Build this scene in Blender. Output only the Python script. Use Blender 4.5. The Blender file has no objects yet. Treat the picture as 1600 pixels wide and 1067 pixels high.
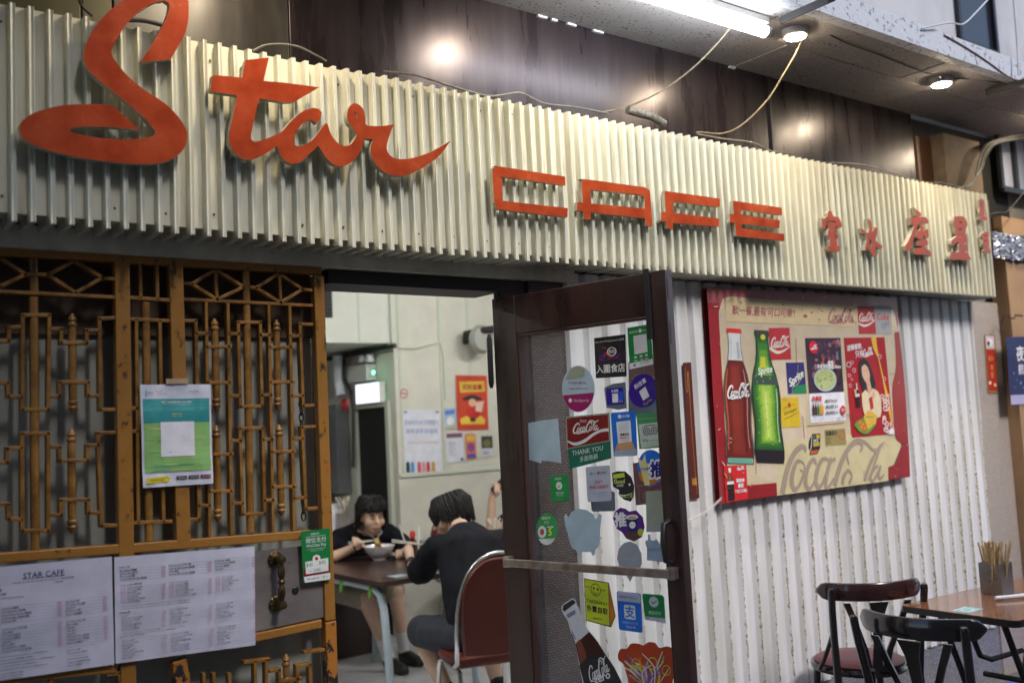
import bpy, bmesh, math, random
from mathutils import Vector, Matrix, noise
from mathutils.geometry import tessellate_polygon
random.seed(7)
C = bpy.context.scene.collection
R = math.radians
# ---------------------------------------------------------------- camera
EYE = 1.58; FPX = 1570.0                       # survey: eye height (m), focal length in 1600-px frame
YAW, PIT, ROLL = R(37.41), R(4.96), R(-2.926)
def cam_axes():
    cy, sy = math.cos(YAW), math.sin(YAW)
    f = Vector((sy*math.cos(PIT), cy*math.cos(PIT), math.sin(PIT)))
    r = Vector((cy, -sy, 0)); u = r.cross(f)
    c, s = math.cos(ROLL), math.sin(ROLL)
    return c*r + s*u, -s*r + c*u, f
CR, CU, CF = cam_axes()
cam = bpy.data.cameras.new('camera'); cam_o = bpy.data.objects.new('camera', cam); C.objects.link(cam_o)
cam.sensor_width = 36; cam.lens = FPX/1600*36; cam.clip_start = .05; cam.clip_end = 300
cam_o.matrix_world = Matrix(((CR.x, CU.x, -CF.x, 0), (CR.y, CU.y, -CF.y, 0), (CR.z, CU.z, -CF.z, EYE), (0, 0, 0, 1)))
cam.dof.use_dof = True; cam.dof.focus_distance = 3.8; cam.dof.aperture_fstop = 1.9
sc = bpy.context.scene; sc.camera = cam_o
# ---------------------------------------------------------------- sky, exposure
w = bpy.data.worlds.new('World'); sc.world = w; w.use_nodes = True
nt = w.node_tree; bg = nt.nodes['Background']
sky = nt.nodes.new('ShaderNodeTexSky'); sky.sky_type = 'NISHITA'; sky.sun_disc = False
sky.sun_elevation = R(46); sky.sun_rotation = R(178)
nt.links.new(sky.outputs[0], bg.inputs[0]); bg.inputs[1].default_value = SKY_STRENGTH = 0.08
vs = sc.view_settings; vs.view_transform = 'Standard'; vs.look = 'None'; vs.exposure = 1.6; vs.gamma = 1; vs.use_curve_mapping = False
sc.cycles.use_denoising = True
sc.cycles.max_bounces = 8; sc.cycles.diffuse_bounces = 4; sc.cycles.glossy_bounces = 4; sc.cycles.transmission_bounces = 8; sc.cycles.transparent_max_bounces = 12
sc.cycles.caustics_reflective = False; sc.cycles.caustics_refractive = False
sc.cycles.sample_clamp_indirect = 6
sun = bpy.data.lights.new('sun', 'SUN'); sun.energy = 0.9; sun.angle = R(14); sun.color = (1, .97, .95)   # weak overcast light down into the alley
sun_o = bpy.data.objects.new('sun', sun); C.objects.link(sun_o); sun_o.rotation_euler = (R(44), 0, R(2))
# ---------------------------------------------------------------- survey helpers: points measured on real planes
def ray(px, py):
    return CR*(px-800) + CU*(533.5-py) + CF*FPX
def onY(px, py, Y):
    d = ray(px, py)*1.0; t = Y/d.y; return Vector((d.x*t, Y, d.z*t + EYE))
def onZ(px, py, z):
    d = ray(px, py); t = (z-EYE)/d.z; return Vector((d.x*t, d.y*t, z))
def onX(px, py, x):
    d = ray(px, py); t = x/d.x; return Vector((x, d.y*t, d.z*t + EYE))
class Plane:
    """a real plane: o origin, u along, v up, n towards the viewer"""
    def __init__(s, o, u, v=(0, 0, 1)):
        s.o = Vector(o); s.u = Vector(u).normalized(); s.v = Vector(v).normalized(); s.n = s.u.cross(s.v)
    def uv(s, px, py):
        d = ray(px, py); c = Vector((0, 0, EYE))
        t = (s.o-c).dot(s.n)/d.dot(s.n); q = c + d*t - s.o
        return (q.dot(s.u), q.dot(s.v))
    def p(s, u, v, d=0.0):
        return s.o + s.u*u + s.v*v + s.n*d
    def mat(s, u=0, v=0, d=0):
        q = s.p(u, v, d)
        return Matrix(((s.u.x, s.v.x, s.n.x, q.x), (s.u.y, s.v.y, s.n.y, q.y), (s.u.z, s.v.z, s.n.z, q.z), (0, 0, 0, 1)))
def facade(Y): return Plane((0, Y, 0), (1, 0, 0))
# ---------------------------------------------------------------- materials
MATS = {}
def srgb(r, g=None, b=None):
    if g is None: r, g, b = r
    f = lambda c: (c/255/12.92 if c <= 10 else ((c/255+.055)/1.055)**2.4)
    return (f(r), f(g), f(b))
def mat(name, col, rough=.5, metal=0., var=.0, scale=8., col2=None, bump=0., bscale=60., spec=.5, stretch=(1, 1, 1), emit=None, estr=0, trans=0, alpha=1, coat=0., thr=(.4, .62), rvar=.0, detail=4):
    if name in MATS: return MATS[name]
    m = bpy.data.materials.new(name); m.use_nodes = True; t = m.node_tree; b = t.nodes['Principled BSDF']
    b.inputs['Base Color'].default_value = (*col, 1); b.inputs['Roughness'].default_value = rough; b.inputs['Metallic'].default_value = metal
    b.inputs['Specular IOR Level'].default_value = spec; b.inputs['Coat Weight'].default_value = coat
    b.inputs['Transmission Weight'].default_value = trans; b.inputs['Alpha'].default_value = alpha
    if emit: b.inputs['Emission Color'].default_value = (*emit, 1); b.inputs['Emission Strength'].default_value = estr
    if var or col2 or bump or rvar:
        tc = t.nodes.new('ShaderNodeTexCoord'); mp = t.nodes.new('ShaderNodeMapping'); mp.inputs['Scale'].default_value = stretch
        t.links.new(tc.outputs['Object'], mp.inputs[0])
        n = t.nodes.new('ShaderNodeTexNoise'); n.inputs['Scale'].default_value = scale; n.inputs['Detail'].default_value = detail; n.inputs['Roughness'].default_value = .65
        t.links.new(mp.outputs[0], n.inputs[0])
        if var or col2:
            cr = t.nodes.new('ShaderNodeValToRGB'); e = cr.color_ramp.elements
            e[0].position, e[1].position = thr
            c2 = col2 or tuple(c*(1-var) for c in col)
            e[0].color = (*c2, 1); e[1].color = (*col, 1)
            t.links.new(n.outputs[0], cr.inputs[0]); t.links.new(cr.outputs[0], b.inputs['Base Color'])
        if rvar:
            mr = t.nodes.new('ShaderNodeMapRange'); mr.inputs[1].default_value = .3; mr.inputs[2].default_value = .7
            mr.inputs[3].default_value = max(0.02, rough-rvar); mr.inputs[4].default_value = min(1, rough+rvar)
            t.links.new(n.outputs[0], mr.inputs[0]); t.links.new(mr.outputs[0], b.inputs['Roughness'])
        if bump:
            n2 = t.nodes.new('ShaderNodeTexNoise'); n2.inputs['Scale'].default_value = bscale; n2.inputs['Detail'].default_value = 3
            t.links.new(tc.outputs['Object'], n2.inputs[0])
            bp = t.nodes.new('ShaderNodeBump'); bp.inputs['Strength'].default_value = bump; bp.inputs['Distance'].default_value = .01
            t.links.new(n2.outputs[0], bp.inputs['Height']); t.links.new(bp.outputs[0], b.inputs['Normal'])
    MATS[name] = m; return m
def print_mat(name='print', rough=.45, coat=0.):
    """flat printed colours stored per face"""
    if name in MATS: return MATS[name]
    m = mat(name, (1, 1, 1), rough, coat=coat); t = m.node_tree; b = t.nodes['Principled BSDF']
    a = t.nodes.new('ShaderNodeAttribute'); a.attribute_name = 'Col'
    n = t.nodes.new('ShaderNodeTexNoise'); n.inputs['Scale'].default_value = 14; n.inputs['Detail'].default_value = 5
    tc = t.nodes.new('ShaderNodeTexCoord'); t.links.new(tc.outputs['Object'], n.inputs[0])
    mr = t.nodes.new('ShaderNodeMapRange'); mr.inputs[1].default_value = .3; mr.inputs[2].default_value = .7; mr.inputs[3].default_value = .88; mr.inputs[4].default_value = 1.04
    t.links.new(n.outputs[0], mr.inputs[0])
    mx = t.nodes.new('ShaderNodeMix'); mx.data_type = 'RGBA'; mx.blend_type = 'MULTIPLY'; mx.inputs[0].default_value = 1
    t.links.new(a.outputs['Color'], mx.inputs[6]); t.links.new(mr.outputs[0], mx.inputs[7]); t.links.new(mx.outputs[2], b.inputs['Base Color'])
    return m
# ---------------------------------------------------------------- object helpers
def tag(o, label=None, cat=None, group=None, kind=None):
    if label: o['label'] = label
    if cat: o['category'] = cat
    if group: o['group'] = group
    if kind: o['kind'] = kind
    return o
def link(name, me, parent=None, mats=None):
    o = bpy.data.objects.new(name, me); C.objects.link(o)
    if mats is not None:
        for m in (mats if isinstance(mats, (list, tuple)) else [mats]): me.materials.append(m)
    if parent is not None:
        o.parent = parent; o.matrix_parent_inverse = parent.matrix_world.inverted()
    return o
def empty(name, loc=(0, 0, 0), label=None, cat=None, group=None):
    o = bpy.data.objects.new(name, None); C.objects.link(o); o.location = loc; o.empty_display_size = .05
    o.matrix_world = Matrix.Translation(loc)
    return tag(o, label, cat, group)
class MB:
    """collects verts/faces in world space, built as one mesh"""
    def __init__(s): s.v = []; s.f = []; s.mi = []; s.col = []
    def add(s, vs, fs, mi=0, col=None):
        k = len(s.v); s.v += [tuple(x) for x in vs]
        for f in fs: s.f.append([i+k for i in f]); s.mi.append(mi); s.col.append(col)
        return s
    def box(s, lo, hi, mi=0, M=None):
        x0, y0, z0 = lo; x1, y1, z1 = hi
        vs = [Vector(p) for p in ((x0,y0,z0),(x1,y0,z0),(x1,y1,z0),(x0,y1,z0),(x0,y0,z1),(x1,y0,z1),(x1,y1,z1),(x0,y1,z1))]
        if M is not None: vs = [M @ p for p in vs]
        return s.add(vs, [(0,3,2,1),(4,5,6,7),(0,1,5,4),(1,2,6,5),(2,3,7,6),(3,0,4,7)], mi)
    def bar(s, a, b, w, d, up=(0, -1, 0), mi=0):
        """rectangular bar from a to b: w across, d along 'up'"""
        a = Vector(a); b = Vector(b); t = (b-a).normalized(); up = Vector(up); sd = t.cross(up).normalized(); up = sd.cross(t).normalized()
        vs = []
        for p in (a, b):
            for i, j in ((-1,-1),(1,-1),(1,1),(-1,1)): vs.append(p + sd*(i*w/2) + up*(j*d/2))
        return s.add(vs, [(3,2,1,0),(4,5,6,7),(0,1,5,4),(1,2,6,5),(2,3,7,6),(3,0,4,7)], mi)
    def tube(s, pts, r, seg=8, mi=0, caps=True, closed=False):
        pts = [Vector(p) for p in pts]; n = len(pts); rr = r if isinstance(r, (list, tuple)) else [r]*n
        k = len(s.v); prev = None
        for i, p in enumerate(pts):
            if closed: t = pts[(i+1) % n]-pts[i-1]
            else: t = pts[min(i+1, n-1)]-pts[max(i-1, 0)]
            t.normalize()
            if prev is None:
                a = Vector((0, 0, 1)) if abs(t.z) < .9 else Vector((1, 0, 0)); x = t.cross(a).normalized()
            else:
                x = prev - t*prev.dot(t)
                x = x.normalized() if x.length > 1e-6 else t.orthogonal().normalized()
            prev = x; y = t.cross(x)
            for j in range(seg):
                an = 2*math.pi*j/seg; s.v.append(tuple(p + (x*math.cos(an) + y*math.sin(an))*rr[i]))
        m = n if closed else n-1
        for i in range(m):
            for j in range(seg):
                a0 = k+i*seg+j; a1 = k+i*seg+(j+1) % seg; i2 = (i+1) % n; b0 = k+i2*seg+j; b1 = k+i2*seg+(j+1) % seg
                s.f.append([a0, a1, b1, b0]); s.mi.append(mi); s.col.append(None)
        if caps and not closed:
            s.f.append([k+j for j in range(seg)][::-1]); s.f.append([k+(n-1)*seg+j for j in range(seg)]); s.mi += [mi, mi]; s.col += [None, None]
        return s
    def lathe(s, base, prof, seg=16, mi=0, M=None):
        """prof: list of (r,z)"""
        b = Vector(base); k = len(s.v); n = len(prof)
        for r, z in prof:
            for j in range(seg):
                an = 2*math.pi*j/seg; q = Vector((r*math.cos(an), r*math.sin(an), z))
                s.v.append(tuple(b + (M @ q if M is not None else q)))
        for i in range(n-1):
            for j in range(seg):
                s.f.append([k+i*seg+j, k+i*seg+(j+1) % seg, k+(i+1)*seg+(j+1) % seg, k+(i+1)*seg+j]); s.mi.append(mi); s.col.append(None)
        s.f.append([k+j for j in range(seg)][::-1]); s.f.append([k+(n-1)*seg+j for j in range(seg)]); s.mi += [mi, mi]; s.col += [None, None]
        return s
    def build(s, name, mats, parent=None, smooth=False, bevel=0, origin=None):
        me = bpy.data.meshes.new(name)
        off = Vector(origin) if origin is not None else Vector((0, 0, 0))
        me.from_pydata([tuple(Vector(v)-off) for v in s.v], [], s.f); me.update()
        for i, p in enumerate(me.polygons): p.material_index = s.mi[i]; p.use_smooth = smooth
        if any(c is not None for c in s.col):
            at = me.color_attributes.new('Col', 'FLOAT_COLOR', 'CORNER')
            for i, p in enumerate(me.polygons):
                c = s.col[i] or (1, 1, 1)
                for li in p.loop_indices: at.data[li].color = (*c, 1)
        o = bpy.data.objects.new(name, me); C.objects.link(o); o.location = off; o.matrix_world = Matrix.Translation(off)
        for m in (mats if isinstance(mats, (list, tuple)) else [mats]): me.materials.append(m)
        if parent is not None:
            o.parent = parent; o.matrix_parent_inverse = parent.matrix_world.inverted()
        if bevel:
            bv = o.modifiers.new('bevel', 'BEVEL'); bv.width = bevel; bv.segments = 2; bv.limit_method = 'ANGLE'
        if smooth and smooth != 'flat':
            try: me.set_sharp_from_angle(angle=R(40))
            except Exception: pass
        return o
def smooth_closed(pts, sub=4, ang=42):
    """Catmull-Rom through a closed outline, keeping sharp corners"""
    n = len(pts); P = [Vector((p[0], p[1])) for p in pts]; sharp = []
    for i in range(n):
        a = P[i]-P[i-1]; b = P[(i+1) % n]-P[i]
        sharp.append(a.length > 1e-9 and b.length > 1e-9 and math.degrees(a.angle(b)) > ang)
    out = []
    for i in range(n):
        p0, p1, p2, p3 = P[i-1], P[i], P[(i+1) % n], P[(i+2) % n]
        m1 = (p2-p0)/2 if not sharp[i] else (p2-p1)
        m2 = (p3-p1)/2 if not sharp[(i+1) % n] else (p2-p1)
        for k in range(sub):
            t = k/sub; t2 = t*t; t3 = t2*t
            out.append(p1*(2*t3-3*t2+1) + m1*(t3-2*t2+t) + p2*(-2*t3+3*t2) + m2*(t3-t2))
    return [(p.x, p.y) for p in out]
def area2(p): return sum(p[i-1][0]*p[i][1]-p[i][0]*p[i-1][1] for i in range(len(p)))
def fill(outer, holes=()):
    """triangulate a 2D outline with holes -> verts, faces (normals +)"""
    loops = [list(outer)] + [list(h) for h in holes]
    if area2(loops[0]) < 0: loops[0].reverse()
    flat = [p for l in loops for p in l]
    tr = tessellate_polygon([[Vector((p[0], p[1], 0)) for p in l] for l in loops])
    fs = []
    for t in tr:
        a, b, c = (flat[i] for i in t)
        if (b[0]-a[0])*(c[1]-a[1])-(b[1]-a[1])*(c[0]-a[0]) < 0: t = t[::-1]
        fs.append(tuple(t))
    return loops, flat, fs
def plate(mb, pl, outer, holes, d0, d1, mi_face=0, mi_side=1, col=None):
    """solid plate on plane pl between offsets d0 (back) and d1 (front)"""
    loops, flat, fs = fill(outer, holes); n = len(flat)
    vs = [pl.p(u, v, d1) for u, v in flat] + [pl.p(u, v, d0) for u, v in flat]
    mb.add(vs, fs, mi_face, col); k = len(mb.v)-2*n
    mb.add([], [], 0)
    for f in fs: mb.f.append([k+n+i for i in f[::-1]]); mb.mi.append(mi_side); mb.col.append(col)
    s = 0
    for li, l in enumerate(loops):
        m = len(l); ccw = area2(l) > 0
        for i in range(m):
            a, b = s+i, s+(i+1) % m
            q = [k+a, k+n+a, k+n+b, k+b] if (ccw == (li == 0)) else [k+b, k+n+b, k+n+a, k+a]
            if li > 0: q = [k+a, k+n+a, k+n+b, k+b] if not ccw else [k+b, k+n+b, k+n+a, k+a]
            mb.f.append(q); mb.mi.append(mi_side); mb.col.append(col)
        s += m
    return mb
def trace(pl, pts, org=(0, 0), sc_=1.0): return [pl.uv(org[0]+x/sc_, org[1]+y/sc_) for x, y in pts]
# text ---------------------------------------------------------------
_TX = {}
def text_flat(s, bold=0.0):
    """2D triangles of a line of text, in a unit-height box: verts, faces, width, height, y0"""
    key = (s, bold)
    if key in _TX: return _TX[key]
    cu = bpy.data.curves.new('t', 'FONT'); cu.body = s; cu.size = 1; cu.resolution_u = 2; cu.offset = bold
    ob = bpy.data.objects.new('t', cu); C.objects.link(ob)
    dg = bpy.context.evaluated_depsgraph_get(); me = ob.evaluated_get(dg).to_mesh()
    vs = [(v.co.x, v.co.y) for v in me.vertices]; fs = [tuple(p.vertices) for p in me.polygons]
    ob.evaluated_get(dg).to_mesh_clear(); bpy.data.objects.remove(ob); bpy.data.curves.remove(cu)
    if not vs: vs = [(0, 0), (1, 0), (0, 1)]; fs = []
    x0 = min(v[0] for v in vs); x1 = max(v[0] for v in vs); y0 = min(v[1] for v in vs); y1 = max(v[1] for v in vs)
    W, H = max(x1-x0, 1e-6), max(y1-y0, 1e-6)
    vs = [((x-x0)/W, (y-y0)/H) for x, y in vs]
    _TX[key] = (vs, fs, W, H); return _TX[key]
def ribbon(pts, widths):
    """2D variable-width stroke -> verts, faces"""
    P = []; Wd = []; n = len(pts)
    V = [Vector(p) for p in pts]
    wl = widths if isinstance(widths, (list, tuple)) else [widths*(.35+.65*math.sin(math.pi*(.08+.84*i/(n-1)))) for i in range(n)]
    for i in range(n-1):
        p0, p1, p2, p3 = V[max(i-1, 0)], V[i], V[i+1], V[min(i+2, n-1)]
        for k in range(5):
            t = k/5; t2 = t*t; t3 = t2*t
            P.append(.5*((2*p1) + (p2-p0)*t + (2*p0-5*p1+4*p2-p3)*t2 + (3*p1-p0-3*p2+p3)*t3)); Wd.append(wl[i]*(1-t)+wl[i+1]*t)
    P.append(V[-1]); Wd.append(wl[-1]); vs = []; fs = []
    for i, p in enumerate(P):
        t = P[min(i+1, len(P)-1)]-P[max(i-1, 0)]
        if t.length < 1e-9: t = Vector((1, 0))
        t.normalize(); nn = Vector((-t.y, t.x))*Wd[i]/2; vs += [tuple(p-nn), tuple(p+nn)]
    for i in range(len(P)-1): fs.append((2*i, 2*i+2, 2*i+3, 2*i+1))
    return vs, fs
# the flowing cola script: strokes in a 1 x 1 box, y downwards
COLA = [([(.25,.34),(.255,.2),(.2,.13),(.12,.27),(.055,.50),(.03,.74),(.06,.92),(.11,.9),(.16,.78)], .05),
 ([(.245,.5),(.2,.56),(.175,.72),(.19,.85),(.225,.83),(.26,.68),(.265,.53),(.235,.51)], .04), ([(.25,.6),(.29,.63),(.315,.55)], .02),
 ([(.365,.6),(.355,.5),(.32,.54),(.292,.7),(.305,.85),(.345,.82),(.375,.72)], .04),
 ([(.455,.56),(.43,.49),(.395,.57),(.372,.74),(.39,.86),(.425,.78),(.452,.6)], .038), ([(.47,.48),(.445,.7),(.45,.85),(.475,.83),(.5,.7)], .04),
 ([(.495,.5),(.54,.47)], .05),
 ([(.7,.36),(.715,.2),(.665,.12),(.585,.25),(.525,.5),(.505,.76),(.535,.93),(.585,.89),(.63,.76)], .05),
 ([(.62,.3),(.6,.14),(.655,.02),(.74,.02),(.8,.12),(.87,.14),(.93,.06),(.97,.02)], .04),
 ([(.68,.5),(.645,.56),(.62,.72),(.635,.85),(.67,.83),(.7,.68),(.7,.53),(.67,.51)], .04),
 ([(.75,.62),(.8,.44),(.835,.22),(.825,.1),(.795,.2),(.765,.45),(.75,.7),(.765,.85),(.8,.8)], .036),
 ([(.895,.56),(.87,.49),(.835,.57),(.812,.74),(.83,.86),(.865,.78),(.892,.6)], .038), ([(.91,.48),(.885,.7),(.89,.85),(.92,.83),(.96,.7)], .04)]
SWASH = [([(.1,.9),(.2,.99),(.3,.95),(.4,.93),(.47,.99)], .04)]
class Sheet:
    """a thin printed sheet on a plane: corners TL,TR,BR,BL measured on the plane; content in 0..1 (x right, y down)"""
    def __init__(s, pl, quad, d=.002, th=.0006, bulge=0., px=True):
        s.pl = pl; s.q = [pl.uv(*p) for p in quad] if px else quad; s.d = d; s.th = th; s.bulge = bulge
        s.base = MB(); s.pr = MB(); s.k = 0
        a, b, c, e = [Vector(q) for q in s.q]
        s.W = ((b-a).length+(c-e).length)/2; s.H = ((e-a).length+(c-b).length)/2
    def m(s, x, y):
        a, b, c, e = s.q
        u = (a[0]*(1-x)+b[0]*x)*(1-y)+(e[0]*(1-x)+c[0]*x)*y; v = (a[1]*(1-x)+b[1]*x)*(1-y)+(e[1]*(1-x)+c[1]*x)*y
        return u, v
    def off(s, x, y):
        if not s.bulge: return 0
        return s.bulge*(noise.noise(Vector((x*2.1+s.q[0][0]*9, y*2.6+s.q[0][1]*7, 3)))+.35*noise.noise(Vector((x*5, y*6+s.q[0][0]*5, 1))))
    def sub(s, col, outline=None, n=10):
        """the sheet itself; outline in 0..1 or full quad grid"""
        if outline is None:
            if not s.bulge: n = 1
            vs = []; fs = []
            for j in range(n+1):
                for i in range(n+1): vs.append(s.pl.p(*s.m(i/n, j/n), s.d+s.th+s.off(i/n, j/n)))
            for j in range(n):
                for i in range(n): q = j*(n+1)+i; fs.append((q+n+1, q+n+2, q+1, q))
            k = len(vs); vs += [s.pl.p(*s.m(i/n, j/n), s.d+s.off(i/n, j/n)) for j in range(n+1) for i in range(n+1)]
            fs += [tuple(k+i for i in f[::-1]) for f in fs]
            s.base.add(vs, fs, 0, col)
        else:
            plate(s.base, s.pl, [s.m(*p) for p in outline], [], s.d, s.d+s.th, 0, 0, col)
        return s
    def _put(s, vs, fs, col):
        s.k += 1; dd = s.d+s.th+.00025+.00004*s.k+s.bulge*.22
        pts = [s.pl.p(*s.m(x, y), dd+s.off(x, y)) for x, y in vs]; out = []
        for f in fs:
            a, b, c = (s.m(*vs[f[0]]), s.m(*vs[f[1]]), s.m(*vs[f[2]]))
            out.append(f if (b[0]-a[0])*(c[1]-a[1])-(b[1]-a[1])*(c[0]-a[0]) >= 0 else f[::-1])
        s.pr.add(pts, out, 0, col); return s
    def grid(s, x0, y0, x1, y1, col, n=None):
        n = n or (1 if not s.bulge else 8)
        vs = [(x0+(x1-x0)*i/n, y0+(y1-y0)*j/n) for j in range(n+1) for i in range(n+1)]
        return s._put(vs, [(j*(n+1)+i, j*(n+1)+i+1, (j+1)*(n+1)+i+1, (j+1)*(n+1)+i) for j in range(n) for i in range(n)], col)
    rect = grid
    def ell(s, cx, cy, rx, ry, col, n=20):
        vs = [(cx, cy)]+[(cx+rx*math.cos(2*math.pi*i/n), cy+ry*math.sin(2*math.pi*i/n)) for i in range(n)]
        return s._put(vs, [(0, 1+i, 1+(i+1) % n) for i in range(n)], col)
    def ring(s, cx, cy, rx, ry, wd, col, n=20):
        vs = []
        for i in range(n):
            a = 2*math.pi*i/n; vs += [(cx+rx*math.cos(a), cy+ry*math.sin(a)), (cx+(rx*(1-wd))*math.cos(a), cy+(ry*(1-wd))*math.sin(a))]
        return s._put(vs, [(2*i, (2*i+2) % (2*n), (2*i+3) % (2*n), 2*i+1) for i in range(n)], col)
    def poly(s, pts, col, smooth=False):
        if smooth: pts = smooth_closed(pts, 4)
        _, flat, fs = fill(pts); return s._put(flat, fs, col)
    def text(s, x0, y0, x1, y1, t, col, bold=0.0, slant=0., fit=False, rot=0.):
        """fit inside the box keeping the letter shape unless fit"""
        vs, fs, W, H = text_flat(t); bw, bh = (x1-x0)*s.W, (y1-y0)*s.H
        if fit: tw, th = bw, bh
        else: k = min(bw/W, bh/H); tw, th = W*k, H*k
        cx, cy = (x0+x1)/2, (y0+y1)/2; cr, sr = math.cos(rot), math.sin(rot); b = bold*th/max(H, .5)
        sh = [(0, 0)] if not b else ([(-b/2, 0), (b/2, 0)] if bold < .018 else [(-b, 0), (b, 0), (0, -b*.8), (0, b*.8)])
        if bold > .07: sh += [(-b*.7, -b*.7), (b*.7, b*.7), (-b*.7, b*.7), (b*.7, -b*.7)]
        for ox, oy in sh:                       # bolder weight: the same outline printed with a small shift
            out = []
            for x, y in vs:
                X = (x-.5)*tw+slant*(y-.5)*th+ox; Y = -(y-.5)*th+oy
                X, Y = X*cr-Y*sr, X*sr+Y*cr; out.append((cx+X/s.W, cy+Y/s.H))
            s._put(out, fs, col)
        return s
    def stroke(s, pts, wd, col):
        asp = s.H/s.W; P = [(x, y*asp) for x, y in pts]; vs, fs = ribbon(P, wd)
        return s._put([(x, y/asp) for x, y in vs], fs, col)
    def cola(s, x0, y0, x1, y1, col, rot=0., swash=True, thick=1.):
        bw, bh = (x1-x0)*s.W, (y1-y0)*s.H; cx, cy = (x0+x1)/2, (y0+y1)/2; cr, sr = math.cos(rot), math.sin(rot); A = []; Fa = []
        for pts, wd in COLA+(SWASH if swash else []):
            P = [((x-.5)*bw, (y-.5)*bh) for x, y in pts]; vs, fs = ribbon(P, wd*bw*thick)
            k = len(A); A += [(cx+(X*cr-Y*sr)/s.W, cy+(X*sr+Y*cr)/s.H) for X, Y in vs]; Fa += [tuple(i+k for i in f) for f in fs]
        return s._put(A, Fa, col)
    def lines(s, x0, y0, x1, y1, n, col, words, seed=1, hfrac=.62, ragged=.5):
        """rows of small real words"""
        rng = random.Random(seed); rh = (y1-y0)/n
        for i in range(n):
            t = rng.choice(words); ww = (x1-x0)*(1-ragged*rng.random())
            vs, fs, W, H = text_flat(t); k = min(rh*hfrac*s.H/H, ww*s.W/W*1.0)
            tw, th = W*k, H*k
            for ox in (-.02*th, .02*th): s._put([(x0+(x*tw+ox)/s.W, y0+rh*(i+.5)-(y-.5)*th/s.H) for x, y in vs], fs, col)
        return s
    def bottle(s, cx, top, bot, hw, parts):
        """bottle outline slices: parts = [(y0,y1,colour)] fractions of height; hw in width units"""
        prof = [(0,.36),(.035,.4),(.05,.33),(.1,.33),(.2,.4),(.3,.6),(.42,.92),(.5,1),(.58,.95),(.68,.84),(.78,.86),(.88,1),(.95,.98),(1,.8)]
        def w(t):
            for (a, wa), (b, wb) in zip(prof, prof[1:]):
                if a <= t <= b: return wa+(wb-wa)*(t-a)/(b-a)
            return .8
        for y0, y1, col, x0, x1 in parts:
            n = 14; vs = []
            for i in range(n+1):
                t = y0+(y1-y0)*i/n; y = top+(bot-top)*t; ww = w(t)*hw
                vs += [(cx+ww*x0, y), (cx+ww*x1, y)]
            s._put(vs, [(2*i, 2*i+1, 2*i+3, 2*i+2) for i in range(n)], col)
        return s
    def done(s, name, label=None, cat=None, group=None, parent=None, m=None, pm=None, part='printing'):
        q = s.m(.5, .5); o0 = s.pl.p(*q, s.d)
        o = s.base.build(name, m or print_mat(), parent, origin=o0)
        if label: tag(o, label, cat, group)
        if s.pr.v: s.pr.build(part, pm or print_mat(), o, origin=o0)
        return o
def rr(x0, y0, x1, y1, r, asp=1., n=4):
    """rounded rectangle outline, r in x units, asp=W/H"""
    out = []
    for cx, cy, a0 in ((x1-r, y0+r*asp, -90), (x1-r, y1-r*asp, 0), (x0+r, y1-r*asp, 90), (x0+r, y0+r*asp, 180)):
        for i in range(n+1):
            a = R(a0+90*i/n); out.append((cx+r*math.cos(a), cy+r*asp*math.sin(a)))
    return out
def copy_tree(o, parent=None, M=None):
    c = o.copy(); C.objects.link(c); c.parent = parent
    if M is not None: c.matrix_world = M
    for ch in o.children: copy_tree(ch, c)
    return c
# ================================================================ materials of the place
cream = mat('cream_paint', (.66, .645, .53), .38, col2=(.50, .46, .36), scale=7, thr=(.28, .5), stretch=(2.5, 2.5, .25), bump=.08, bscale=35, rvar=.12)
letter_red = mat('letter_red', (.40, .058, .013), .2, col2=(.28, .036, .011), scale=9, thr=(.35, .6), coat=.55, rvar=.1)
letter_red2 = mat('letter_red_matte', (.36, .055, .018), .4, col2=(.25, .036, .014), scale=14, thr=(.35, .6), rvar=.15)
letter_side = mat('letter_side', (.50, .47, .36), .55, var=.3, scale=12)
bronze = mat('bronze_panel', (.050, .039, .042), .29, metal=.4, spec=.25, col2=(.022, .016, .018), scale=3.5, stretch=(2.6, 1, .35), thr=(.36, .66), rvar=.05, bump=.04, bscale=6)
olive = mat('olive_panel', (.12, .11, .06), .4, metal=.2, var=.4, scale=3, stretch=(1, 1, .4))
dark_wood = mat('dark_wood', (.042, .016, .013), .32, col2=(.026, .011, .010), scale=14, stretch=(1, 1, .12), coat=.25, rvar=.08, bump=.05, bscale=20)
brown_board = mat('brown_board', (.11, .05, .025), .5, var=.35, scale=6, stretch=(1, 1, .2))
conc = mat('concrete', (.30, .26, .22), .85, var=.4, scale=3, bump=.3, bscale=18)
tan_wall = mat('tan_plaster', (.36, .22, .12), .8, col2=(.26, .16, .09), scale=2.2, thr=(.3, .6), bump=.15, bscale=25)
grey_wall = mat('grey_render', (.55, .55, .58), .85, var=.25, scale=2.0, stretch=(1, 1, .5), bump=.1)
dark = mat('black_gap', (.008, .008, .009), .8)
black_metal = mat('black_metal', (.015, .014, .016), .45, var=.3, scale=20)
chrome = mat('chrome', (.6, .6, .62), .18, metal=1, rvar=.06, scale=30)
steel = mat('brushed_steel', (.34, .30, .28), .36, metal=.45, col2=(.22, .19, .18), scale=4, stretch=(1, 1, 2), thr=(.3, .65), rvar=.1)
tube_white = mat('lamp_lit_cool', (1, 1, 1), .5, emit=(.86, .92, 1.0), estr=13.5)
disc_warm = mat('lamp_lit_warm', (1, 1, 1), .5, emit=(1.0, .84, .6), estr=185)
white_paint = mat('white_paint', (.7, .7, .68), .5, var=.15, scale=9)
cable_m = mat('cable', (.20, .19, .17), .6, var=.3, scale=40)
cable_dark = mat('cable_dark', (.03, .03, .03), .6)
cable_tan = mat('cable_tan', (.22, .18, .12), .6, var=.3, scale=40)

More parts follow.
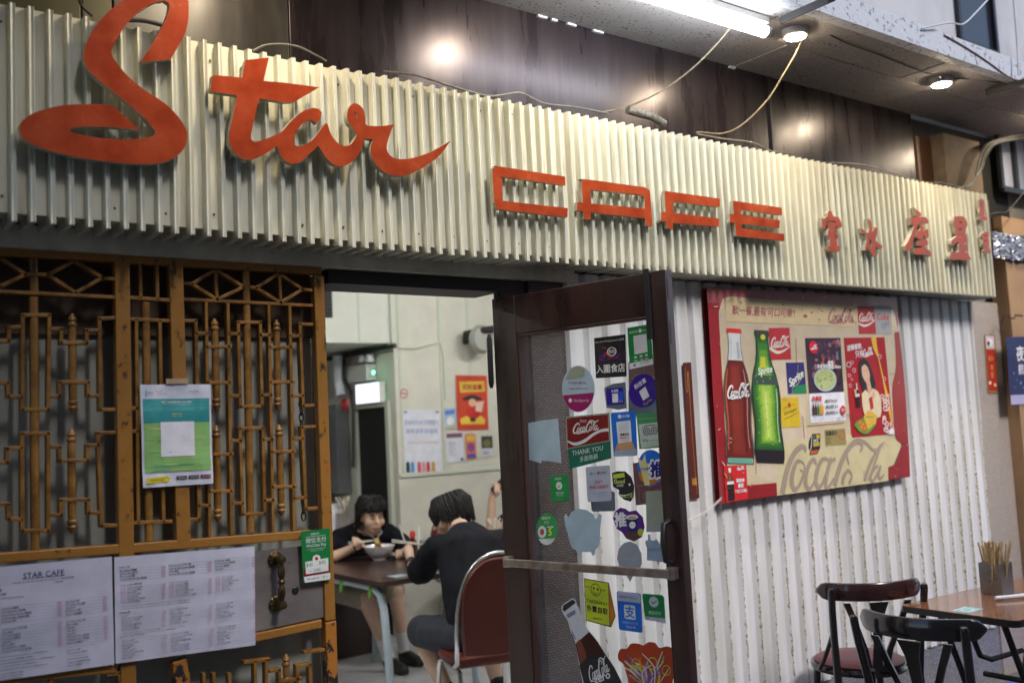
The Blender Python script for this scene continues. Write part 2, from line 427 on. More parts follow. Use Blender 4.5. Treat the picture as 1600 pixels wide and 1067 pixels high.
# corrugated wall: paint flaking along the folds
def wall_mat():
    m = mat('corrugated_wall_paint', (.66, .65, .66), .45, rvar=.1, bump=.12, bscale=45); t = m.node_tree; b = t.nodes['Principled BSDF']
    tc = t.nodes.new('ShaderNodeTexCoord'); sx = t.nodes.new('ShaderNodeSeparateXYZ'); t.links.new(tc.outputs['Object'], sx.inputs[0])
    def M(op, a, bb=None, c=None):
        n = t.nodes.new('ShaderNodeMath'); n.operation = op
        for i, v in enumerate((a, bb, c)):
            if v is None: continue
            if isinstance(v, (int, float)): n.inputs[i].default_value = v
            else: t.links.new(v, n.inputs[i])
        return n.outputs[0]
    ph = M('FRACT', M('DIVIDE', M('ADD', sx.outputs[0], 10.0), .1062))        # fold phase
    edge = M('SUBTRACT', 1.0, M('MULTIPLY', M('ABSOLUTE', M('SUBTRACT', ph, .31)), 9.0))   # fold on the lit side
    n1 = t.nodes.new('ShaderNodeTexNoise'); n1.inputs['Scale'].default_value = 75; n1.inputs['Detail'].default_value = 5
    mp = t.nodes.new('ShaderNodeMapping'); mp.inputs['Scale'].default_value = (1, 1, .55); t.links.new(tc.outputs['Object'], mp.inputs[0]); t.links.new(mp.outputs[0], n1.inputs[0])
    low = M('MULTIPLY', M('SUBTRACT', 1.75, sx.outputs[2]), .55)             # wear is worse low down
    far = M('MULTIPLY', M('SUBTRACT', sx.outputs[0], 2.4), .10)
    wear = M('MULTIPLY', M('ADD', M('MINIMUM', low, .42), far), M('MAXIMUM', edge, 0.0))
    msk = M('GREATER_THAN', M('ADD', wear, M('MULTIPLY', n1.outputs[0], .9)), .86)
    n2 = t.nodes.new('ShaderNodeTexNoise'); n2.inputs['Scale'].default_value = 90; t.links.new(tc.outputs['Object'], n2.inputs[0])
    cr = t.nodes.new('ShaderNodeValToRGB'); e = cr.color_ramp.elements; e[0].position, e[1].position = .42, .58
    e[0].color = (.22, .18, .13, 1); e[1].color = (.62, .55, .38, 1); t.links.new(n2.outputs[0], cr.inputs[0])
    n3 = t.nodes.new('ShaderNodeTexNoise'); n3.inputs['Scale'].default_value = 4; n3.inputs['Detail'].default_value = 6
    mp3 = t.nodes.new('ShaderNodeMapping'); mp3.inputs['Scale'].default_value = (3, 1, .3); t.links.new(tc.outputs['Object'], mp3.inputs[0]); t.links.new(mp3.outputs[0], n3.inputs[0])
    c3 = t.nodes.new('ShaderNodeValToRGB'); e = c3.color_ramp.elements; e[0].position, e[1].position = .33, .6
    e[0].color = (.62, .60, .57, 1); e[1].color = (.80, .78, .79, 1); t.links.new(n3.outputs[0], c3.inputs[0])
    mx = t.nodes.new('ShaderNodeMix'); mx.data_type = 'RGBA'; t.links.new(msk, mx.inputs[0]); t.links.new(c3.outputs[0], mx.inputs[6]); t.links.new(cr.outputs[0], mx.inputs[7])
    t.links.new(mx.outputs[2], b.inputs['Base Color'])
    bp = [n for n in t.nodes if n.type == 'BUMP'][0]; bp.inputs['Strength'].default_value = .16
    ad = M('ADD', M('MULTIPLY', msk, M('MULTIPLY', n2.outputs[0], 1.6)), [n for n in t.nodes if n.type == 'TEX_NOISE'][1].outputs[0]); t.links.new(ad, bp.inputs['Height'])
    return m
wallm = wall_mat()
# acoustic ceiling tile: pale grey with small dark holes
def tile_mat():
    m = mat('acoustic_tile', (.32, .29, .28), .9); t = m.node_tree; b = t.nodes['Principled BSDF']
    tc = t.nodes.new('ShaderNodeTexCoord'); v = t.nodes.new('ShaderNodeTexVoronoi'); v.inputs['Scale'].default_value = 48; t.links.new(tc.outputs['Object'], v.inputs[0])
    n = t.nodes.new('ShaderNodeTexNoise'); n.inputs['Scale'].default_value = 9; t.links.new(tc.outputs['Object'], n.inputs[0])
    th = t.nodes.new('ShaderNodeMath'); th.operation = 'MULTIPLY'; th.inputs[1].default_value = .47; t.links.new(n.outputs[0], th.inputs[0])
    lt = t.nodes.new('ShaderNodeMath'); lt.operation = 'LESS_THAN'; t.links.new(v.outputs['Distance'], lt.inputs[0]); t.links.new(th.outputs[0], lt.inputs[1])
    cr = t.nodes.new('ShaderNodeValToRGB'); cr.color_ramp.elements[0].color = (.27, .24, .225, 1); cr.color_ramp.elements[1].color = (.37, .34, .335, 1); t.links.new(n.outputs[0], cr.inputs[0])
    mx = t.nodes.new('ShaderNodeMix'); mx.data_type = 'RGBA'; t.links.new(lt.outputs[0], mx.inputs[0]); t.links.new(cr.outputs[0], mx.inputs[6]); mx.inputs[7].default_value = (.13, .115, .11, 1)
    t.links.new(mx.outputs[2], b.inputs['Base Color']); return m
tilem = tile_mat()
def mosaic_mat(name, c1, c2, mortar, sc_):
    m = mat(name, c1, .45); t = m.node_tree; b = t.nodes['Principled BSDF']
    tc = t.nodes.new('ShaderNodeTexCoord'); mp = t.nodes.new('ShaderNodeMapping'); mp.inputs['Rotation'].default_value = (R(90), 0, 0); t.links.new(tc.outputs['Object'], mp.inputs[0])
    br = t.nodes.new('ShaderNodeTexBrick'); br.inputs['Scale'].default_value = sc_; br.offset = 0; br.inputs['Color1'].default_value = (*c1, 1); br.inputs['Color2'].default_value = (*c2, 1); br.inputs['Mortar'].default_value = (*mortar, 1)
    br.inputs['Mortar Size'].default_value = .06; br.inputs['Brick Width'].default_value = .5; br.inputs['Row Height'].default_value = .5; br.inputs['Bias'].default_value = 0
    t.links.new(mp.outputs[0], br.inputs[0]); t.links.new(br.outputs[0], b.inputs['Base Color'])
    bp = t.nodes.new('ShaderNodeBump'); bp.inputs['Strength'].default_value = .25; bp.inputs['Distance'].default_value = .003; bp.invert = True; t.links.new(br.outputs['Fac'], bp.inputs['Height']); t.links.new(bp.outputs[0], b.inputs['Normal'])
    return m
mosaic_pale = mosaic_mat('mosaic_pale', (.46, .39, .34), (.58, .50, .44), (.20, .16, .14), 42)
mosaic_dark = mosaic_mat('mosaic_grey', (.22, .21, .23), (.40, .38, .40), (.09, .09, .10), 42)

# ================================================================ the setting
FY = 2.95; RIB = .028; PITCH = .0495; ZB = 2.211; ZT = 2.829; WY = 3.10
tag(MB().add([(-60,-60,0),(60,-60,0),(60,60,0),(-60,60,0)], [(0,1,2,3)]).build('ground', mat('paving', (.16, .155, .15), .7, var=.3, scale=2.5, bump=.1, bscale=30)), kind='structure')
# blue painted strip beside the wall
p0 = onZ(1536, 1062, .004)
MB().add([(p0.x, 2.2, .006), (8.5, 2.2, .006), (8.5, 3.02, .006), (p0.x, 3.02, .006)], [(0,1,2,3)]).build('floor_marking', mat('blue_floor_paint', srgb(70, 96, 200), .5, var=.2, scale=8))
tag(bpy.data.objects['floor_marking'], kind='structure')
tag(MB().box((-2, 3.14, -.02), (8, 9, .02)).build('interior_floor', mat('interior_tile_floor', (.62, .63, .66), .35, var=.25, scale=5)), kind='structure')
# front wall core behind cladding: right of doorway and above it
WINT = mat('interior_green_white', (.66, .65, .575), .6, var=.1, scale=3, bump=.04, bscale=12)
fw = MB().box((2.475, 3.135, 0), (9.5, 3.30, 2.19)).box((-2, 3.18, 2.1905), (9.5, 3.30, 3.6))
tag(fw.build('front_wall', mat('front_wall_core', (.25, .24, .22), .8)), kind='structure')
# storey above the canopy
tag(MB().box((-3, 3.32, 3.6), (9, 3.6, 8)).box((-3, 3.20, 3.42), (9, 3.318, 8)).build('upper_wall', grey_wall), kind='structure')
# unseen wall across the alley; tall left block added to shade the left shopfront
tag(MB().box((1.5, -4.6, 0), (16, -4.2, 7.2)).box((-16, -4.6, 0), (1.499, -4.2, 12.5)).build('alley_shade_wall', mat('shade_wall', (.16, .15, .15), .8, var=.4, scale=.8)), kind='structure')
# ---- tiles / tan wall on the right
col0 = 5.866
tag(MB().box((col0, WY+.004, 0), (6.19, 3.134, 2.205)).build('tiled_pier', mosaic_pale), 'pale mosaic tiled pier at the right end of corrugated wall', 'pier')
tag(MB().box((6.192, 3.03, 0), (9.5, 3.134, 2.74)).build('plaster_wall', tan_wall), kind='structure')
tag(MB().box((2.657, WY+.012, 0), (col0-.002, 3.134, .288)).build('tiled_plinth', mosaic_dark), 'grey mosaic tiled plinth under the corrugated wall', 'plinth')
# cracks in the plaster wall
ck = MB(); plt = facade(3.03)
for seq in ([(1564,503),(1568,500),(1568,492),(1576,493),(1577,497),(1585,497),(1586,492),(1598,493)], [(1566,500),(1565,507)]):
    pts = [plt.p(*plt.uv(*q), .0015) for q in seq]
    for a, b in zip(pts, pts[1:]): ck.bar(a, b, .006, .003)
ck.build('crack', dark, bpy.data.objects['plaster_wall'])

# ---- corrugated lower wall
def corr_wall():
    x0, x1 = 2.657, col0-.004; p = .1062; prof = []
    k0 = math.floor((x0+10)/p)
    x = k0*p-10
    while x < x1+p:
        prof += [(x+.004, .024), (x+.017, .024), (x+.030, 0), (x+.097, 0)]; x += p
    prof = [(max(x0, min(x1, a+random.uniform(-.0012, .0012))), d) for a, d in prof]
    mb = MB(); vs = []
    Z = [.29, .7, 1.1, 1.5, 1.9, 2.205]
    for z in Z:
        for a, d in prof: vs.append((a, WY+d+.001*noise.noise(Vector((a*9, z*2, 0))), z))
    n = len(prof); fs = [(j*n+i, j*n+i+1, (j+1)*n+i+1, (j+1)*n+i) for j in range(len(Z)-1) for i in range(n-1)]
    o = mb.add(vs, fs).build('corrugated_wall', wallm)
    return tag(o, 'white painted corrugated wall with flaking paint beside the door', 'wall')
corr_wall()
# ---- fascia: two corrugated sheets folded back under
fascia = empty('sign_fascia', (2.6, 3.0, 2.2), 'long cream corrugated metal sign fascia over the shopfront', 'fascia')
def corr_sheet(x0, x1, seed, fold=True):
    prof = []; rng = random.Random(seed); x = x0
    while x < x1-.5*PITCH:
        j = rng.uniform(-.0012, .0012); dj = rng.uniform(-.002, .002)
        prof += [(x, 0), (x+.0285+j, 0), (x+.0305+j, RIB*.8), (x+.0325+j, RIB+dj), (x+.0375+j, RIB-.0025+dj), (x+.0385+j, RIB-.0025+dj), (x+.0445+j, RIB+dj), (x+.0465+j, RIB*.8), (x+.0485+j, 0)]
        x += PITCH
    zt = []; mb = MB(); vs = []
    yv = FY+RIB
    rows = []
    for z in (ZT, 2.62, 2.42, None):
        row = []
        for a, d in prof:
            zz = z if z is not None else ZB+RIB-d
            if z == ZT: zz += .004*noise.noise(Vector((a*3, 0, 0)))
            wob = .0045*noise.noise(Vector((a*1.7, zz*2.6, 5)))
            row.append((a, yv-d+wob, zz))
        rows.append(row)
    if fold:
        rows.append([(a, 3.12, ZB+RIB-d) for a, d in prof])
    else:
        rows[-1] = [(a, b, ZB+.002) for a, b, c in rows[-1]]
    n = len(prof); vs = [v for r_ in rows for v in r_]
    fs = [((j+1)*n+i, (j+1)*n+i+1, j*n+i+1, j*n+i) for j in range(len(rows)-1) for i in range(n-1)]
    return mb.add(vs, fs).build('corrugated_sheet', cream, fascia)
XS = [-1.0, .386, 1.97, 3.752, 5.88]
XS = [-1.0]+[-1.0+PITCH*round((a+1.0)/PITCH) for a in XS[1:]]
for i in range(4): corr_sheet(XS[i], XS[i+1], i, fold=(i < 3))
XE = XS[-1]
MB().box((XS[3]+.003, FY+.006, ZB-.004), (XE, 3.095, ZB+.001)).build('soffit', mat('soffit_paint', (.30, .30, .24), .6, var=.3, scale=6), fascia)
MB().box((XE-.003, FY+.004, ZB), (XE, 3.13, ZT)).build('end_cap', cream, fascia)
MB().box((-1, FY+RIB+.012, ZB+.05), (XE-.004, 3.12, ZT-.02)).build('backing', mat('fascia_core', (.2, .19, .16), .8), fascia)
sc_m = mat('rusty_screw', (.16, .11, .07), .6, var=.4, scale=60); scw = MB()
for i in range(1, int((XE+1)/PITCH)-1, 3):
    for z in (ZT-.05, ZB+.07):
        if random.random() < .85: scw.lathe((-1+i*PITCH+.0142, FY+RIB-.001, z+random.uniform(-.006, .006)), [(.0042, 0), (.0036, .003), (.001, .004)], 6, M=Matrix(((1, 0, 0), (0, 0, -1), (0, 1, 0))))
tag(scw.build('screws', sc_m, fascia), kind='stuff')
# ---- lintel strip over grille and doorway
xl = facade(3.085).uv(898, 432)[0]
lin = MB().box((-1, 3.085, 2.165), (xl, 3.178, 2.232)).build('lintel_strip', mat('lintel_paint', (.74, .70, .56), .5, var=.25, scale=7))
tag(lin, 'grey-cream metal lintel strip below the fascia, above grille', 'lintel')
# ---- upper bronze panels behind the sign
pl = facade(3.15); up = empty('upper_cladding', (2, 3.15, 2.8), 'dark bronze metal cladding panels above the sign fascia', 'cladding')
edges = [-2, pl.uv(128, 60)[0], pl.uv(300, 70)[0]-.25, pl.uv(452, 60)[0], pl.uv(1203, 170)[0], pl.uv(1428, 230)[0]]
ms = [olive, olive, mat('bronze_panel_dull', (.07, .064, .056), .38, metal=.4, col2=(.04, .034, .03), scale=3, stretch=(2, 1, .4), thr=(.35, .62), rvar=.1), bronze, bronze]
for i in range(len(edges)-1):
    MB().box((edges[i]+.003, 3.15, 2.3), (edges[i+1]-.003, 3.178, 3.312)).build('panel', ms[i], up, bevel=.002)
MB().bar((edges[4], 3.146, 2.7), (edges[4], 3.146, 3.305), .022, .012).build('cover_strip', black_metal, up)
bx0, bx1 = pl.uv(1430, 230)[0], pl.uv(1459, 240)[0]
MB().box((bx0, 3.14, 2.75), (bx1, 3.178, 3.18)).build('board', brown_board, up)
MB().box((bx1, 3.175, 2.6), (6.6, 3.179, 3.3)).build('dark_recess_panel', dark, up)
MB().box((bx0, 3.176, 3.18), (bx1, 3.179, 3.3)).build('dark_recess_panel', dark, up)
# ---- canopy
ZC = 3.308
can = empty('canopy', (3, 2.8, ZC), 'flat canopy with speckled acoustic tiles and white steel edge beam', 'canopy')
tiles = None
xt = -1.4
me_t = None
for r_, (ya, yb) in enumerate(((2.497, 2.818), (2.822, 3.146))):
    for i in range(13):
        xa = -1.4+.62*i+(.31 if r_ else 0)
        z = ZC+random.uniform(-.002, .002)
        MB().box((xa+.0015, ya, z), (xa+.6185, yb, z+.018)).build('ceiling_tile', tilem, can)
MB().box((-1.6, 2.5, ZC+.024), (7.4, 3.15, ZC+.05)).build('deck', dark, can)
flaky = mat('flaking_white_paint', (.60, .62, .68), .55, col2=(.22, .21, .23), scale=34, thr=(.36, .44), bump=.3, bscale=50)
bm_ = MB().box((-1.6, 2.478, ZC-.012), (7.4, 2.490, ZC+.10)).box((-1.6, 2.4905, ZC-.012), (7.4, 2.535, ZC-.004)).box((-1.6, 2.4905, ZC+.092), (7.4, 2.6, ZC+.0985))
bm_.build('edge_beam', flaky, can)
for px, py in ((1255, 18), (1572, 136)):
    q = onZ(px, py, ZC-.02)
    b = MB().box((q.x-.03, q.y-.14, ZC-.045), (q.x-.022, q.y+.1, ZC-.013)).box((q.x-.0215, q.y-.14, ZC-.021), (q.x+.03, q.y+.1, ZC-.0135))
    b.build('bracket', black_metal, can)
# white trim flakes where ceiling meets wall
for px, py, L in ((838, 22, .05), (860, 29, .03), (884, 35, .05), (925, 49, .06), (1138, 104, .04)):
    q = onY(px, py, 3.147)
    MB().box((q.x, 3.135, ZC-.012), (q.x+L, 3.148, ZC-.003)).build('plaster_flake', white_paint, can)
# ---- lamps of the canopy
def downlight(x, y, label, warm=True, k=1.0):
    e = empty('downlight', (x, y, ZC), label, 'ceiling light', 'round downlights under the canopy')
    hs = MB().lathe((x, y, ZC-.034), [(.047, 0), (.055, .004), (.059, .032), (.059, .034)], 24).build('housing', mat('lamp_housing', (.5, .48, .5), .4), e, smooth=True)
    MB().lathe((x, y, ZC-.0375), [(.001, 0), (.043, 0), (.043, .003)], 24).build('diffuser', disc_warm, hs)
downlight(3.75, 2.683, 'lit round downlight in front of the fluorescent tube end')
downlight(5.008, 2.70, 'lit round downlight near the far end of the canopy')
downlight(1.28, 2.69, 'lit round downlight above the left script letters')
downlight(2.46, 2.69, 'lit round downlight above the letter C')
downlight(6.27, 2.70, 'added unseen round downlight past the end of the sign')  # out of view, added at the row's spacing to brighten the right end
tl = empty('fluorescent_lamp', (3.0, 2.66, ZC), 'lit fluorescent batten lamp under the canopy edge', 'lamp')
MB().box((2.30, 2.645, ZC-.03), (3.52, 2.68, ZC-.004)).build('batten', white_paint, tl)
MB().tube([(2.335, 2.662, ZC-.066), (3.50, 2.662, ZC-.066)], .025, 16).build('tube', tube_white, tl, smooth=True)
for x in (2.325, 3.515): MB().tube([(x-.012, 2.662, ZC-.066), (x+.012, 2.662, ZC-.066)], .027, 16).build('holder', white_paint, tl)
# ================================================================ sign letters
PLL = facade(2.912); PLF = facade(2.926)
def letter(name, label, outer, holes=(), org=(0, 0), s=1.0, th=.02, sub=5, ang=42, cat='sign letter', group=None, face=letter_red, pl=PLL, standoff=True, raw=False):
    o2 = trace(pl, outer, org, s); h2 = [trace(pl, h, org, s) for h in holes]
    if not raw: o2 = smooth_closed(o2, sub, ang); h2 = [smooth_closed(h, sub, 60) for h in h2]
    cx = sum(p[0] for p in o2)/len(o2); cz = min(p[1] for p in o2)
    e = empty(name, pl.p(cx, cz), label, cat, group)
    mb = MB(); plate(mb, pl, o2, h2, -.003, 0); mb.build('face', [face, letter_side], e)
    mb = MB()
    loops, _, _ = fill(o2, h2); plate(mb, pl, o2, h2, -th, -.0032, 0, 0); ret = mb.build('return', letter_side, e)
    if standoff:   # mounting blocks behind
        us = [p[0] for p in o2]; vs_ = [p[1] for p in o2]; n = 0
        for k in range(400):
            u = random.uniform(min(us), max(us)); v = random.uniform(min(vs_), max(vs_))
            ins = False; j = len(o2)-1
            for i in range(len(o2)):
                if (o2[i][1] > v) != (o2[j][1] > v) and u < (o2[j][0]-o2[i][0])*(v-o2[i][1])/(o2[j][1]-o2[i][1])+o2[i][0]: ins = not ins
                j = i
            if ins:
                MB().tube([pl.p(u, v, -th), pl.p(u, v, -(FY+RIB-pl.o.y))], .008, 8).build('mount', letter_side, ret); n += 1
                if n >= 3: break
    return e
S1 = [(785,385),(975,368),(1050,240),(1080,150),(1088,60),(1080,-20),(1055,-75),(1005,-108),(935,-115),(850,-98),(765,-55),(690,-5),(600,65),(520,152),(462,250),(438,340),(443,392),(470,440),(540,505),(640,585),(740,665),(815,732),(860,785),(880,815),(868,836),(800,855),(700,862),(600,858),(500,848),(400,828),(357,812),(352,801),(375,791),(450,783),(600,786),(790,803),(720,745),(610,655),(480,645),(330,650),(200,675),(100,715),(48,762),(40,800),(62,852),(120,890),(240,935),(420,975),(600,1000),(760,1013),(890,1010),(980,985),(1050,930),(1078,860),(1070,800),(1020,720),(940,640),(820,560),(720,480),(650,400),(614,345),(613,305),(650,230),(720,130),(800,60),(880,15),(940,5),(967,25),(960,80),(920,170),(850,290)]
letter('script_letter', 'huge orange-red script letter S, leftmost on the fascia', S1, (), (20, 0), 3.953, th=.022)
def c3(x, y): return ((420+x/5.333-320)*5.335, (150+y/5.333-80)*5.335)
TAR = [(340,75),(535,55),(490,250),(690,268),(955,303),(830,375),(710,428),(460,395),(440,450),(415,560),(388,690),(388,738),(420,755),(480,742),(560,712),(640,672),(700,605),(760,545),(830,498),(900,475),(950,483),(975,515),(965,550),(935,607),(905,580),(868,576),(810,612),(765,670),(740,740),(747,782),(785,795),(840,777),(900,738),(940,690),(1000,608),(1022,606)] + \
 [c3(*p) for p in ((497,255),(512,305),(545,360),(590,403),(640,418),(690,397),(722,350),(732,320),(700,270),(665,225),(652,170),(662,110),(690,72),(715,60),(752,75),(788,115),(803,170),(806,236),(840,250),(940,252),(1043,237),(1012,315),(987,400),(985,448),(1007,492),(1050,520),(1110,528),(1200,518),(1320,480),(1420,430),(1518,372),(1430,490),(1330,570),(1210,638),(1100,668),(1010,655),(930,610),(880,552),(853,482),(850,420),(868,362),(800,355),(775,430),(740,500),(680,560),(610,588),(550,575),(490,530),(442,462),(412,415),(340,482),(280,540),(210,567),(150,550),(102,502),(80,450),(73,417))] + \
 [(500,860),(420,895),(340,905),(272,870),(222,810),(202,740),(210,650),(235,540),(270,370),(45,338),(62,215),(75,200),(310,222)]
letter('script_lettering', 'orange-red joined script letters t a r on the fascia', TAR, [[c3(*p) for p in ((714,132),(728,145),(740,190),(724,172))]], (320, 80), 5.335, th=.022)
CAFE_G = 'squared red letters on the fascia'
letter('block_letter', 'squared red letter C, first after the script word', [(62,112),(75,85),(110,68),(150,70),(820,175),(822,265),(190,180),(165,195),(168,390),(178,418),(205,430),(848,502),(845,598),(155,517),(115,495),(90,455),(82,420)], (), (760, 250), 6.667, ang=38, group=CAFE_G, th=.018, pl=PLF)
A_O = [(909,287),(910.5,282),(915,280.3),(1000,291.7),(1008,293),(1013.5,296.5),(1015.8,302),(1019.5,353.5),(1009.8,353),(1008.3,341.3),(923.5,331.8),(922.7,343),(912.3,342.3),(911.5,330.3),(901.8,328.8),(901.8,316),(910.8,316.8)]
letter('block_letter', 'squared red letter A with a low crossbar stub, after the C', A_O, [[(922,296.5),(1001,304.6),(1005,307),(1006.8,311),(1007.5,326),(923.5,318.3)]], ang=38, group=CAFE_G, th=.018, pl=PLF)
letter('block_letter', 'squared red letter F between the A and the E', [(255,122),(830,203),(832,290),(345,235),(347,350),(825,410),(822,497),(350,455),(340,522),(282,510),(272,440),(220,435),(220,345),(268,340)], (), (1000, 280), 6.667, raw=True, group=CAFE_G, th=.018, pl=PLF)
letter('block_letter', 'squared red letter E with three bars, before the characters', [(968,225),(1478,298),(1482,375),(1045,318),(1048,370),(1458,430),(1452,510),(1055,462),(1060,512),(1503,572),(1505,642),(1002,592),(988,455),(935,450),(935,362),(980,366)], (), (1000, 280), 6.667, raw=True, group=CAFE_G, th=.018, pl=PLF)
CJ = 'carved red characters at the right of the fascia'; PLC = facade(2.922)
def cj(label, outer, holes=(), org=(1270, 310), s=10.67, th=.022):
    return letter('carved_character', label, outer, holes, org, s, th=th, sub=3, ang=50, cat='sign character', group=CJ, face=letter_red2, pl=PLC, standoff=True)
cj('carved red character for room, first after the letter E', [(275,200),(310,220),(345,300),(425,320),(470,390),(490,450),(470,490),(430,480),(395,470),(360,490),(390,530),(385,560),(425,620),(420,660),(400,690),(410,740),(405,780),(450,800),(455,850),(440,890),(380,880),(300,895),(260,870),(238,800),(300,780),(285,720),(290,680),(245,610),(250,560),(270,500),(250,440),(215,440),(215,490),(185,525),(160,480),(150,320),(190,340),(250,290),(250,240)],
   [[(222,400),(330,374),(400,392),(395,408),(320,392),(230,425)], [(305,547),(320,532),(332,540),(320,558)], [(356,608),(372,618),(415,655),(402,662),(362,634)]])
cj('carved red character for ice with thin pointed strokes', [(915,340),(940,340),(972,400),(990,500),(983,565),(1020,520),(1038,480),(1075,500),(1078,560),(1060,640),(1047,700),(1110,760),(1165,795),(1150,840),(1100,835),(1048,790),(1052,880),(1050,960),(1020,970),(970,900),(930,845),(912,820),(900,870),(870,860),(880,800),(902,700),(887,600),(820,575),(795,500),(832,510),(862,545),(900,575),(935,565),(945,500),(930,420)], [[(952,680),(972,690),(982,760),(965,840),(942,780)]])
o5 = dict(org=(1400, 310), s=9.7)
Z1 = empty('carved_character', onY(1438, 400, 2.922), 'tall carved red character for seat with a sweeping left leg', 'sign character', CJ)
for pts in ([(275,140),(300,160),(380,225),(385,270),(330,272),(305,240)],
            [(220,290),(300,285),(400,280),(460,295),(495,350),(495,385),(420,375),(350,385),(330,410),(300,500),(270,620),(230,740),(185,815),(155,790),(140,720),(190,640),(240,520),(275,400),(235,405)],
            [(350,400),(385,395),(420,430),(432,500),(445,470),(490,470),(497,560),(490,600),(450,610),(438,570),(420,562),(410,620),(340,618),(312,580),(320,480),(345,492),(375,460),(370,430)],
            [(330,640),(400,630),(470,635),(490,670),(480,715),(440,722),(442,745),(520,800),(540,860),(530,880),(440,850),(300,850),(275,810),(275,750),(400,747),(400,725),(330,715)]):
    o2 = smooth_closed(trace(PLC, pts, (1400, 310), 9.7), 3, 50); mb = MB(); plate(mb, PLC, o2, (), -.003, 0); mb.build('stroke', [letter_red2, letter_side], Z1)
    mb = MB(); plate(mb, PLC, o2, (), -.026, -.0032, 0, 0); ret = mb.build('return', letter_side, Z1)
    cu = sum(p[0] for p in o2)/len(o2); cv = sum(p[1] for p in o2)/len(o2); MB().tube([PLC.p(cu, cv, -.026), PLC.p(cu, cv, -.06)], .007, 8).build('mount', letter_side, ret)
cj('large carved red character for star, right of the seat character', [(890,275),(1010,272),(1065,330),(1085,400),(1060,470),(1055,540),(1085,620),(1080,665),(1030,682),(1080,710),(1090,760),(1070,800),(1000,807),(1005,825),(1080,820),(1110,870),(1145,930),(1080,940),(950,925),(870,935),(825,915),(820,870),(832,810),(930,818),(955,790),(945,720),(960,692),(930,662),(870,720),(840,690),(840,640),(900,590),(940,560),(910,520),(890,440),(870,350)],
   [[(945,365),(990,345),(1018,372),(1012,384),(985,372)], [(945,467),(1000,455),(1010,470),(960,483)], [(955,575),(970,550),(985,570),(968,590)]], th=.026, **o5)
cj('small carved red star character in the top right corner', [(1250,25),(1300,10),(1335,40),(1340,130),(1345,200),(1340,270),(1380,290),(1385,330),(1310,345),(1245,320),(1245,300),(1290,280),(1260,220),(1270,150),(1255,80)], [[(1280,62),(1310,58),(1312,74),(1282,78)], [(1280,108),(1312,104),(1312,118),(1282,122)]], th=.012, **o5)
cj('small carved red seat character at the right end, below another', [(1335,485),(1350,510),(1395,510),(1405,545),(1400,600),(1415,660),(1405,740),(1440,800),(1430,830),(1330,825),(1320,790),(1350,770),(1310,690),(1320,620),(1280,580),(1285,555),(1330,520)], [[(1345,560),(1375,556),(1378,572),(1348,578)], [(1345,640),(1372,636),(1372,655),(1348,658)]], th=.012, **o5)

# ================================================================ ochre iron grille
ochre = mat('ochre_enamel', srgb(152, 106, 42), .42, col2=srgb(100, 64, 24), scale=16, thr=(.30, .62), bump=.1, bscale=60, rvar=.12)
ochre_frame = mat('ochre_frame', srgb(154, 106, 44), .42, col2=(.07, .04, .022), scale=26, stretch=(1, 1, .7), thr=(.33, .40), bump=.12, bscale=60, rvar=.12)
ochre_worn = mat('ochre_worn', srgb(172, 110, 42), .5, col2=(.02, .017, .015), scale=22, stretch=(1, 1, .6), thr=(.44, .47), bump=.2, bscale=50)
PG = facade(3.12)
def g(x, y, d=0.): return PG.p(*PG.uv(x/2.177, 370+y/2.177), d)
def gp(px, py, d=0.): return PG.p(*PG.uv(px, py), d)
G1 = empty('iron_grille', gp(90, 1000), 'ochre iron grille panel at the far left with diamond border', 'grille')
G2 = empty('iron_gate', gp(380, 1000), 'ochre iron gate leaf with steel lock plate beside doorway', 'gate')
def thin(G, *pts, w=.0105, nm='bar'):
    for a, b in zip(pts, pts[1:]):
        A, B = g(*a), g(*b); t = (B-A).normalized()*w*.45
        MB().bar(A-t, B+t, w, .026).build(nm, ochre, G, bevel=.0015)
def rod(G, a, b, r=.0125, nm='rod'):
    A, B = g(*a), g(*b); MB().tube([A, B], r, 10).build(nm, ochre, G, smooth=True)
def finial(G, a, b, r=.0095):
    A, B = g(*a), g(*b); L = (A-B).length; pr = [(0, .003), (.012, .008), (.018, .010), (.024, .0075), (.03, .0105), (.036, .0105), (.04, .0078), (.05, .0088)]
    pts = []; rs = []
    for t, q in pr: pts.append(A.lerp(B, t/L*1.0)); rs.append(q*1.3)
    for t, q in reversed(pr): pts.append(B.lerp(A, t/L)); rs.append(q*1.3)
    MB().tube(pts, rs, 10).build('baluster', ochre, G, smooth=True)
def frame(G, a, b, w, m=None, nm='frame_bar', d=.035):
    MB().bar(gp(*a), gp(*b), w, d).build(nm, m or ochre_frame, G, bevel=.003)
# frames
frame(G1, (-140, 384), (189, 404), .030); frame(G2, (190, 404.5), (499, 423.5), .030)
frame(G1, (188.5, 410), (199, 1090), .044, nm='post'); frame(G2, (272.5, 414), (284.5, 846), .044, nm='post')
frame(G2, (495, 431), (513, 968), .038, nm='post'); frame(G2, (513.5, 970), (517.5, 1100), .040, ochre_worn, nm='post')
frame(G1, (-140, 882), (184, 857), .028, nm='mid_rail'); frame(G2, (205, 856), (486, 834), .028, nm='mid_rail')
frame(G2, (286, 1018), (500, 973), .026, nm='lower_rail'); frame(G1, (-140, 1072), (180, 1042), .026, nm='lower_rail')
frame(G2, (278, 1030), (286, 1090), .044, ochre_worn, nm='post')
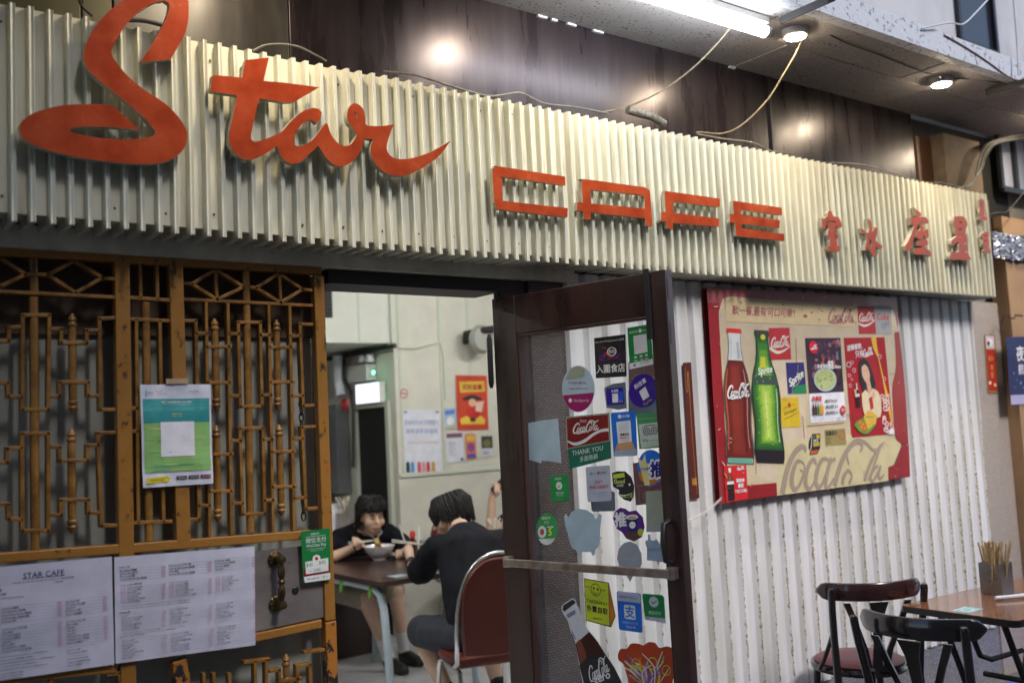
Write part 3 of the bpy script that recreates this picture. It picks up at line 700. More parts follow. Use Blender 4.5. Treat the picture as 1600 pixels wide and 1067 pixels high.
# left panel
thin(G1, (-180,62), (-95,125), (0,75), (85,130), (0,170), (-95,125)); thin(G1, (85,130), (160,131)); thin(G1, (160,131), (250,84), (345,141), (255,192), (160,131)); thin(G1, (345,142), (382,145))
thin(G1, (-200,178), (385,207), w=.010)
rod(G1, (113,62), (116,190)); rod(G1, (114,205), (119,1062))
for ys in ((268, 588), (669, 998)):
    a, b = ys; dx = 3 if a > 300 else 0
    thin(G1, (75-dx,a), (165-dx,a), (161,b), (74,b), (75-dx,a))
thin(G1, (170,315), (205,315), (205,362), (292,362), (292,320), (330,320)); thin(G1, (170,542), (200,542), (200,495), (297,495), (297,540), (332,540))
thin(G1, (168,713), (200,715), (200,762), (295,760), (295,710), (330,708)); thin(G1, (170,945), (205,945), (205,895), (298,893), (298,938), (335,938))
thin(G1, (385,278), (335,280), (338,588), (385,588)); thin(G1, (385,665), (330,668), (342,982), (390,980))
thin(G1, (-60,355), (28,355), (28,310), (70,308)); thin(G1, (-60,495), (25,497), (25,543), (70,545)); thin(G1, (-60,770), (22,768), (22,720), (70,717)); thin(G1, (-60,910), (25,908), (28,958), (72,960))
finial(G1, (245,262), (248,602)); finial(G1, (242,652), (245,1008)); finial(G1, (-18,262), (-18,602)); finial(G1, (-20,652), (-18,1008))
thin(G1, (-60,200), (-62,1070)); rod(G1, (-200,180), (-200,1075))
# middle narrow bay
thin(G2, (435,208), (568,217)); thin(G2, (435,281), (568,287)); thin(G2, (472,96), (475,208)); thin(G2, (530,98), (532,212))
rod(G2, (495,222), (507,1034)); thin(G2, (460,285), (467,968)); thin(G2, (540,288), (553,966)); thin(G2, (445,972), (578,967)); thin(G2, (440,583), (463,583)); thin(G2, (442,662), (464,662))
# right bay
thin(G2, (617,160), (650,162)); thin(G2, (650,162), (730,113), (825,172), (735,215), (650,162)); thin(G2, (728,113), (735,214)); thin(G2, (825,172), (868,175))
thin(G2, (868,175), (945,127), (1025,180), (951,226), (868,175)); thin(G2, (945,127), (951,226)); thin(G2, (1025,180), (1053,183)); thin(G2, (616,214), (1056,235), w=.010)
rod(G2, (835,112), (838,222)); rod(G2, (838,232), (852,1004))
thin(G2, (697,222), (710,1016), w=.010); thin(G2, (771,225), (784,1010), w=.010); thin(G2, (910,233), (925,998), w=.010); thin(G2, (981,237), (996,992), w=.010)
for xa, xb, ys in ((700, 780, (375, 497, 740, 865)), (914, 992, (377, 495, 731, 850))):
    for y in ys: o_ = (y-375)*.016; thin(G2, (xa+o_, y), (xb+o_, y-1))
finial(G2, (729,278), (737,592)); finial(G2, (735,640), (741,968)); finial(G2, (940,282), (945,588)); finial(G2, (948,638), (958,948))
thin(G2, (806,292), (881,292), (887,576), (814,578), (806,292)); thin(G2, (812,652), (890,650), (896,940), (822,943), (812,652))
for a, b in (((775,331),(808,331)), ((881,335),(913,335)), ((780,541),(812,541)), ((887,539),(918,538)), ((783,693),(814,693)), ((890,690),(922,689)), ((787,905),(820,905)), ((895,896),(926,894))): thin(G2, a, b)
thin(G2, (618,286), (662,287), (668,560)); thin(G2, (664,330), (698,330)); thin(G2, (668,690), (673,960), (628,962)); thin(G2, (673,913), (708,913)); thin(G2, (625,645), (667,645), (668,690))
thin(G2, (1056,299), (1016,298), (1027,576), (1060,573)); thin(G2, (984,338), (1016,338)); thin(G2, (988,541), (1025,540)); thin(G2, (1064,645), (1023,648), (1036,925), (1072,922)); thin(G2, (992,686), (1024,686)); thin(G2, (995,888), (1033,886))
# below the lock plate
def gq(x, y): return ((390+x/4.5)*2.177, (830+y/4.5-370)*2.177)
thin(G2, gq(-40,915), gq(130,895), gq(130,900)); thin(G2, gq(30,912), gq(32,1090)); thin(G2, gq(108,900), gq(110,1090)); thin(G2, gq(135,978), gq(200,968), gq(205,1090)); thin(G2, gq(215,1050), gq(350,1030)); finial(G2, gq(255,860), gq(262,1110)); thin(G2, gq(325,940), gq(330,1090)); thin(G2, gq(345,940), gq(415,932), gq(418,1090)); thin(G2, gq(380,845), gq(510,828))
for x in (-520, -440, -330, -260, -150): thin(G2, gq(x, 1000), gq(x+4, 1120))
thin(G1, gq(-1500, 1020), gq(-1400, 1010), gq(-1398, 1120)); thin(G1, gq(-1000, 1000), gq(-920, 990), gq(-918, 1120))
# panels behind the grille
bk = MB().box((-1.5, 3.205, 0), (gp(512, 700).x-.01, 3.215, 2.075)).build('backing_panel', mat('grey_glass_board', (.36, .36, .31), .4, col2=(.27, .27, .23), scale=2.0, stretch=(2, 1, .6), thr=(.3, .7), rvar=.12), G2)
MB().box((-1.5, 3.19, 1.93), (gp(512, 700).x-.01, 3.2045, 2.164)).build('transom_panel', mat('brown_transom', (.09, .055, .03), .45), G2)
# lock plate and pull handle
MB().add([gp(296, 872, .006), gp(508, 848, .006), gp(509, 962, .006), gp(296, 1008, .006), gp(296, 872, .003), gp(508, 848, .003), gp(509, 962, .003), gp(296, 1008, .003)], [(3,2,1,0),(4,5,6,7),(0,1,5,4),(1,2,6,5),(2,3,7,6),(3,0,4,7)]).build('lock_plate', steel, G2); LP = bpy.data.objects['lock_plate']
brass = mat('aged_brass', (.16, .11, .05), .38, metal=.9, var=.5, scale=30)
hd = MB()
Mn = Matrix(((1,0,0,0),(0,0,-1,0),(0,1,0,0),(0,0,0,1))).to_3x3()
for px, py in ((428, 872), (429.5, 942)):
    c = gp(px, py, .008)
    hd.lathe(c, [(.022, 0), (.025, .004), (.02, .008), (.021, .011), (.012, .014), (.010, .045), (.014, .05), (.012, .06), (.002, .062)], 18, M=Mn)
    for k in range(10): a = k*.628; hd.lathe(c+Vector((math.cos(a)*.02, -.006, math.sin(a)*.02)), [(.005, -.003), (.006, .002), (.002, .006)], 6, M=Mn)
a, b = gp(428.5, 872, .052), gp(430, 942, .052)
hd.tube([a.lerp(b, t) for t in (0, .1, .2, .28, .36, .44, .47, .5, .53, .56, .64, .72, .8, .9, 1)], [.006, .007, .011, .0125, .011, .007, .011, .012, .011, .007, .011, .0125, .011, .007, .006], 12)
hd.build('pull_handle', brass, LP, smooth=True)
MB().lathe(gp(460, 921, .0062), [(.012, 0), (.012, .004), (.009, .006)], 14, M=Mn).build('keyhole', black_metal, LP)
# chain hanging on the gate
ch = empty('hanging_chain', g(1040, 950), 'dark steel chain hanging behind the gate leaf bars', 'chain')
lk = None
for i in range(26):
    t = i/25; c = g(1028+14*t, 350+600*t, -.02)
    pts = [c+Vector(((.0075*math.cos(a) if i % 2 else 0), (0 if i % 2 else .0075*math.cos(a)), .016*math.sin(a))) for a in [k*math.pi/5 for k in range(10)]]
    MB().tube(pts, .0028, 5, closed=True).build('chain_link', mat('chain_steel', (.12, .12, .12), .4, metal=.8), ch, smooth=True)

# ================================================================ the open door
HX, HY, DW, DZ = 2.33, 3.165, .817, 2.092
PD = Plane((HX, HY, 0), (.172, -.985, 0))
def glass_mat(name, tint, rough=.02, refl=.9, dust_sheen=0.):
    m = bpy.data.materials.new(name); m.use_nodes = True; t = m.node_tree; t.nodes.clear()
    o = t.nodes.new('ShaderNodeOutputMaterial'); mx = t.nodes.new('ShaderNodeMixShader'); tr = t.nodes.new('ShaderNodeBsdfTransparent'); gl = t.nodes.new('ShaderNodeBsdfGlossy'); fr = t.nodes.new('ShaderNodeFresnel')
    tr.inputs[0].default_value = (*tint, 1); gl.inputs['Roughness'].default_value = rough; gl.inputs[0].default_value = (refl, refl, refl, 1); fr.inputs[0].default_value = 1.5
    t.links.new(fr.outputs[0], mx.inputs[0]); t.links.new(tr.outputs[0], mx.inputs[1]); t.links.new(gl.outputs[0], mx.inputs[2]); 
    if dust_sheen:  # lavender diffuse dust layer, tinted to paint in the sheen on the glass
        df = t.nodes.new('ShaderNodeBsdfDiffuse'); df.inputs[0].default_value = (.62, .60, .70, 1); m2 = t.nodes.new('ShaderNodeMixShader'); nz = t.nodes.new('ShaderNodeTexNoise'); nz.inputs['Scale'].default_value = 5; nz.inputs['Detail'].default_value = 6; tc = t.nodes.new('ShaderNodeTexCoord'); t.links.new(tc.outputs['Object'], nz.inputs[0])
        mr = t.nodes.new('ShaderNodeMapRange'); mr.inputs[1].default_value = .35; mr.inputs[2].default_value = .7; mr.inputs[3].default_value = dust_sheen*.5; mr.inputs[4].default_value = dust_sheen*1.8; t.links.new(nz.outputs[0], mr.inputs[0]); t.links.new(mr.outputs[0], m2.inputs[0]); t.links.new(mx.outputs[0], m2.inputs[1]); t.links.new(df.outputs[0], m2.inputs[2]); t.links.new(m2.outputs[0], o.inputs[0])
    else: t.links.new(mx.outputs[0], o.inputs[0])
    return m
glass = glass_mat('door_glass', (.90, .93, .91), dust_sheen=.10)
D = empty('glazed_door', (HX, HY, 0), 'open dark brown wooden door with tall glass pane covered in stickers', 'door')
gl0, gt0 = PD.uv(806, 519); gr0, gt1 = PD.uv(1020, 496); gtop = (gt0+gt1)/2; gbot = .22
def dbox(nm, u0, u1, v0, v1, d0, d1, m, bevel=.003, par=None):
    mb = MB(); vs = [PD.p(u, v, d) for d in (d0, d1) for v in (v0, v1) for u in (u0, u1)]
    return mb.add(vs, [(0,2,3,1),(4,5,7,6),(0,1,5,4),(2,6,7,3),(0,4,6,2),(1,3,7,5)]).build(nm, m, par or D, bevel=bevel)
TH = .042
dbox('hinge_stile', 0, gl0, .02, DZ, -TH, 0, dark_wood); LS = dbox('lock_stile', gr0, DW, .02, DZ, -TH, .0, dark_wood)
dbox('top_rail', gl0+.0005, gr0-.0005, gtop, DZ-.001, -TH+.001, -.001, dark_wood); dbox('bottom_rail', gl0+.0005, gr0-.0005, .021, gbot, -TH+.001, -.001, dark_wood)
# glazing beads
bd = .012
for nm, q in (('glazing_bead', (gl0+.001, gl0+bd, gbot, gtop)), ('glazing_bead', (gr0-bd, gr0-.001, gbot, gtop)), ('glazing_bead', (gl0+bd, gr0-bd, gtop-bd, gtop-.001)), ('glazing_bead', (gl0+bd, gr0-bd, gbot+.001, gbot+bd))):
    dbox(nm, *q, -.017, -.003, mat('dark_wood_bead', (.05, .02, .013), .35), .002)
vs = [PD.p(u, v, -.020) for u, v in ((gl0, gbot), (gr0, gbot), (gr0, gtop), (gl0, gtop))]
MB().add(vs, [(0,1,2,3)]).build('glass_pane', glass, D)
# push bar with end plates
u0, v0 = PD.uv(793, 879); u1, v1 = PD.uv(1056, 889); vb = (v0+v1)/2
pb = mat('worn_brass', (.42, .36, .32), .33, metal=.75, col2=(.22, .17, .14), scale=14, thr=(.35, .6))
PBR = dbox('push_bar', .035, DW-.035, vb-.017, vb+.013, .032, .042, pb, .003); dbox('bar_bracket', .02, .05, vb-.022, vb+.018, .0005, .0318, pb, .002, PBR); dbox('bar_bracket', DW-.05, DW-.02, vb-.022, vb+.018, .0005, .0318, pb, .002, PBR)
# flush bolt groove, lock plates on the edge, handle, hinge
dbox('flush_bolt', DW-.085, DW-.062, 1.86, DZ+.012, .0005, .006, black_metal, .002, LS)
for z in (1.99, 1.84):
    mb = MB(); q = [PD.p(DW+.0015, z+a, b) for a, b in ((0, -.032), (.075, -.032), (.075, -.012), (0, -.012))]; mb.add(q, [(0,1,2,3)]).build('lock_face', mat('edge_plate', (.12, .08, .1), .4, metal=.5), LS)
mb = MB(); uh, vh = PD.uv(1050, 846); mb.tube([PD.p(DW-.045, vh-.07, .001), PD.p(DW-.045, vh-.06, .035), PD.p(DW-.045, vh, .046), PD.p(DW-.045, vh+.06, .035), PD.p(DW-.045, vh+.07, .001)], .009, 10).build('pull_handle', black_metal, D, smooth=True)
_, vt = PD.uv(772, 530); _, vbm = PD.uv(774, 598)
mb = MB(); mb.tube([PD.p(-.012, vbm-.02, .012), PD.p(-.012, vbm, .012), PD.p(-.012, vt, .012), PD.p(-.012, vt+.02, .012)], [.006, .011, .011, .006], 12).build('hinge', black_metal, D, smooth=True)
mb = MB(); mb.tube([PD.p(-.012, .3, .012), PD.p(-.012, .45, .012)], .011, 12).build('hinge', black_metal, D, smooth=True)
# door frame
DF = empty('door_frame', (1.9, 3.16, 0), 'dark brown door frame with black head under the lintel', 'door frame')
MB().box((2.345, 3.125, 0), (2.4755, 3.172, 2.164)).build('jamb', dark_wood, DF, bevel=.003)
MB().box((1.60, 3.12, 2.115), (2.3448, 3.30, 2.164)).build('head', mat('frame_head', (.014, .010, .010), .5), DF)
MB().box((1.572, 3.165, 0), (1.60, 3.31, 2.164)).build('jamb', dark_wood, DF, bevel=.003)
# woven brown panel between jamb and corrugated wall
def weave_mat():
    m = mat('woven_brown', (.05, .032, .024), .4); t = m.node_tree; b = t.nodes['Principled BSDF']
    tc = t.nodes.new('ShaderNodeTexCoord'); ck = t.nodes.new('ShaderNodeTexBrick'); ck.inputs['Scale'].default_value = 24; ck.inputs['Color1'].default_value = (.13, .085, .06, 1); ck.inputs['Color2'].default_value = (.06, .04, .03, 1); ck.inputs['Mortar'].default_value = (.012, .01, .01, 1); ck.inputs['Mortar Size'].default_value = .05
    mp = t.nodes.new('ShaderNodeMapping'); mp.inputs['Rotation'].default_value = (R(90), 0, 0); t.links.new(tc.outputs['Object'], mp.inputs[0]); t.links.new(mp.outputs[0], ck.inputs[0]); t.links.new(ck.outputs[0], b.inputs['Base Color']); return m
tag(MB().box((2.4765, 3.112, 0), (2.654, 3.134, 2.2)).build('woven_panel', weave_mat()), 'dark brown woven panel beside the door jamb, seen through glass', 'panel')
# ================================================================ writing on the door: stickers
W_ = (.78, .78, .80); K_ = (.02, .02, .022); RED = srgb(200, 30, 36); DRED = srgb(120, 22, 26); GRN = srgb(22, 140, 70); BLU = srgb(20, 110, 215); PALE = srgb(168, 190, 205); GREY = srgb(150, 158, 168)
stk = print_mat('sticker', .3, .3)
SG = 'stickers on the glass door'
def door_sheet(quad, d=-.0195): return Sheet(PD, quad, d=d, th=.0004)
def stick(s, nm, label): return s.done(nm, label, 'sticker', SG, m=stk, pm=stk)
def blk(s, x0, y0, x1, y1, cols, rows, col, seed):      # block of tiny lettering too small to read
    rng = random.Random(seed)
    for r_ in range(rows):
        y = y0+(y1-y0)*r_/rows; h = (y1-y0)/rows*.6; x = x0
        while x < x1:
            ww = rng.uniform(.03, .09); s.rect(x, y, min(x1, x+ww), y+h, col, n=1); x += ww+.02
# black festival sticker
s = door_sheet([(923,528),(972,522),(974,588),(926,591)]).sub(K_)
for i in range(26):
    rng = random.Random(i); s.ell(.1+.75*rng.random(), .22+.38*rng.random(), .03+.04*rng.random(), .02+.03*rng.random(), random.Random(i*3).choice([srgb(70,20,120), srgb(150,40,20), srgb(90,20,90), srgb(40,30,150), srgb(190,60,20)]), n=8)
s.ring(.56,.38,.15,.11,.18,W_).text(.45,.31,.67,.44,'叁拾',W_,.01).text(.05,.08,.95,.15,'Best-Ever Dining Awards 2018',W_,.01).text(.04,.66,.96,.90,'入圍食店',W_,.02)
stick(s, 'sticker', 'black square sticker with white lettering and neon glow, top of pane')
# green wechat sticker with the code area left blank
s = door_sheet([(975,512),(1011,506),(1016,569),(979,577)]).sub(GRN).rect(.24,.22,.80,.67,W_).text(.08,.09,.45,.16,'推薦使用',W_,.01).ell(.55,.12,.07,.05,W_).text(.66,.08,.95,.17,'微信支付',W_)
for x in (.28,.52,.74): s.rect(x-.06,.72,x+.06,.76,W_).text(x-.09,.80,x+.09,.85,'掃碼',W_)
s.rect(0,.86,1,1,W_).ell(.22,.925,.06,.035,srgb(120,110,190)).text(.35,.88,.95,.92,'微信支付服務商',K_).text(.35,.93,.9,.96,'Payment Services',GREY)
stick(s, 'sticker', 'green payment sticker with blank white square, top right of pane')
# red orange festive papers behind the glass
s = door_sheet([(976,566),(1021,560),(1023,606),(977,608)], d=-.0215).sub(srgb(206,110,80)).stroke([(.1,.1),(.5,.1),(.5,.5),(.2,.5),(.2,.8),(.8,.8)],.03,srgb(220,170,60)).rect(.72,.6,1,.76,W_); stick(s, 'backed_sticker', 'orange red paper with gold key pattern behind round purple sticker')
# foodpanda oval
s = door_sheet([(873,571),(924,571),(924,644),(873,644)])
s.sub(PALE, [(.5+.5*math.cos(a), .5+.5*math.sin(a)) for a in [k*math.pi/20 for k in range(40)]])
low = [(.5+.49*math.cos(a), .5+.49*math.sin(a)) for a in [k*math.pi/20 for k in range(1, 20)]]; low = [p for p in low if p[1] > .62]; s.poly([(.97,.58)]+low+[(.03,.64)], srgb(150,25,95))
s.text(.2,.34,.75,.41,'戶戶送外賣平台',srgb(170,60,80)).text(.22,.46,.8,.52,'order online now',srgb(170,70,110)).ell(.26,.75,.055,.045,W_).text(.35,.71,.85,.80,'foodpanda',srgb(225,190,210),.01).poly([(.1,.3),(.25,.08),(.5,.02),(.7,.08),(.68,.24),(.4,.28)], srgb(150,160,140), True)
stick(s, 'sticker', 'oval sticker, pale above and magenta below, with a delivery name')
# small blue sticker on a pale backing
s = door_sheet([(938,600),(972,597),(974,640),(941,641)], d=-.0205); s.sub(PALE, [(.0,.15),(.4,.02),(1,0),(1,.95),(.6,1),(.05,.9)]); stick(s, 'backed_sticker', 'pale cracked sticker back framing the small blue sticker')
s = door_sheet([(942,607),(968,605),(970,631),(943,633)]); s.sub(srgb(40,30,150), rr(0,0,1,1,.08)).rect(.34,.34,.68,.88,W_).text(.3,.08,.72,.28,'免運費',W_,.02).poly([(.7,.3),(1,.2),(1,.8),(.72,.8)], srgb(30,80,200)).text(.74,.78,.95,.9,'拍住賞',W_); stick(s, 'sticker', 'small dark blue rounded sticker with blank white square')
# round violet sticker
s = door_sheet([(977,586),(1022,582),(1023,635),(978,638)]); s.sub(srgb(52,12,140), [(.5+.5*math.cos(a)*(1+.05*math.sin(a)), .5+.5*math.sin(a)) for a in [k*math.pi/20 for k in range(40)]]).text(.18,.17,.62,.40,'拍住賞',W_,.03,rot=-.45).poly([(.36,.52),(.58,.38),(.72,.68),(.50,.80)],W_).text(.46,.80,.86,.92,'PayMe',srgb(200,170,90),rot=-.45); stick(s, 'sticker', 'round violet sticker with tilted blank square near right stile')
# pale back with wide band behind
s = door_sheet([(976,610),(1023,602),(1028,650),(977,652)], d=-.0212).sub(PALE); stick(s, 'backed_sticker', 'pale blue sticker back below the round violet sticker')
# the thank you sticker
s = door_sheet([(878,650),(947,645),(950,718),(881,734)]); s.sub(srgb(16,104,84), [(0,.02),(1,0),(1,.98),(.06,1.0)])
s.poly([(.02,.03),(.98,.02),(.98,.60),(.02,.62)], srgb(200,200,190)).poly([(.03,.04),(.97,.03),(.97,.59),(.03,.61)], DRED)
s.text(.33,.09,.50,.16,'Enjoy',W_).cola(.16,.13,.78,.36,(.7,.7,.68)).stroke([(.03,.47),(.2,.55),(.42,.52),(.62,.42),(.8,.36),(.97,.36)],[.02,.05,.06,.05,.05,.06],(.72,.74,.76)).text(.13,.66,.83,.78,'THANK YOU',(.66,.72,.7),.012).text(.27,.81,.74,.92,'多謝惠顧',(.66,.72,.7),.012)
stick(s, 'sticker', 'dark red and green sticker reading thank you with white script')
# blue alipay with phone
s = door_sheet([(949,645),(988,642),(991,712),(954,714)]); s.sub(BLU, rr(0,0,1,1,.08,.55)).poly([(.2,.22),(.78,.20),(.80,.70),(.22,.72)],W_).rect(.3,.25,.7,.45,(.66,.68,.72)).ell(.36,.10,.08,.045,W_).text(.46,.06,.75,.14,'支付寶',W_,.02).text(.3,.48,.72,.54,'推薦使用',K_,.02).text(.3,.56,.72,.61,'掃碼領紅包',RED,.01).text(.3,.63,.7,.67,'打開支付寶',GREY).poly([(.12,.80),(.2,.70),(.8,.68),(.9,.80),(.95,.9),(.05,.92)],srgb(196,150,110),True).poly([(.03,.88),(.97,.84),(1,1),(.05,1)],srgb(150,165,185)).ell(.2,.83,.03,.02,BLU)
stick(s, 'sticker', 'tall blue payment sticker with a hand holding a phone drawing')
# tripadvisor
s = door_sheet([(989,647),(1028,644),(1031,699),(994,702)]).sub(srgb(70,150,90)).poly([(.06,.30),(.95,.27),(.96,.95),(.08,.97)],srgb(196,206,200)).text(.1,.10,.9,.18,'recommended on',srgb(150,190,160)).ring(.36,.52,.14,.11,.25,K_).ring(.68,.51,.14,.11,.25,K_).ring(.36,.52,.06,.05,.5,K_).ring(.68,.51,.06,.05,.5,K_).stroke([(.18,.44),(.3,.37),(.52,.35),(.74,.36),(.86,.42)],.025,K_).poly([(.48,.58),(.56,.58),(.52,.66)],K_).text(.12,.71,.46,.84,'trip',K_).text(.47,.71,.92,.84,'advisor',srgb(120,190,120)).text(.1,.87,.9,.92,'the world knows',srgb(120,190,120))
stick(s, 'sticker', 'pale sticker with owl eyes logo beside the right stile')
# pale blank back on the left
s = door_sheet([(820,657),(869,654),(872,724),(822,724)]); s.sub(PALE, [(0,.06),(.45,.02),(.95,0),(1,1),(.6,.95),(.38,.94),(.38,1.0),(.0,.92)]); stick(s, 'backed_sticker', 'blank pale sticker back at the upper left of the pane')
# 2017 merchant award
s = door_sheet([(910,730),(948,727),(951,783),(913,785)], d=-.0188); s.sub(srgb(176,182,200), rr(0,0,1,1,.08,.66)).ell(.22,.2,.05,.035,srgb(70,160,150)).text(.29,.16,.45,.23,'支付',srgb(70,160,150)).rect(.48,.15,.55,.23,RED).text(.57,.16,.85,.23,'大眾點評',K_).text(.35,.40,.66,.50,'2017',srgb(190,60,60),.01).text(.12,.53,.88,.64,'年度人氣商戶',srgb(190,60,60),.015).text(.15,.74,.85,.78,'AWARDED TO THE MOST',GREY).text(.3,.82,.7,.86,'POPULAR SHOP',GREY)
stick(s, 'sticker', 'pale lilac award sticker with red text 2017 in mid pane')
s = door_sheet([(916,770),(955,768),(956,799),(919,800)], d=-.0208); s.sub(srgb(168,186,206), rr(0,0,1,1,.08,1.2)).text(.2,.3,.7,.6,'支付',srgb(180,200,215)); stick(s, 'backed_sticker', 'pale blue sticker back hanging below the award sticker')
# two half bird shaped food stickers
s = door_sheet([(951,737),(986,735),(987,784),(953,785)]); s.sub(K_, [(0,.05),(.25,0),(.6,.02),(.85,.2),(.98,.5),(.95,.85),(.8,1),(.5,.93),(.25,.75),(.3,.62),(.02,.5)]).poly([(.05,.1),(.55,.06),(.58,.2),(.06,.24)],srgb(190,210,80)).text(.08,.26,.56,.40,'Good',srgb(210,225,120),.03).text(.2,.42,.5,.51,"O'REE",W_,.02).ell(.78,.45,.05,.04,W_).text(.35,.72,.9,.92,'味道之選',srgb(170,200,90),.02).stroke([(.2,.7),(.5,.8),(.9,.72)],.03,W_); stick(s, 'sticker', 'black and lime leaf shaped food guide sticker in mid pane')
# red corner paper and blue round
s = door_sheet([(983,724),(1031,718),(1034,786),(988,790)], d=-.0212).sub(srgb(196,70,48)).stroke([(.15,.62),(.15,.95),(.4,.95),(.4,.75),(.28,.75),(.28,.86)],.035,srgb(230,150,60)).stroke([(.12,.55),(.5,.55),(.5,.68)],.035,srgb(230,150,60)); stick(s, 'backed_sticker', 'red paper with gold key fret behind the round blue sticker')
s = door_sheet([(990,704),(1033,702),(1034,760),(992,760)]); s.sub(BLU, [(.5+.5*math.cos(a), .5+.5*math.sin(a)) for a in [k*math.pi/20 for k in range(40)]]).poly([(.02,.62),(.98,.56),(.9,.8),(.5,.98),(.1,.85)],srgb(200,120,30),True).poly([(.02,.2),(.18,.3),(.3,.1),(.34,.35),(.42,.4),(.44,.98),(.25,.98)],srgb(216,206,150)).text(.42,.3,1.02,.78,'推',(.85,.85,.9),.1).text(.44,.33,1.0,.75,'推',srgb(20,26,120),.045).text(.12,.48,.42,.56,'FUN享',BLU,.02); stick(s, 'sticker', 'round blue and orange sticker with large dark character, right edge')
# grey-green square, crown shape, pale pin
s = door_sheet([(1004,768),(1036,766),(1037,831),(1005,832)]).sub(srgb(150,158,140)).rect(0,.86,1,1,srgb(150,150,158)).ring(.55,.5,.3,.2,.1,srgb(164,170,156)).ring(.45,.3,.2,.12,.1,srgb(164,170,156)); stick(s, 'backed_sticker', 'plain grey green square sticker back by the right stile')
s = door_sheet([(1003,836),(1039,832),(1040,880),(1004,878)]); s.sub(srgb(148,168,192), [(0,.22),(.12,.2),(.12,0),(.22,0),(.24,.2),(.36,.25),(.5,.2),(.6,.34),(.7,.45),(1,.42),(1,1),(.05,.95),(.06,.5),(0,.35)]).rect(.06,.5,.98,.62,srgb(128,150,178)); stick(s, 'backed_sticker', 'pale blue cup shaped sticker back just above the push bar')
s = door_sheet([(958,847),(998,846),(999,910),(960,910)]); s.sub(GREY, [(.5,1.0),(.38,.86),(.12,.68),(0,.42),(.08,.18),(.3,.03),(.55,0),(.8,.08),(.97,.3),(.98,.55),(.85,.72),(.62,.86)]).text(.25,.36,.8,.5,'OpenCity',srgb(165,176,182)); stick(s, 'backed_sticker', 'grey map pin shaped sticker back behind the push bar')
# green little wechat, green oval, animal-like pale back, purple push sticker
s = door_sheet([(854,744),(882,742),(885,783),(856,784)]); s.sub(GRN, rr(0,0,1,1,.07,.7)).text(.25,.09,.65,.17,'推薦使用',W_).ell(.48,.40,.17,.15,W_).stroke([(.40,.41),(.46,.45),(.58,.35)],.04,srgb(180,60,70)).text(.28,.63,.72,.73,'微信支付',W_).text(.28,.75,.72,.81,'WeChat Pay',W_).text(.12,.90,.9,.94,'scan to pay here',srgb(150,200,160)); stick(s, 'sticker', 'small green payment sticker with white bubble at mid left')
s = door_sheet([(832,803),(866,801),(866,852),(833,853)]); s.sub(srgb(46,150,80), [(.5+.5*math.cos(a), .5+.5*math.sin(a)) for a in [k*math.pi/20 for k in range(40)]]).ell(.28,.58,.2,.19,W_).ell(.28,.58,.1,.1,srgb(190,80,80)).text(.27,.08,.68,.22,'微信支付',W_,.02).text(.3,.24,.68,.34,'優惠',srgb(170,215,180)).text(.56,.48,.76,.70,'5',srgb(230,235,60),.03).rect(.52,.42,.82,.45,W_)
s.poly([(.12,.82)]+[(.5+.49*math.cos(a), .5+.49*math.sin(a)) for a in [k*math.pi/20 for k in range(3, 18)][::-1]][1:-1]+[(.88,.82)], (.7,.74,.72)); stick(s, 'sticker', 'green oval discount sticker with yellow 5 at lower left')
s = door_sheet([(876,796),(935,794),(936,869),(878,869)]); s.sub(PALE, [(0,.16),(.04,.1),(.12,.18),(.2,.06),(.4,0),(.6,.03),(.78,.12),(.85,.24),(.93,.12),(1,.15),(.96,.4),(.94,.6),(.93,.72),(.9,.82),(.82,.86),(.8,.98),(.74,1),(.7,.92),(.45,.92),(.4,1),(.34,.96),(.3,.88),(.2,.84),(.14,.72),(.08,.5),(.02,.35)]); stick(s, 'backed_sticker', 'large pale blue animal shaped sticker back above the push bar')
s = door_sheet([(952,794),(1001,792),(1003,846),(954,848)]); s.sub(srgb(84,34,128), [(0,.3),(.08,.1),(.25,0),(.42,.04),(.52,.12),(.75,.1),(.95,.3),(1,.6),(.9,.88),(.65,1),(.4,.9),(.28,.72),(.1,.6)]).text(.04,.14,.44,.56,'推',W_,.045).poly([(.44,.30),(.80,.30),(.74,.72),(.50,.74)],srgb(24,40,100)).ell(.62,.29,.19,.07,W_).ell(.62,.30,.14,.045,srgb(190,160,110)).ell(.62,.52,.1,.1,W_).text(.55,.49,.69,.55,'COFFEE',K_).poly([(.35,.75),(.5,.72),(.8,.72),(.9,.85),(.65,.96),(.45,.9)],srgb(90,60,50),True).ell(.87,.74,.09,.11,srgb(170,190,60)); stick(s, 'sticker', 'purple cloud shaped sticker with a cup and white character')
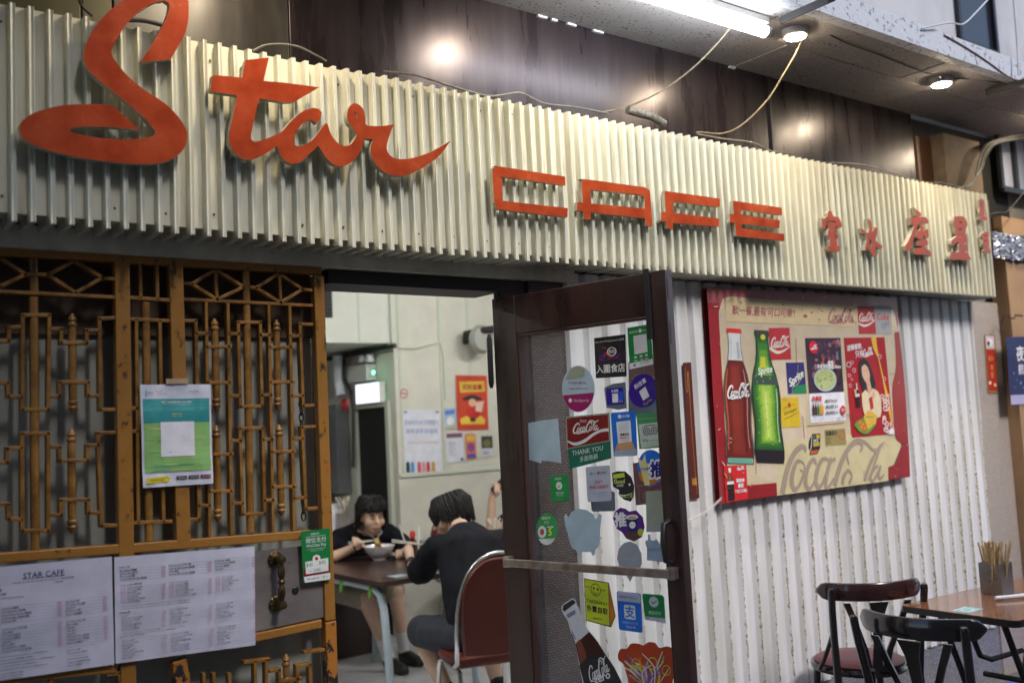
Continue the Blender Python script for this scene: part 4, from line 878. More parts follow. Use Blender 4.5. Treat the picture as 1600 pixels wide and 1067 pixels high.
# takeaway bag sticker
s = door_sheet([(907,904),(956,911),(957,982),(909,976)]); s.sub(K_, [(0,0),(.80,.02),(1.0,.74),(.85,1.0),(.03,.92)]).poly([(.02,.02),(.78,.04),(.80,.97),(.05,.9)],srgb(196,210,50)).poly([(.80,.06),(.98,.74),(.85,.96),(.82,.97)],srgb(200,120,40)).ring(.38,.22,.165,.14,.12,K_).ell(.32,.19,.03,.03,K_).ell(.45,.20,.03,.03,K_).stroke([(.28,.25),(.36,.31),(.46,.27)],.02,K_).rect(.02,.17,.2,.185,K_).rect(.55,.2,.7,.215,K_).text(.08,.44,.76,.54,'TAKEAWAY',K_,.012,rot=.05).text(.07,.58,.76,.72,'外賣自取',K_,.025,rot=.05).text(.27,.81,.56,.88,'openrice',K_,.01); stick(s, 'sticker', 'yellow green bag shaped takeaway sticker under the push bar')
s = door_sheet([(958,924),(996,928),(999,990),(962,985)]); s.sub(BLU, rr(0,0,1,1,.1,.6)).poly([(.02,.06),(.1,.01),(.9,.01),(.98,.06),(.98,.25),(.02,.25)],srgb(190,194,215)).text(.1,.1,.85,.17,'推薦使用 Welcome',srgb(70,70,110)).poly(rr(.28,.33,.74,.69,.06,.6),(.75,.77,.8)).text(.31,.36,.72,.65,'支',BLU,.03).text(.15,.75,.85,.82,'推薦使用支付寶',srgb(150,190,235)).text(.2,.86,.85,.93,'Alipay HK',W_); stick(s, 'sticker', 'blue rounded payment sticker right of the takeaway bag')
s = door_sheet([(998,928),(1034,930),(1035,975),(1001,971)]); s.sub(GRN, [(0,.06),(.06,0),(.88,.02),(.96,.1),(1,1),(.05,.86)]).ell(.5,.28,.21,.19,W_).stroke([(.4,.27),(.48,.33),(.64,.22)],.05,GRN).text(.25,.6,.8,.74,'微信支付',(.7,.78,.72),.015).poly([(.05,.83),(1,.83),(1,1),(.05,.95)],srgb(186,186,205)).ell(.2,.89,.04,.035,srgb(130,120,170)).text(.3,.86,.95,.90,'WeChat Pay HK',srgb(120,120,140)); stick(s, 'sticker', 'green payment sticker with tick bubble, lower right of pane')
# zero bottle sticker and cocktail tangle
PB = [(82,380),(95,335),(190,275),(225,290),(238,340),(262,380),(285,470),(340,560),(420,650),(510,780),(590,900),(640,1000),(690,1090),(300,1090),(262,910),(225,700),(180,600),(145,490),(105,430)]
bs = Sheet(PD, [(860,890),(1060,890),(1060,1067),(860,1067)], d=-.0192, th=.0004)
nb = lambda pts: [(x/1206, y/1067) for x, y in pts]
bs.sub((.62,.63,.68), smooth_closed(nb(PB), 4, 60)).poly(nb([(92,378),(100,342),(190,288),(216,300),(222,320),(110,402)]),K_).poly(nb([(225,705),(360,592),(430,670),(510,790),(590,910),(680,1085),(310,1085),(268,900)]),srgb(60,22,18),True).poly(nb([(235,690),(270,660),(330,800),(340,1000),(300,1000),(262,830)]),srgb(120,60,40),True).poly(nb([(262,910),(360,820),(500,800),(600,920),(680,1085),(312,1085)]),K_,True)
bs.poly(nb([(130,430),(220,380),(228,420),(150,465)]),srgb(120,130,160)).poly(nb([(180,560),(200,600),(230,660),(222,668),(190,620)]),srgb(110,120,160))
bs.cola(.285,.80,.465,.97,(.75,.75,.78),rot=-.38).text(.34,.93,.47,1.0,'zero',(.75,.75,.78),.03,rot=-.3)
stick(bs, 'sticker', 'tall cola bottle cutout sticker leaning at the pane bottom')
cs = Sheet(PD, [(860,890),(1060,890),(1060,1090),(860,1090)], d=-.0190, th=.0004); nb2 = lambda pts: [(x/1206, y/1206) for x, y in pts]
cs.sub(srgb(176,62,22), smooth_closed(nb2([(640,800),(665,755),(720,750),(760,705),(830,705),(870,720),(920,690),(980,700),(1015,745),(1080,730),(1135,760),(1145,840),(1140,980),(1120,1150),(760,1150),(720,1000),(690,900),(645,860)]), 4, 70))
rng = random.Random(5)
for i in range(34):
    x0 = rng.uniform(690, 1110); y0 = rng.uniform(770, 1000); x1 = 930+rng.uniform(-60, 60); c = rng.choice([srgb(220,200,60), srgb(160,180,80), (.7,.7,.72), srgb(120,80,160), srgb(150,150,170), srgb(70,90,190), srgb(210,130,50)])
    cs.stroke(nb2([(x0, y0), ((x0+x1)/2+rng.uniform(-60, 60), (y0+1060)/2+rng.uniform(-30, 30)), (x1, 1130)]), rng.uniform(.006, .014), c)
for x, y, r_ in ((955,890,45), (1078,955,38), (800,880,30)): cs.ring(x/1206, y/1206, r_/1206, 1.3*r_/1206, .14, srgb(216,200,60))
cs.text(.62,.74,.70,.80,'20th',srgb(224,210,70),.02)
stick(cs, 'sticker', 'rusty red cloud shaped sticker with tangled coloured straws')
# ================================================================ papers on the gate
paper = print_mat('paper', .6)
PGF = facade(3.098)
s = Sheet(PGF, [(218,601),(328,600.5),(332,755),(223,762)], d=.004, th=.0005, bulge=.006).sub((.72,.72,.82), n=16)
s.grid(.03,.14,.97,.38,srgb(40,140,145)).grid(.03,.14,.97,.26,srgb(66,160,160)).grid(.035,.38,.97,.86,srgb(140,190,110))
rng = random.Random(3)
for i in range(26):
    y = .385+.47*rng.random(); x0 = .04+.3*rng.random(); s.grid(x0, y, x0+.5*rng.random()+.12, y+.004+.006*rng.random(), rng.choice([srgb(90,160,130), srgb(190,206,120), srgb(110,170,140), srgb(206,206,130), srgb(160,196,120)]))
s.grid(.26,.37,.74,.71,(.80,.79,.86))                        # the code itself is left out
s.text(.24,.165,.76,.185,'場所二維碼請使用安心出行掃描',W_,.02).text(.22,.192,.78,.205,'Scan the QR code with the app before entering',W_).text(.43,.28,.57,.305,'星座冰室',srgb(190,206,110),.01).text(.42,.31,.58,.325,'STAR CAFE',srgb(190,206,110))
s.text(.1,.05,.18,.11,'安心',srgb(40,140,145),.01).grid(.075,.045,.083,.115,srgb(40,140,145)).text(.2,.06,.32,.075,'安心出行',srgb(190,60,90)).text(.2,.085,.4,.095,'LeaveHomeSafe',K_).text(.68,.055,.82,.08,'COVID防疫',srgb(40,140,145)).text(.68,.088,.94,.095,'Together we fight the virus',GREY)
s.poly([(.05,.91),(.34,.90),(.34,.885),(.38,.93),(.34,.97),(.34,.955),(.05,.965)],srgb(220,205,40)).text(.09,.92,.3,.945,'下載流動應用程式',K_)
for x in (.47,.64,.81): s.grid(x,.905,x+.15,.94,srgb(60,56,70) if x < .8 else srgb(110,40,60)).text(x+.03,.913,x+.14,.932,'App Store' if x < .6 else 'Google Play',W_)
s.done('paper_notice', 'green and white paper notice taped to the gate with blank square', 'notice', m=paper, pm=paper)
MB().box((PGF.uv(258,596)[0], 3.088, PGF.uv(258,600)[1]), (PGF.uv(292,596)[0], 3.0935, PGF.uv(258,592)[1])).build('tape', mat('clear_tape', (.45, .33, .22), .25))
tag(bpy.data.objects['tape'], 'strip of clear tape holding the paper notice', 'tape')
# menus
lam = print_mat('laminate', .3, .35)
EN = ['Ham & Egg Noodles 火腿蛋麵', 'Tomato Noodles 鮮茄牛肉麵', 'Satay Beef Noodles 沙爹牛肉麵', 'Milk Tea 奶茶', 'Coffee 咖啡', 'Lemon Tea 檸檬茶', 'French Toast 西多士', 'Pork Chop Rice 豬扒飯', 'Macaroni Soup 通粉', 'Spicy Chicken Wings 雞翼', 'Egg Sandwich 蛋治', 'Toast 多士', 'Luncheon Meat Noodles 餐肉麵', 'Beef Brisket 牛腩麵']
LONG = ['For more than two items please choose from the following noodles and add $5 for extra 另加配料每款加五元', 'Served from seven in the morning until ten at night 早上七時至晚上十時供應']
INK = (.012, .011, .018); PINK = srgb(190, 90, 130)
PM = facade(3.092)
s = Sheet(PM, [(-215,905),(174,869),(178,1037),(-215,1094)], d=.003, th=.0006, bulge=.003).sub((.62,.61,.74), n=12)
s.text(.61,.075,.79,.125,'STAR CAFE',srgb(40,46,110),.0).grid(.61,.128,.79,.132,srgb(40,46,110))
s.text(.45,.145,.95,.165,'Breakfast served all day with a cup of hot coffee or tea 全日早餐供應',INK).text(.73,.175,.79,.19,'11:30 AM',INK)
s.lines(.45,.19,.72,.30,3,INK,['Set Menu 套餐', 'Breakfast Set 早餐', 'All sets are served with bread and fried egg'],2)
for (a, b, n) in ((.36,.50,5), (.54,.76,8)):
    for i in range(n+1): y = a+(b-a)*i/n; s.grid(.3,y,.985,y+.0016,(.25,.25,.3),n=6)
    s.lines(.52,a,.8,b,n,INK,EN,int(a*100)); s.lines(.79,a,.98,b,n,INK,EN,int(a*90)+5); s.lines(.28,a,.47,b,n,INK,EN,int(a*70)+9)
    s.lines(.755,a,.78,b,n,PINK,['$28','$32','$18'],4,ragged=.1); s.lines(.955,a,.98,b,n,PINK,['$26','$35','$38'],6,ragged=.1)
s.lines(.40,.78,.75,.92,5,INK,LONG,8,.6,.3); s.lines(.79,.77,.97,.96,7,INK,EN+LONG,9,.55); s.lines(.40,.93,.68,1.0,3,INK,LONG,12,.6,.3)
s.done('menu_sheet', 'left white laminated menu sheet headed STAR CAFE on gate', 'menu', 'menus on the gate', m=lam, pm=lam)
s = Sheet(PM, [(178,870),(397,853),(398,1007),(180,1036)], d=.0035, th=.0006, bulge=.003).sub((.64,.63,.76), n=12)
s.text(.03,.09,.1,.11,'Snack 小食',INK,.015).text(.03,.26,.18,.28,'Tomato noodles 鮮茄湯麵',INK,.01).text(.03,.52,.1,.54,'Noodles 麵',INK,.015).text(.03,.745,.2,.765,'Sandwich / Toast 三文治多士',INK)
for k, (a, b, n) in enumerate(((.12,.23,4), (.29,.44,7), (.55,.70,7), (.78,.96,8))):
    for j, (x0, x1) in enumerate(((.03,.35), (.36,.68), (.69,.96))):
        for i in range(n+1): y = a+(b-a)*i/n-.01*j; s.grid(x0,y,x1,y+.0018,(.25,.25,.3),n=4)
        s.grid(x0+.283,a-.01*j,x0+.2845,b-.01*j,(.25,.25,.3),n=4)
        s.lines(x0+(.05 if k == 1 else .005),a-.01*j,x0+.27,b-.01*j,n,INK,EN,k*10+j,.66,.4); s.lines(x0+.29,a-.01*j,x0+.315,b-.01*j,n,PINK,['$28','$32','$41'],k+j,ragged=.1)
        if k == 1: s.lines(x0+.005,a-.01*j,x0+.04,b-.01*j,n,PINK,['Hot 辣','New 新'],j,ragged=.2)
s.lines(.03,.455,.96,.50,2,INK,LONG,3,.7,.1); s.lines(.03,.705,.9,.74,2,INK,LONG,5,.7,.1)
s.done('menu_sheet', 'right white laminated menu sheet of tables beside the lock plate', 'menu', 'menus on the gate', m=lam, pm=lam)
# wechat pay card at the gate edge
s = Sheet(facade(3.094), [(469,830),(514,824.5),(516,905),(473,910)], d=.004, th=.001); s.sub(srgb(28,124,62), rr(0,0,1,1,.06,.55)).text(.33,.05,.62,.10,'推薦使用',W_).rect(.14,.12,.84,.126,W_).text(.15,.14,.86,.25,'微信支付',W_,.012).text(.15,.265,.86,.345,'WeChat Pay',W_,.012).rect(.17,.365,.84,.37,W_).text(.3,.385,.74,.42,'香港錢包亦可使用',srgb(170,200,170))
s.poly([(.02,.75),(.98,.70),(.98,.88),(.03,.9)],srgb(120,30,30)).poly([(.1,.60),(.92,.57),(.92,.82),(.1,.84)],(.76,.77,.75)).ell(.5,.56,.14,.075,(.78,.78,.77)).ell(.5,.56,.06,.035,srgb(190,40,60)).text(.13,.63,.36,.71,'$45',srgb(60,120,80),.0).text(.56,.61,.84,.69,'$45',srgb(60,120,80)).text(.36,.75,.64,.81,'1000',srgb(60,120,80)).text(.2,.77,.34,.80,'滿$',srgb(60,120,80)).poly([(.02,.885),(.98,.86),(.97,.99),(.05,1)],(.76,.77,.77)).text(.06,.92,.64,.955,'掃描二維碼付款',K_).ell(.74,.93,.03,.015,GRN).text(.79,.92,.95,.945,'支付',K_)
s.done('payment_card', 'green and white payment card on the gate corner with price 1000', 'sticker', m=stk, pm=stk)
# ================================================================ the drinks board on the wall
def inv(s, px, py):
    u, v = s.pl.uv(px, py); x, y = .5, .5
    for _ in range(8):
        a = s.m(x, y); e = 1e-4; b = s.m(x+e, y); c = s.m(x, y+e)
        J = ((b[0]-a[0])/e, (c[0]-a[0])/e, (b[1]-a[1])/e, (c[1]-a[1])/e); det = J[0]*J[3]-J[1]*J[2]; du, dv = u-a[0], v-a[1]
        x += (J[3]*du-J[1]*dv)/det; y += (-J[2]*du+J[0]*dv)/det
    return x, y
BR_ = [(1104,448),(1400,465),(1421,745),(1125,787)]
PBD = facade(3.062)
bd_ = Sheet(PBD, BR_, d=-.026, th=.026)
def B(*pts): return [inv(bd_, 1090+x/2.809, 420+y/2.809) for x, y in pts]
CRM = srgb(208, 190, 158); CRM2 = srgb(196, 182, 148); BRED = srgb(152, 32, 38); FRED = srgb(168, 84, 88); TAUPE = srgb(168, 149, 134)
bd_.sub(srgb(146, 56, 58))
bd_.poly(B((40,82),(872,127),(880,240),(48,170)), FRED).poly(B((44,150),(95,150),(140,1030),(118,1030),(70,600)), BRED)
bd_.poly(B((92,190),(110,130),(150,122),(860,180),(878,262),(884,270),(890,780),(850,862),(836,870),(836,930),(345,995),(345,940),(215,950),(135,960)), CRM)
bd_.poly(B((92,190),(160,125),(700,160),(880,265),(890,500),(120,480)), srgb(196,178,150))
bd_.poly(B((250,400),(470,400),(480,900),(345,940),(250,900)), srgb(214,196,170)).poly(B((360,770),(700,720),(890,750),(892,780),(860,860),(836,870),(836,930),(345,995),(352,890)), srgb(212,200,156))
rng = random.Random(11)
for i in range(22):
    x = rng.uniform(130, 820); y = rng.uniform(300, 900); L = rng.uniform(8, 60); c = rng.choice([srgb(206,180,130), srgb(214,200,184), srgb(190,160,110), srgb(204,186,150)])
    bd_.poly(B((x,y),(x+L*.25,y+2),(x+L*.3,y+L),(x+2,y+L)), c)
for a, b in (((430,305),(436,480)), ((460,645),(468,745)), ((250,640),(256,900)), ((480,690),(640,676))): bd_.stroke(B(a, b), .006, srgb(160,110,60))
# red cola-bottle flourish on the right and corner blocks
bd_.poly(B((862,280),(884,275),(900,420),(912,560),(925,770),(890,765),(866,735),(858,640),(853,520),(868,440),(868,360)), BRED, True).poly(B((852,868),(884,845),(896,790),(926,768),(932,912),(836,922),(836,870)), BRED).poly(B((215,950),(345,938),(348,993),(218,1012)), BRED).stroke(B((850,262),(885,268)), .012, CRM)
# faded big script cut off at the board edge
big = B((362,770),(835,742),(835,1000),(362,1040))
def bigc(pts, wd): bd_.stroke(B(*pts), [w_*.74 for w_ in wd] if isinstance(wd, list) else wd*.74, TAUPE)
bigc([(470,805),(472,786),(455,780),(430,800),(405,845),(387,900),(377,950),(371,986)], [.010,.020,.024,.028,.030,.031,.032,.032])
bigc([(452,846),(436,845),(420,880),(412,930),(422,966),(444,952),(462,905),(468,862),(452,842)], [.01,.02,.026,.028,.024,.016,.012,.010,.010]); bigc([(448,880),(468,890),(486,868)], .010)
bigc([(520,858),(510,836),(490,855),(474,905),(475,950),(492,964),(516,925)], [.012,.018,.024,.027,.024,.016,.010]); bigc([(576,838),(550,834),(529,868),(518,922),(526,957),(547,940),(572,870)], [.012,.018,.024,.027,.022,.016,.012]); bigc([(586,828),(566,900),(561,948),(574,957),(598,915)], [.022,.026,.024,.016,.008]); bigc([(588,842),(604,832)], [.016,.016])
bigc([(712,802),(722,776),(704,758),(672,775),(640,825),(616,890),(600,951)], [.010,.018,.022,.026,.028,.029,.029]); bigc([(664,858),(654,815),(668,772),(702,751),(738,764),(768,793),(796,788),(818,757)], [.010,.014,.016,.018,.016,.014,.012,.006])
bigc([(660,880),(640,912),(636,945)], [.014,.02,.02]); bigc([(660,880),(676,905),(664,941)], [.012,.014,.016]); bigc([(732,928),(750,870),(784,800),(808,766)], [.02,.02,.018,.010]); bigc([(750,926),(766,880),(790,815),(808,766)], [.012,.014,.012,.008])
bigc([(790,862),(770,882),(757,916),(770,928),(796,882)], [.012,.016,.018,.014,.012]); bigc([(803,862),(792,902),(800,920),(818,900)], [.016,.018,.014,.008])
# cola bottle
def bott(x, hw, top, bot, parts, xb=None):
    n = len(parts); xb = xb if xb is not None else x
    prof = [(0,.46),(.03,.5),(.06,.42),(.12,.42),(.22,.48),(.3,.72),(.38,.88),(.48,.97),(.56,.96),(.68,.88),(.78,.9),(.88,1),(.96,.99),(1,.9)]
    def w_(t):
        for (a, wa), (b, wb) in zip(prof, prof[1:]):
            if a <= t <= b: return wa+(wb-wa)*(t-a)/(b-a)
        return .9
    for y0, y1, col, x0, x1 in parts:
        L = []; Rr = []
        for i in range(13):
            t = y0+(y1-y0)*i/12; cx = x+(xb-x)*t; y = top+(bot-top)*t; L.append((cx+w_(t)*hw*x0, y+2*x0)); Rr.append((cx+w_(t)*hw*x1, y+2*x1))
        bd_.poly(B(*(L+Rr[::-1])), col)
bott(157, 64, 262, 856, [(0,1,srgb(70,100,92),-1,1), (.005,.99,srgb(206,206,206),-.92,.92), (0,.035,srgb(206,50,40),-1.05,1.05), (.235,.965,srgb(96,22,16),-.92,.92), (.25,.95,srgb(112,28,18),-.82,.8), (.26,.94,srgb(112,34,24),-.66,.6), (.27,.93,srgb(128,42,30),-.5,.34), (.29,.9,srgb(138,48,34),-.38,.1), (.3,.9,srgb(92,22,18),.42,.56), (.3,.9,srgb(176,84,52),-.86,-.74), (.3,.88,srgb(190,150,140),.66,.71), (.1,.22,srgb(170,176,176),.3,.7), (.08,.22,srgb(186,190,190),-.7,-.5), (.955,.995,srgb(110,170,150),-.86,.86)], 188)
bott(278, 66, 270, 852, [(0,1,srgb(40,52,36),-1,1), (.05,.9,srgb(40,90,40),-.88,.88), (.08,.88,srgb(52,110,40),-.78,.8), (.1,.86,srgb(66,130,42),-.66,.7), (.15,.85,srgb(104,156,50),-.54,.58), (.2,.84,srgb(134,176,58),-.44,.46), (.42,.83,srgb(158,196,72),-.32,.34), (.45,.82,srgb(180,210,90),-.2,.2), (.46,.8,srgb(204,222,116),-.08,.06), (.44,.84,srgb(190,220,170),.72,.78), (.9,1,srgb(34,24,32),-.98,.98), (0,.05,srgb(56,66,52),-1,1), (.34,.41,srgb(60,80,70),-.95,.95), (.2,.28,srgb(200,196,50),-.4,.2)], 318)
q = B((284,300))[0]; bd_.ell(*q, .012, .014, srgb(206,196,60))
rng = random.Random(2)
for i in range(70):
    t = rng.uniform(.3, .86); q = B((278+40*t+rng.uniform(-46, 46), 270+582*t))[0]; bd_.ell(*q, .0022, .0026, rng.choice([srgb(190,226,130), srgb(60,110,40)]), n=6)
x0, y0 = B((122,505))[0]; x1, y1 = B((228,568))[0]; bd_.cola(x0, y0, x1, y1, (.8,.8,.8), thick=1.25)
x0, y0 = B((258,412))[0]; x1, y1 = B((326,486))[0]; bd_.text(x0, y0, x1, y1, 'Sprite', (.75,.8,.72), .03, slant=.25, rot=-.12)
rng = random.Random(31)
for i in range(60):
    x = rng.choice([rng.uniform(.0, .06), rng.uniform(.9, .99), rng.uniform(0, 1), rng.uniform(0, 1)]); y = rng.uniform(.01, .99) if x < .07 or x > .89 else rng.choice([rng.uniform(.0, .09), rng.uniform(.3, .98)]); L_ = rng.uniform(.006, .035); a_ = rng.uniform(-1.6, 1.6)
    bd_.stroke([(x, y), (min(.995, x+L_*math.cos(a_)*.5), y+L_*.4*math.sin(a_)), (min(.997, x+L_*math.cos(a_)), min(.995, y+L_*math.sin(a_)))], rng.uniform(.0012, .004), rng.choice([srgb(196,140,130), srgb(206,186,160), srgb(120,70,56), srgb(186,160,120)]))
board = bd_.done('drinks_board', 'large faded red and cream soft drink board on corrugated wall', 'sign board', m=print_mat('board_print', .4, .2), pm=print_mat('board_print'))
# wooden battens holding it off the wall
for x in (1180, 1360): MB().box((onY(x,600,3.08).x, 3.090, PBD.uv(x,735)[1]), (onY(x,600,3.08).x+.05, 3.0995, PBD.uv(x,490)[1])).build('batten', conc, board)
BG = 'papers stuck on the drinks board'
def bsheet(quad, d=.0012, bulge=0.): return Sheet(PBD, [(1090+x/2.809, 420+y/2.809) for x, y in quad], d=d, th=.0004, bulge=bulge)
def bdone(s, nm, label): return s.done(nm, label, 'poster', BG, m=paper, pm=paper)
s = bsheet([(120,125),(696,160),(700,255),(124,232)]).sub(srgb(204,182,140))
PK = srgb(150,78,84)
s.text(.02,.32,.52,.72,"歎一餐,最有'可口可樂'!",PK,.02,slant=.1).cola(.755,.14,.985,.90,srgb(176,126,122),thick=1.3)
for x, y, r_ in ((.105,.18,.008),(.41,.16,.008),(.575,.62,.016),(.55,.36,.006),(.625,.45,.009),(.69,.25,.006),(.71,.36,.007),(.685,.75,.007),(.985,.82,.007)): s.ell(x, y, r_, r_*4.5, PK)
bdone(s, 'banner_strip', 'faded tan banner strip with pink characters along board top')
s = bsheet([(700,165),(772,165),(782,286),(708,286)]).sub(srgb(176,50,52)).cola(.05,.22,.97,.55,(.74,.66,.6),thick=1.2).stroke([(.0,.62),(.3,.70),(.6,.66),(1,.5)],[.06,.08,.07,.03],(.72,.68,.62)); bdone(s, 'logo_square', 'small red square with white script at the board top right')
s = bsheet([(774,162),(846,165),(854,290),(784,288)]).sub(srgb(168,164,162)).text(.12,.25,.85,.50,'Coke',srgb(190,80,84),.03,slant=.2).text(.3,.52,.85,.80,'light',srgb(120,118,124),.01,slant=.3,rot=-.15).stroke([(.05,.85),(.3,.7),(.6,.75)],.03,srgb(130,170,190)); bdone(s, 'logo_square', 'grey square with red and grey lettering in board corner')
s = bsheet([(311,260),(402,258),(410,397),(318,400)]).sub(srgb(182,44,48)).cola(.06,.26,.97,.62,(.76,.70,.62),thick=1.2).stroke([(0,.62),(.3,.76),(.6,.74),(1,.58)],[.10,.10,.07,.02],(.70,.66,.52)); bdone(s, 'logo_square', 'red square with cream script beside the green bottle')
s = bsheet([(386,412),(465,410),(478,546),(396,549)]).sub(srgb(46,40,110)).poly([(.15,1),(.5,.75),(1,.7),(1,1)],srgb(30,130,80)).text(.08,.24,.94,.82,'Sprite',(.72,.74,.6),.045,slant=.25,rot=-.42).stroke([(.2,.98),(.3,.78),(.5,.72),(.8,.5),(.95,.3)],.035,srgb(150,160,110)).stroke([(.6,.35),(.66,.08)],.03,srgb(190,186,90)); bdone(s, 'logo_square', 'blue and green square with slanted white lettering on board')
s = bsheet([(358,566),(441,562),(450,692),(370,697)]).sub(srgb(212,180,30)).ell(.48,.26,.08,.09,srgb(190,60,30)).text(.16,.36,.86,.60,'Schweppes',srgb(80,64,30),.012,slant=.2,rot=-.22).stroke([(.12,.42),(.3,.32),(.8,.22)],.02,srgb(110,90,30)).stroke([(.15,.72),(.5,.64),(.95,.5)],.025,srgb(110,90,30)).stroke([(.36,.72),(.4,1.0)],.03,srgb(220,200,110)); bdone(s, 'logo_square', 'yellow square with dark slanted name on the board')
# food price poster
s = bsheet([(470,304),(624,303),(650,664),(496,676)], d=.0016, bulge=.002).sub((.80,.80,.86)).grid(0,0,1,.655,srgb(58,36,56))
rng = random.Random(8)
for i in range(60): s.ell(.15+.8*rng.random(), .04+.42*rng.random(), .02+.05*rng.random(), .015+.03*rng.random(), rng.choice([srgb(150,70,60), srgb(110,60,80), srgb(176,96,60), srgb(90,60,90), srgb(150,110,120), srgb(70,44,60)]), n=8)
s.ell(.2,.11,.12,.075,srgb(214,30,44)).cola(.11,.08,.3,.14,W_,thick=1.3)
s.bottle(.86,.17,.56,.10,[(0,1,srgb(40,24,30),-1,1), (.0,.25,srgb(120,130,130),-.8,.8), (.3,.9,srgb(74,30,26),-.5,.5)]); s.text(.76,.33,.96,.37,'Coke',W_,.03)
s.ell(.47,.5,.33,.145,(.62,.66,.72)).ell(.47,.5,.30,.128,srgb(176,190,130)).ring(.47,.5,.33,.145,.06,srgb(120,130,180))
for i in range(46): a = rng.random()*6.28; r_ = rng.random()**.5; s.ell(.47+.27*r_*math.cos(a), .5+.11*r_*math.sin(a), .02, .012, rng.choice([srgb(206,206,150), srgb(130,150,80), srgb(190,190,140), srgb(150,170,100)]), n=6)
s.text(.26,.30,.56,.38,'家鄉湯飯',W_,.02).text(.56,.27,.72,.38,'餸',W_,.03).text(.68,.34,.84,.37,'配可樂',W_,.02)
s.text(.05,.69,.33,.75,'跟餐配',RED,.03)
for i, c in enumerate((srgb(60,20,20), srgb(90,24,24), srgb(40,130,60), srgb(220,150,40), srgb(230,170,60))): s.bottle(.07+.065*i,.77,.91,.028,[(0,1,c,-1,1)])
for i in range(3): s.text(.40,.735+.07*i,.78,.775+.07*i,('餐加汽水 $10','餐加凍飲 $14','餐加啤酒 $16')[i],K_,.02)
s.ell(.90,.875,.075,.055,srgb(200,40,50)).text(.85,.85,.95,.9,'可口',W_,.02).text(.86,.94,.94,.96,'汽水',K_,.02).ring(.2,.95,.13,.03,.08,GREY)
bdone(s, 'price_poster', 'white and dark food price poster with soup bowl on the board')
# red poster with a woman
s = bsheet([(640,303),(818,300),(860,724),(674,742)], d=.0014, bulge=.002).sub(srgb(168,24,34))
s.text(.06,.05,.42,.14,'這頓餐飲,',(.78,.78,.78),.025,rot=-.08,slant=.1).text(.24,.13,.44,.20,'只有',(.78,.78,.78),.025,rot=-.08).cola(.43,.105,.68,.195,(.78,.78,.78),rot=-.1,thick=1.3)
s.stroke([(.72,.0),(.74,.1),(.80,.22),(.86,.42),(.93,.66),(.97,.9)],[.13,.10,.03,.03,.08,.03],srgb(226,180,60))
rng = random.Random(4)
for i in range(26):
    x = rng.uniform(.78,.98); y = rng.uniform(.6,.98); r_ = rng.uniform(.015,.045); s.ell(x, y, r_*1.3, r_*.75, (.78,.72,.72), n=10).ell(x, y, r_*.8, r_*.45, rng.choice([srgb(190,24,40), srgb(200,60,40), srgb(226,170,60)]), n=10)
for x, y, r_ in ((.06,.27,.05),(.14,.25,.03),(.17,.33,.035),(.05,.38,.03),(.1,.42,.02),(.05,.48,.03),(.82,.2,.04),(.88,.43,.035)): s.ring(x, y, r_*1.2, r_*.6, .3, (.72,.5,.5))
s.poly([(.30,.26),(.36,.22),(.46,.22),(.54,.27),(.60,.36),(.66,.48),(.62,.53),(.5,.52),(.40,.56),(.34,.54),(.28,.40)], K_, True)                       # hair
s.poly([(.35,.30),(.43,.27),(.50,.31),(.53,.38),(.51,.44),(.46,.475),(.40,.44),(.35,.38)], srgb(222,176,150), True)            # face
s.poly([(.43,.44),(.52,.44),(.56,.56),(.46,.60)], srgb(214,166,140)).stroke([(.38,.345),(.43,.335)], .008, K_).stroke([(.46,.335),(.5,.33)], .008, K_).stroke([(.45,.425),(.485,.42)], .011, srgb(180,50,50)).stroke([(.45,.36),(.455,.395)], .006, srgb(180,130,110))
s.poly([(.30,.57),(.40,.53),(.48,.58),(.58,.52),(.70,.56),(.76,.64),(.74,.76),(.66,.82),(.34,.80),(.30,.70)], srgb(226,208,170), True).poly([(.46,.62),(.54,.60),(.56,.72),(.48,.74)], srgb(190,40,50)).poly([(.54,.58),(.60,.53),(.62,.60),(.56,.64)], srgb(222,176,150), True)
s.poly([(.20,.95),(.08,.88),(.14,.84),(.40,.80),(.60,.82),(.56,.90),(.36,.97)], srgb(90,160,60), True).poly([(.30,.80),(.44,.74),(.62,.80),(.58,.88),(.38,.93)], srgb(226,180,70), True)
for x, y in ((.22,.86),(.28,.88),(.24,.91),(.32,.92)): s.ell(x, y, .05, .028, srgb(204,110,40)).ell(x-.01, y-.006, .025, .012, srgb(226,150,70))
s.bottle(.20,.46,.70,.05,[(0,1,srgb(30,14,16),-1,1), (0,.28,(.7,.7,.7),-.7,.7), (.44,.56,(.7,.7,.7),-.9,.9)]); s.poly([(.13,.52),(.18,.52),(.19,.60),(.14,.60)], srgb(214,166,140), True).poly([(.86,.96),(1,.94),(1,1),(.88,1)],(.8,.8,.8))
bdone(s, 'red_poster', 'red poster of a long-haired woman with drink and food')
s = bsheet([(556,707),(646,700),(652,770),(560,776)]).sub(srgb(156,140,84)).text(.04,.08,.60,.38,'溫馨提示',K_,.02).ring(.8,.38,.17,.3,.18,srgb(190,90,70)).stroke([(.68,.62),(.92,.14)],.03,srgb(190,90,70)).lines(.04,.46,.62,.9,4,srgb(90,74,50),['請勿吸煙 多謝合作','No smoking please'],2,.55,.2); bdone(s, 'notice_card', 'small khaki no smoking notice on the board')
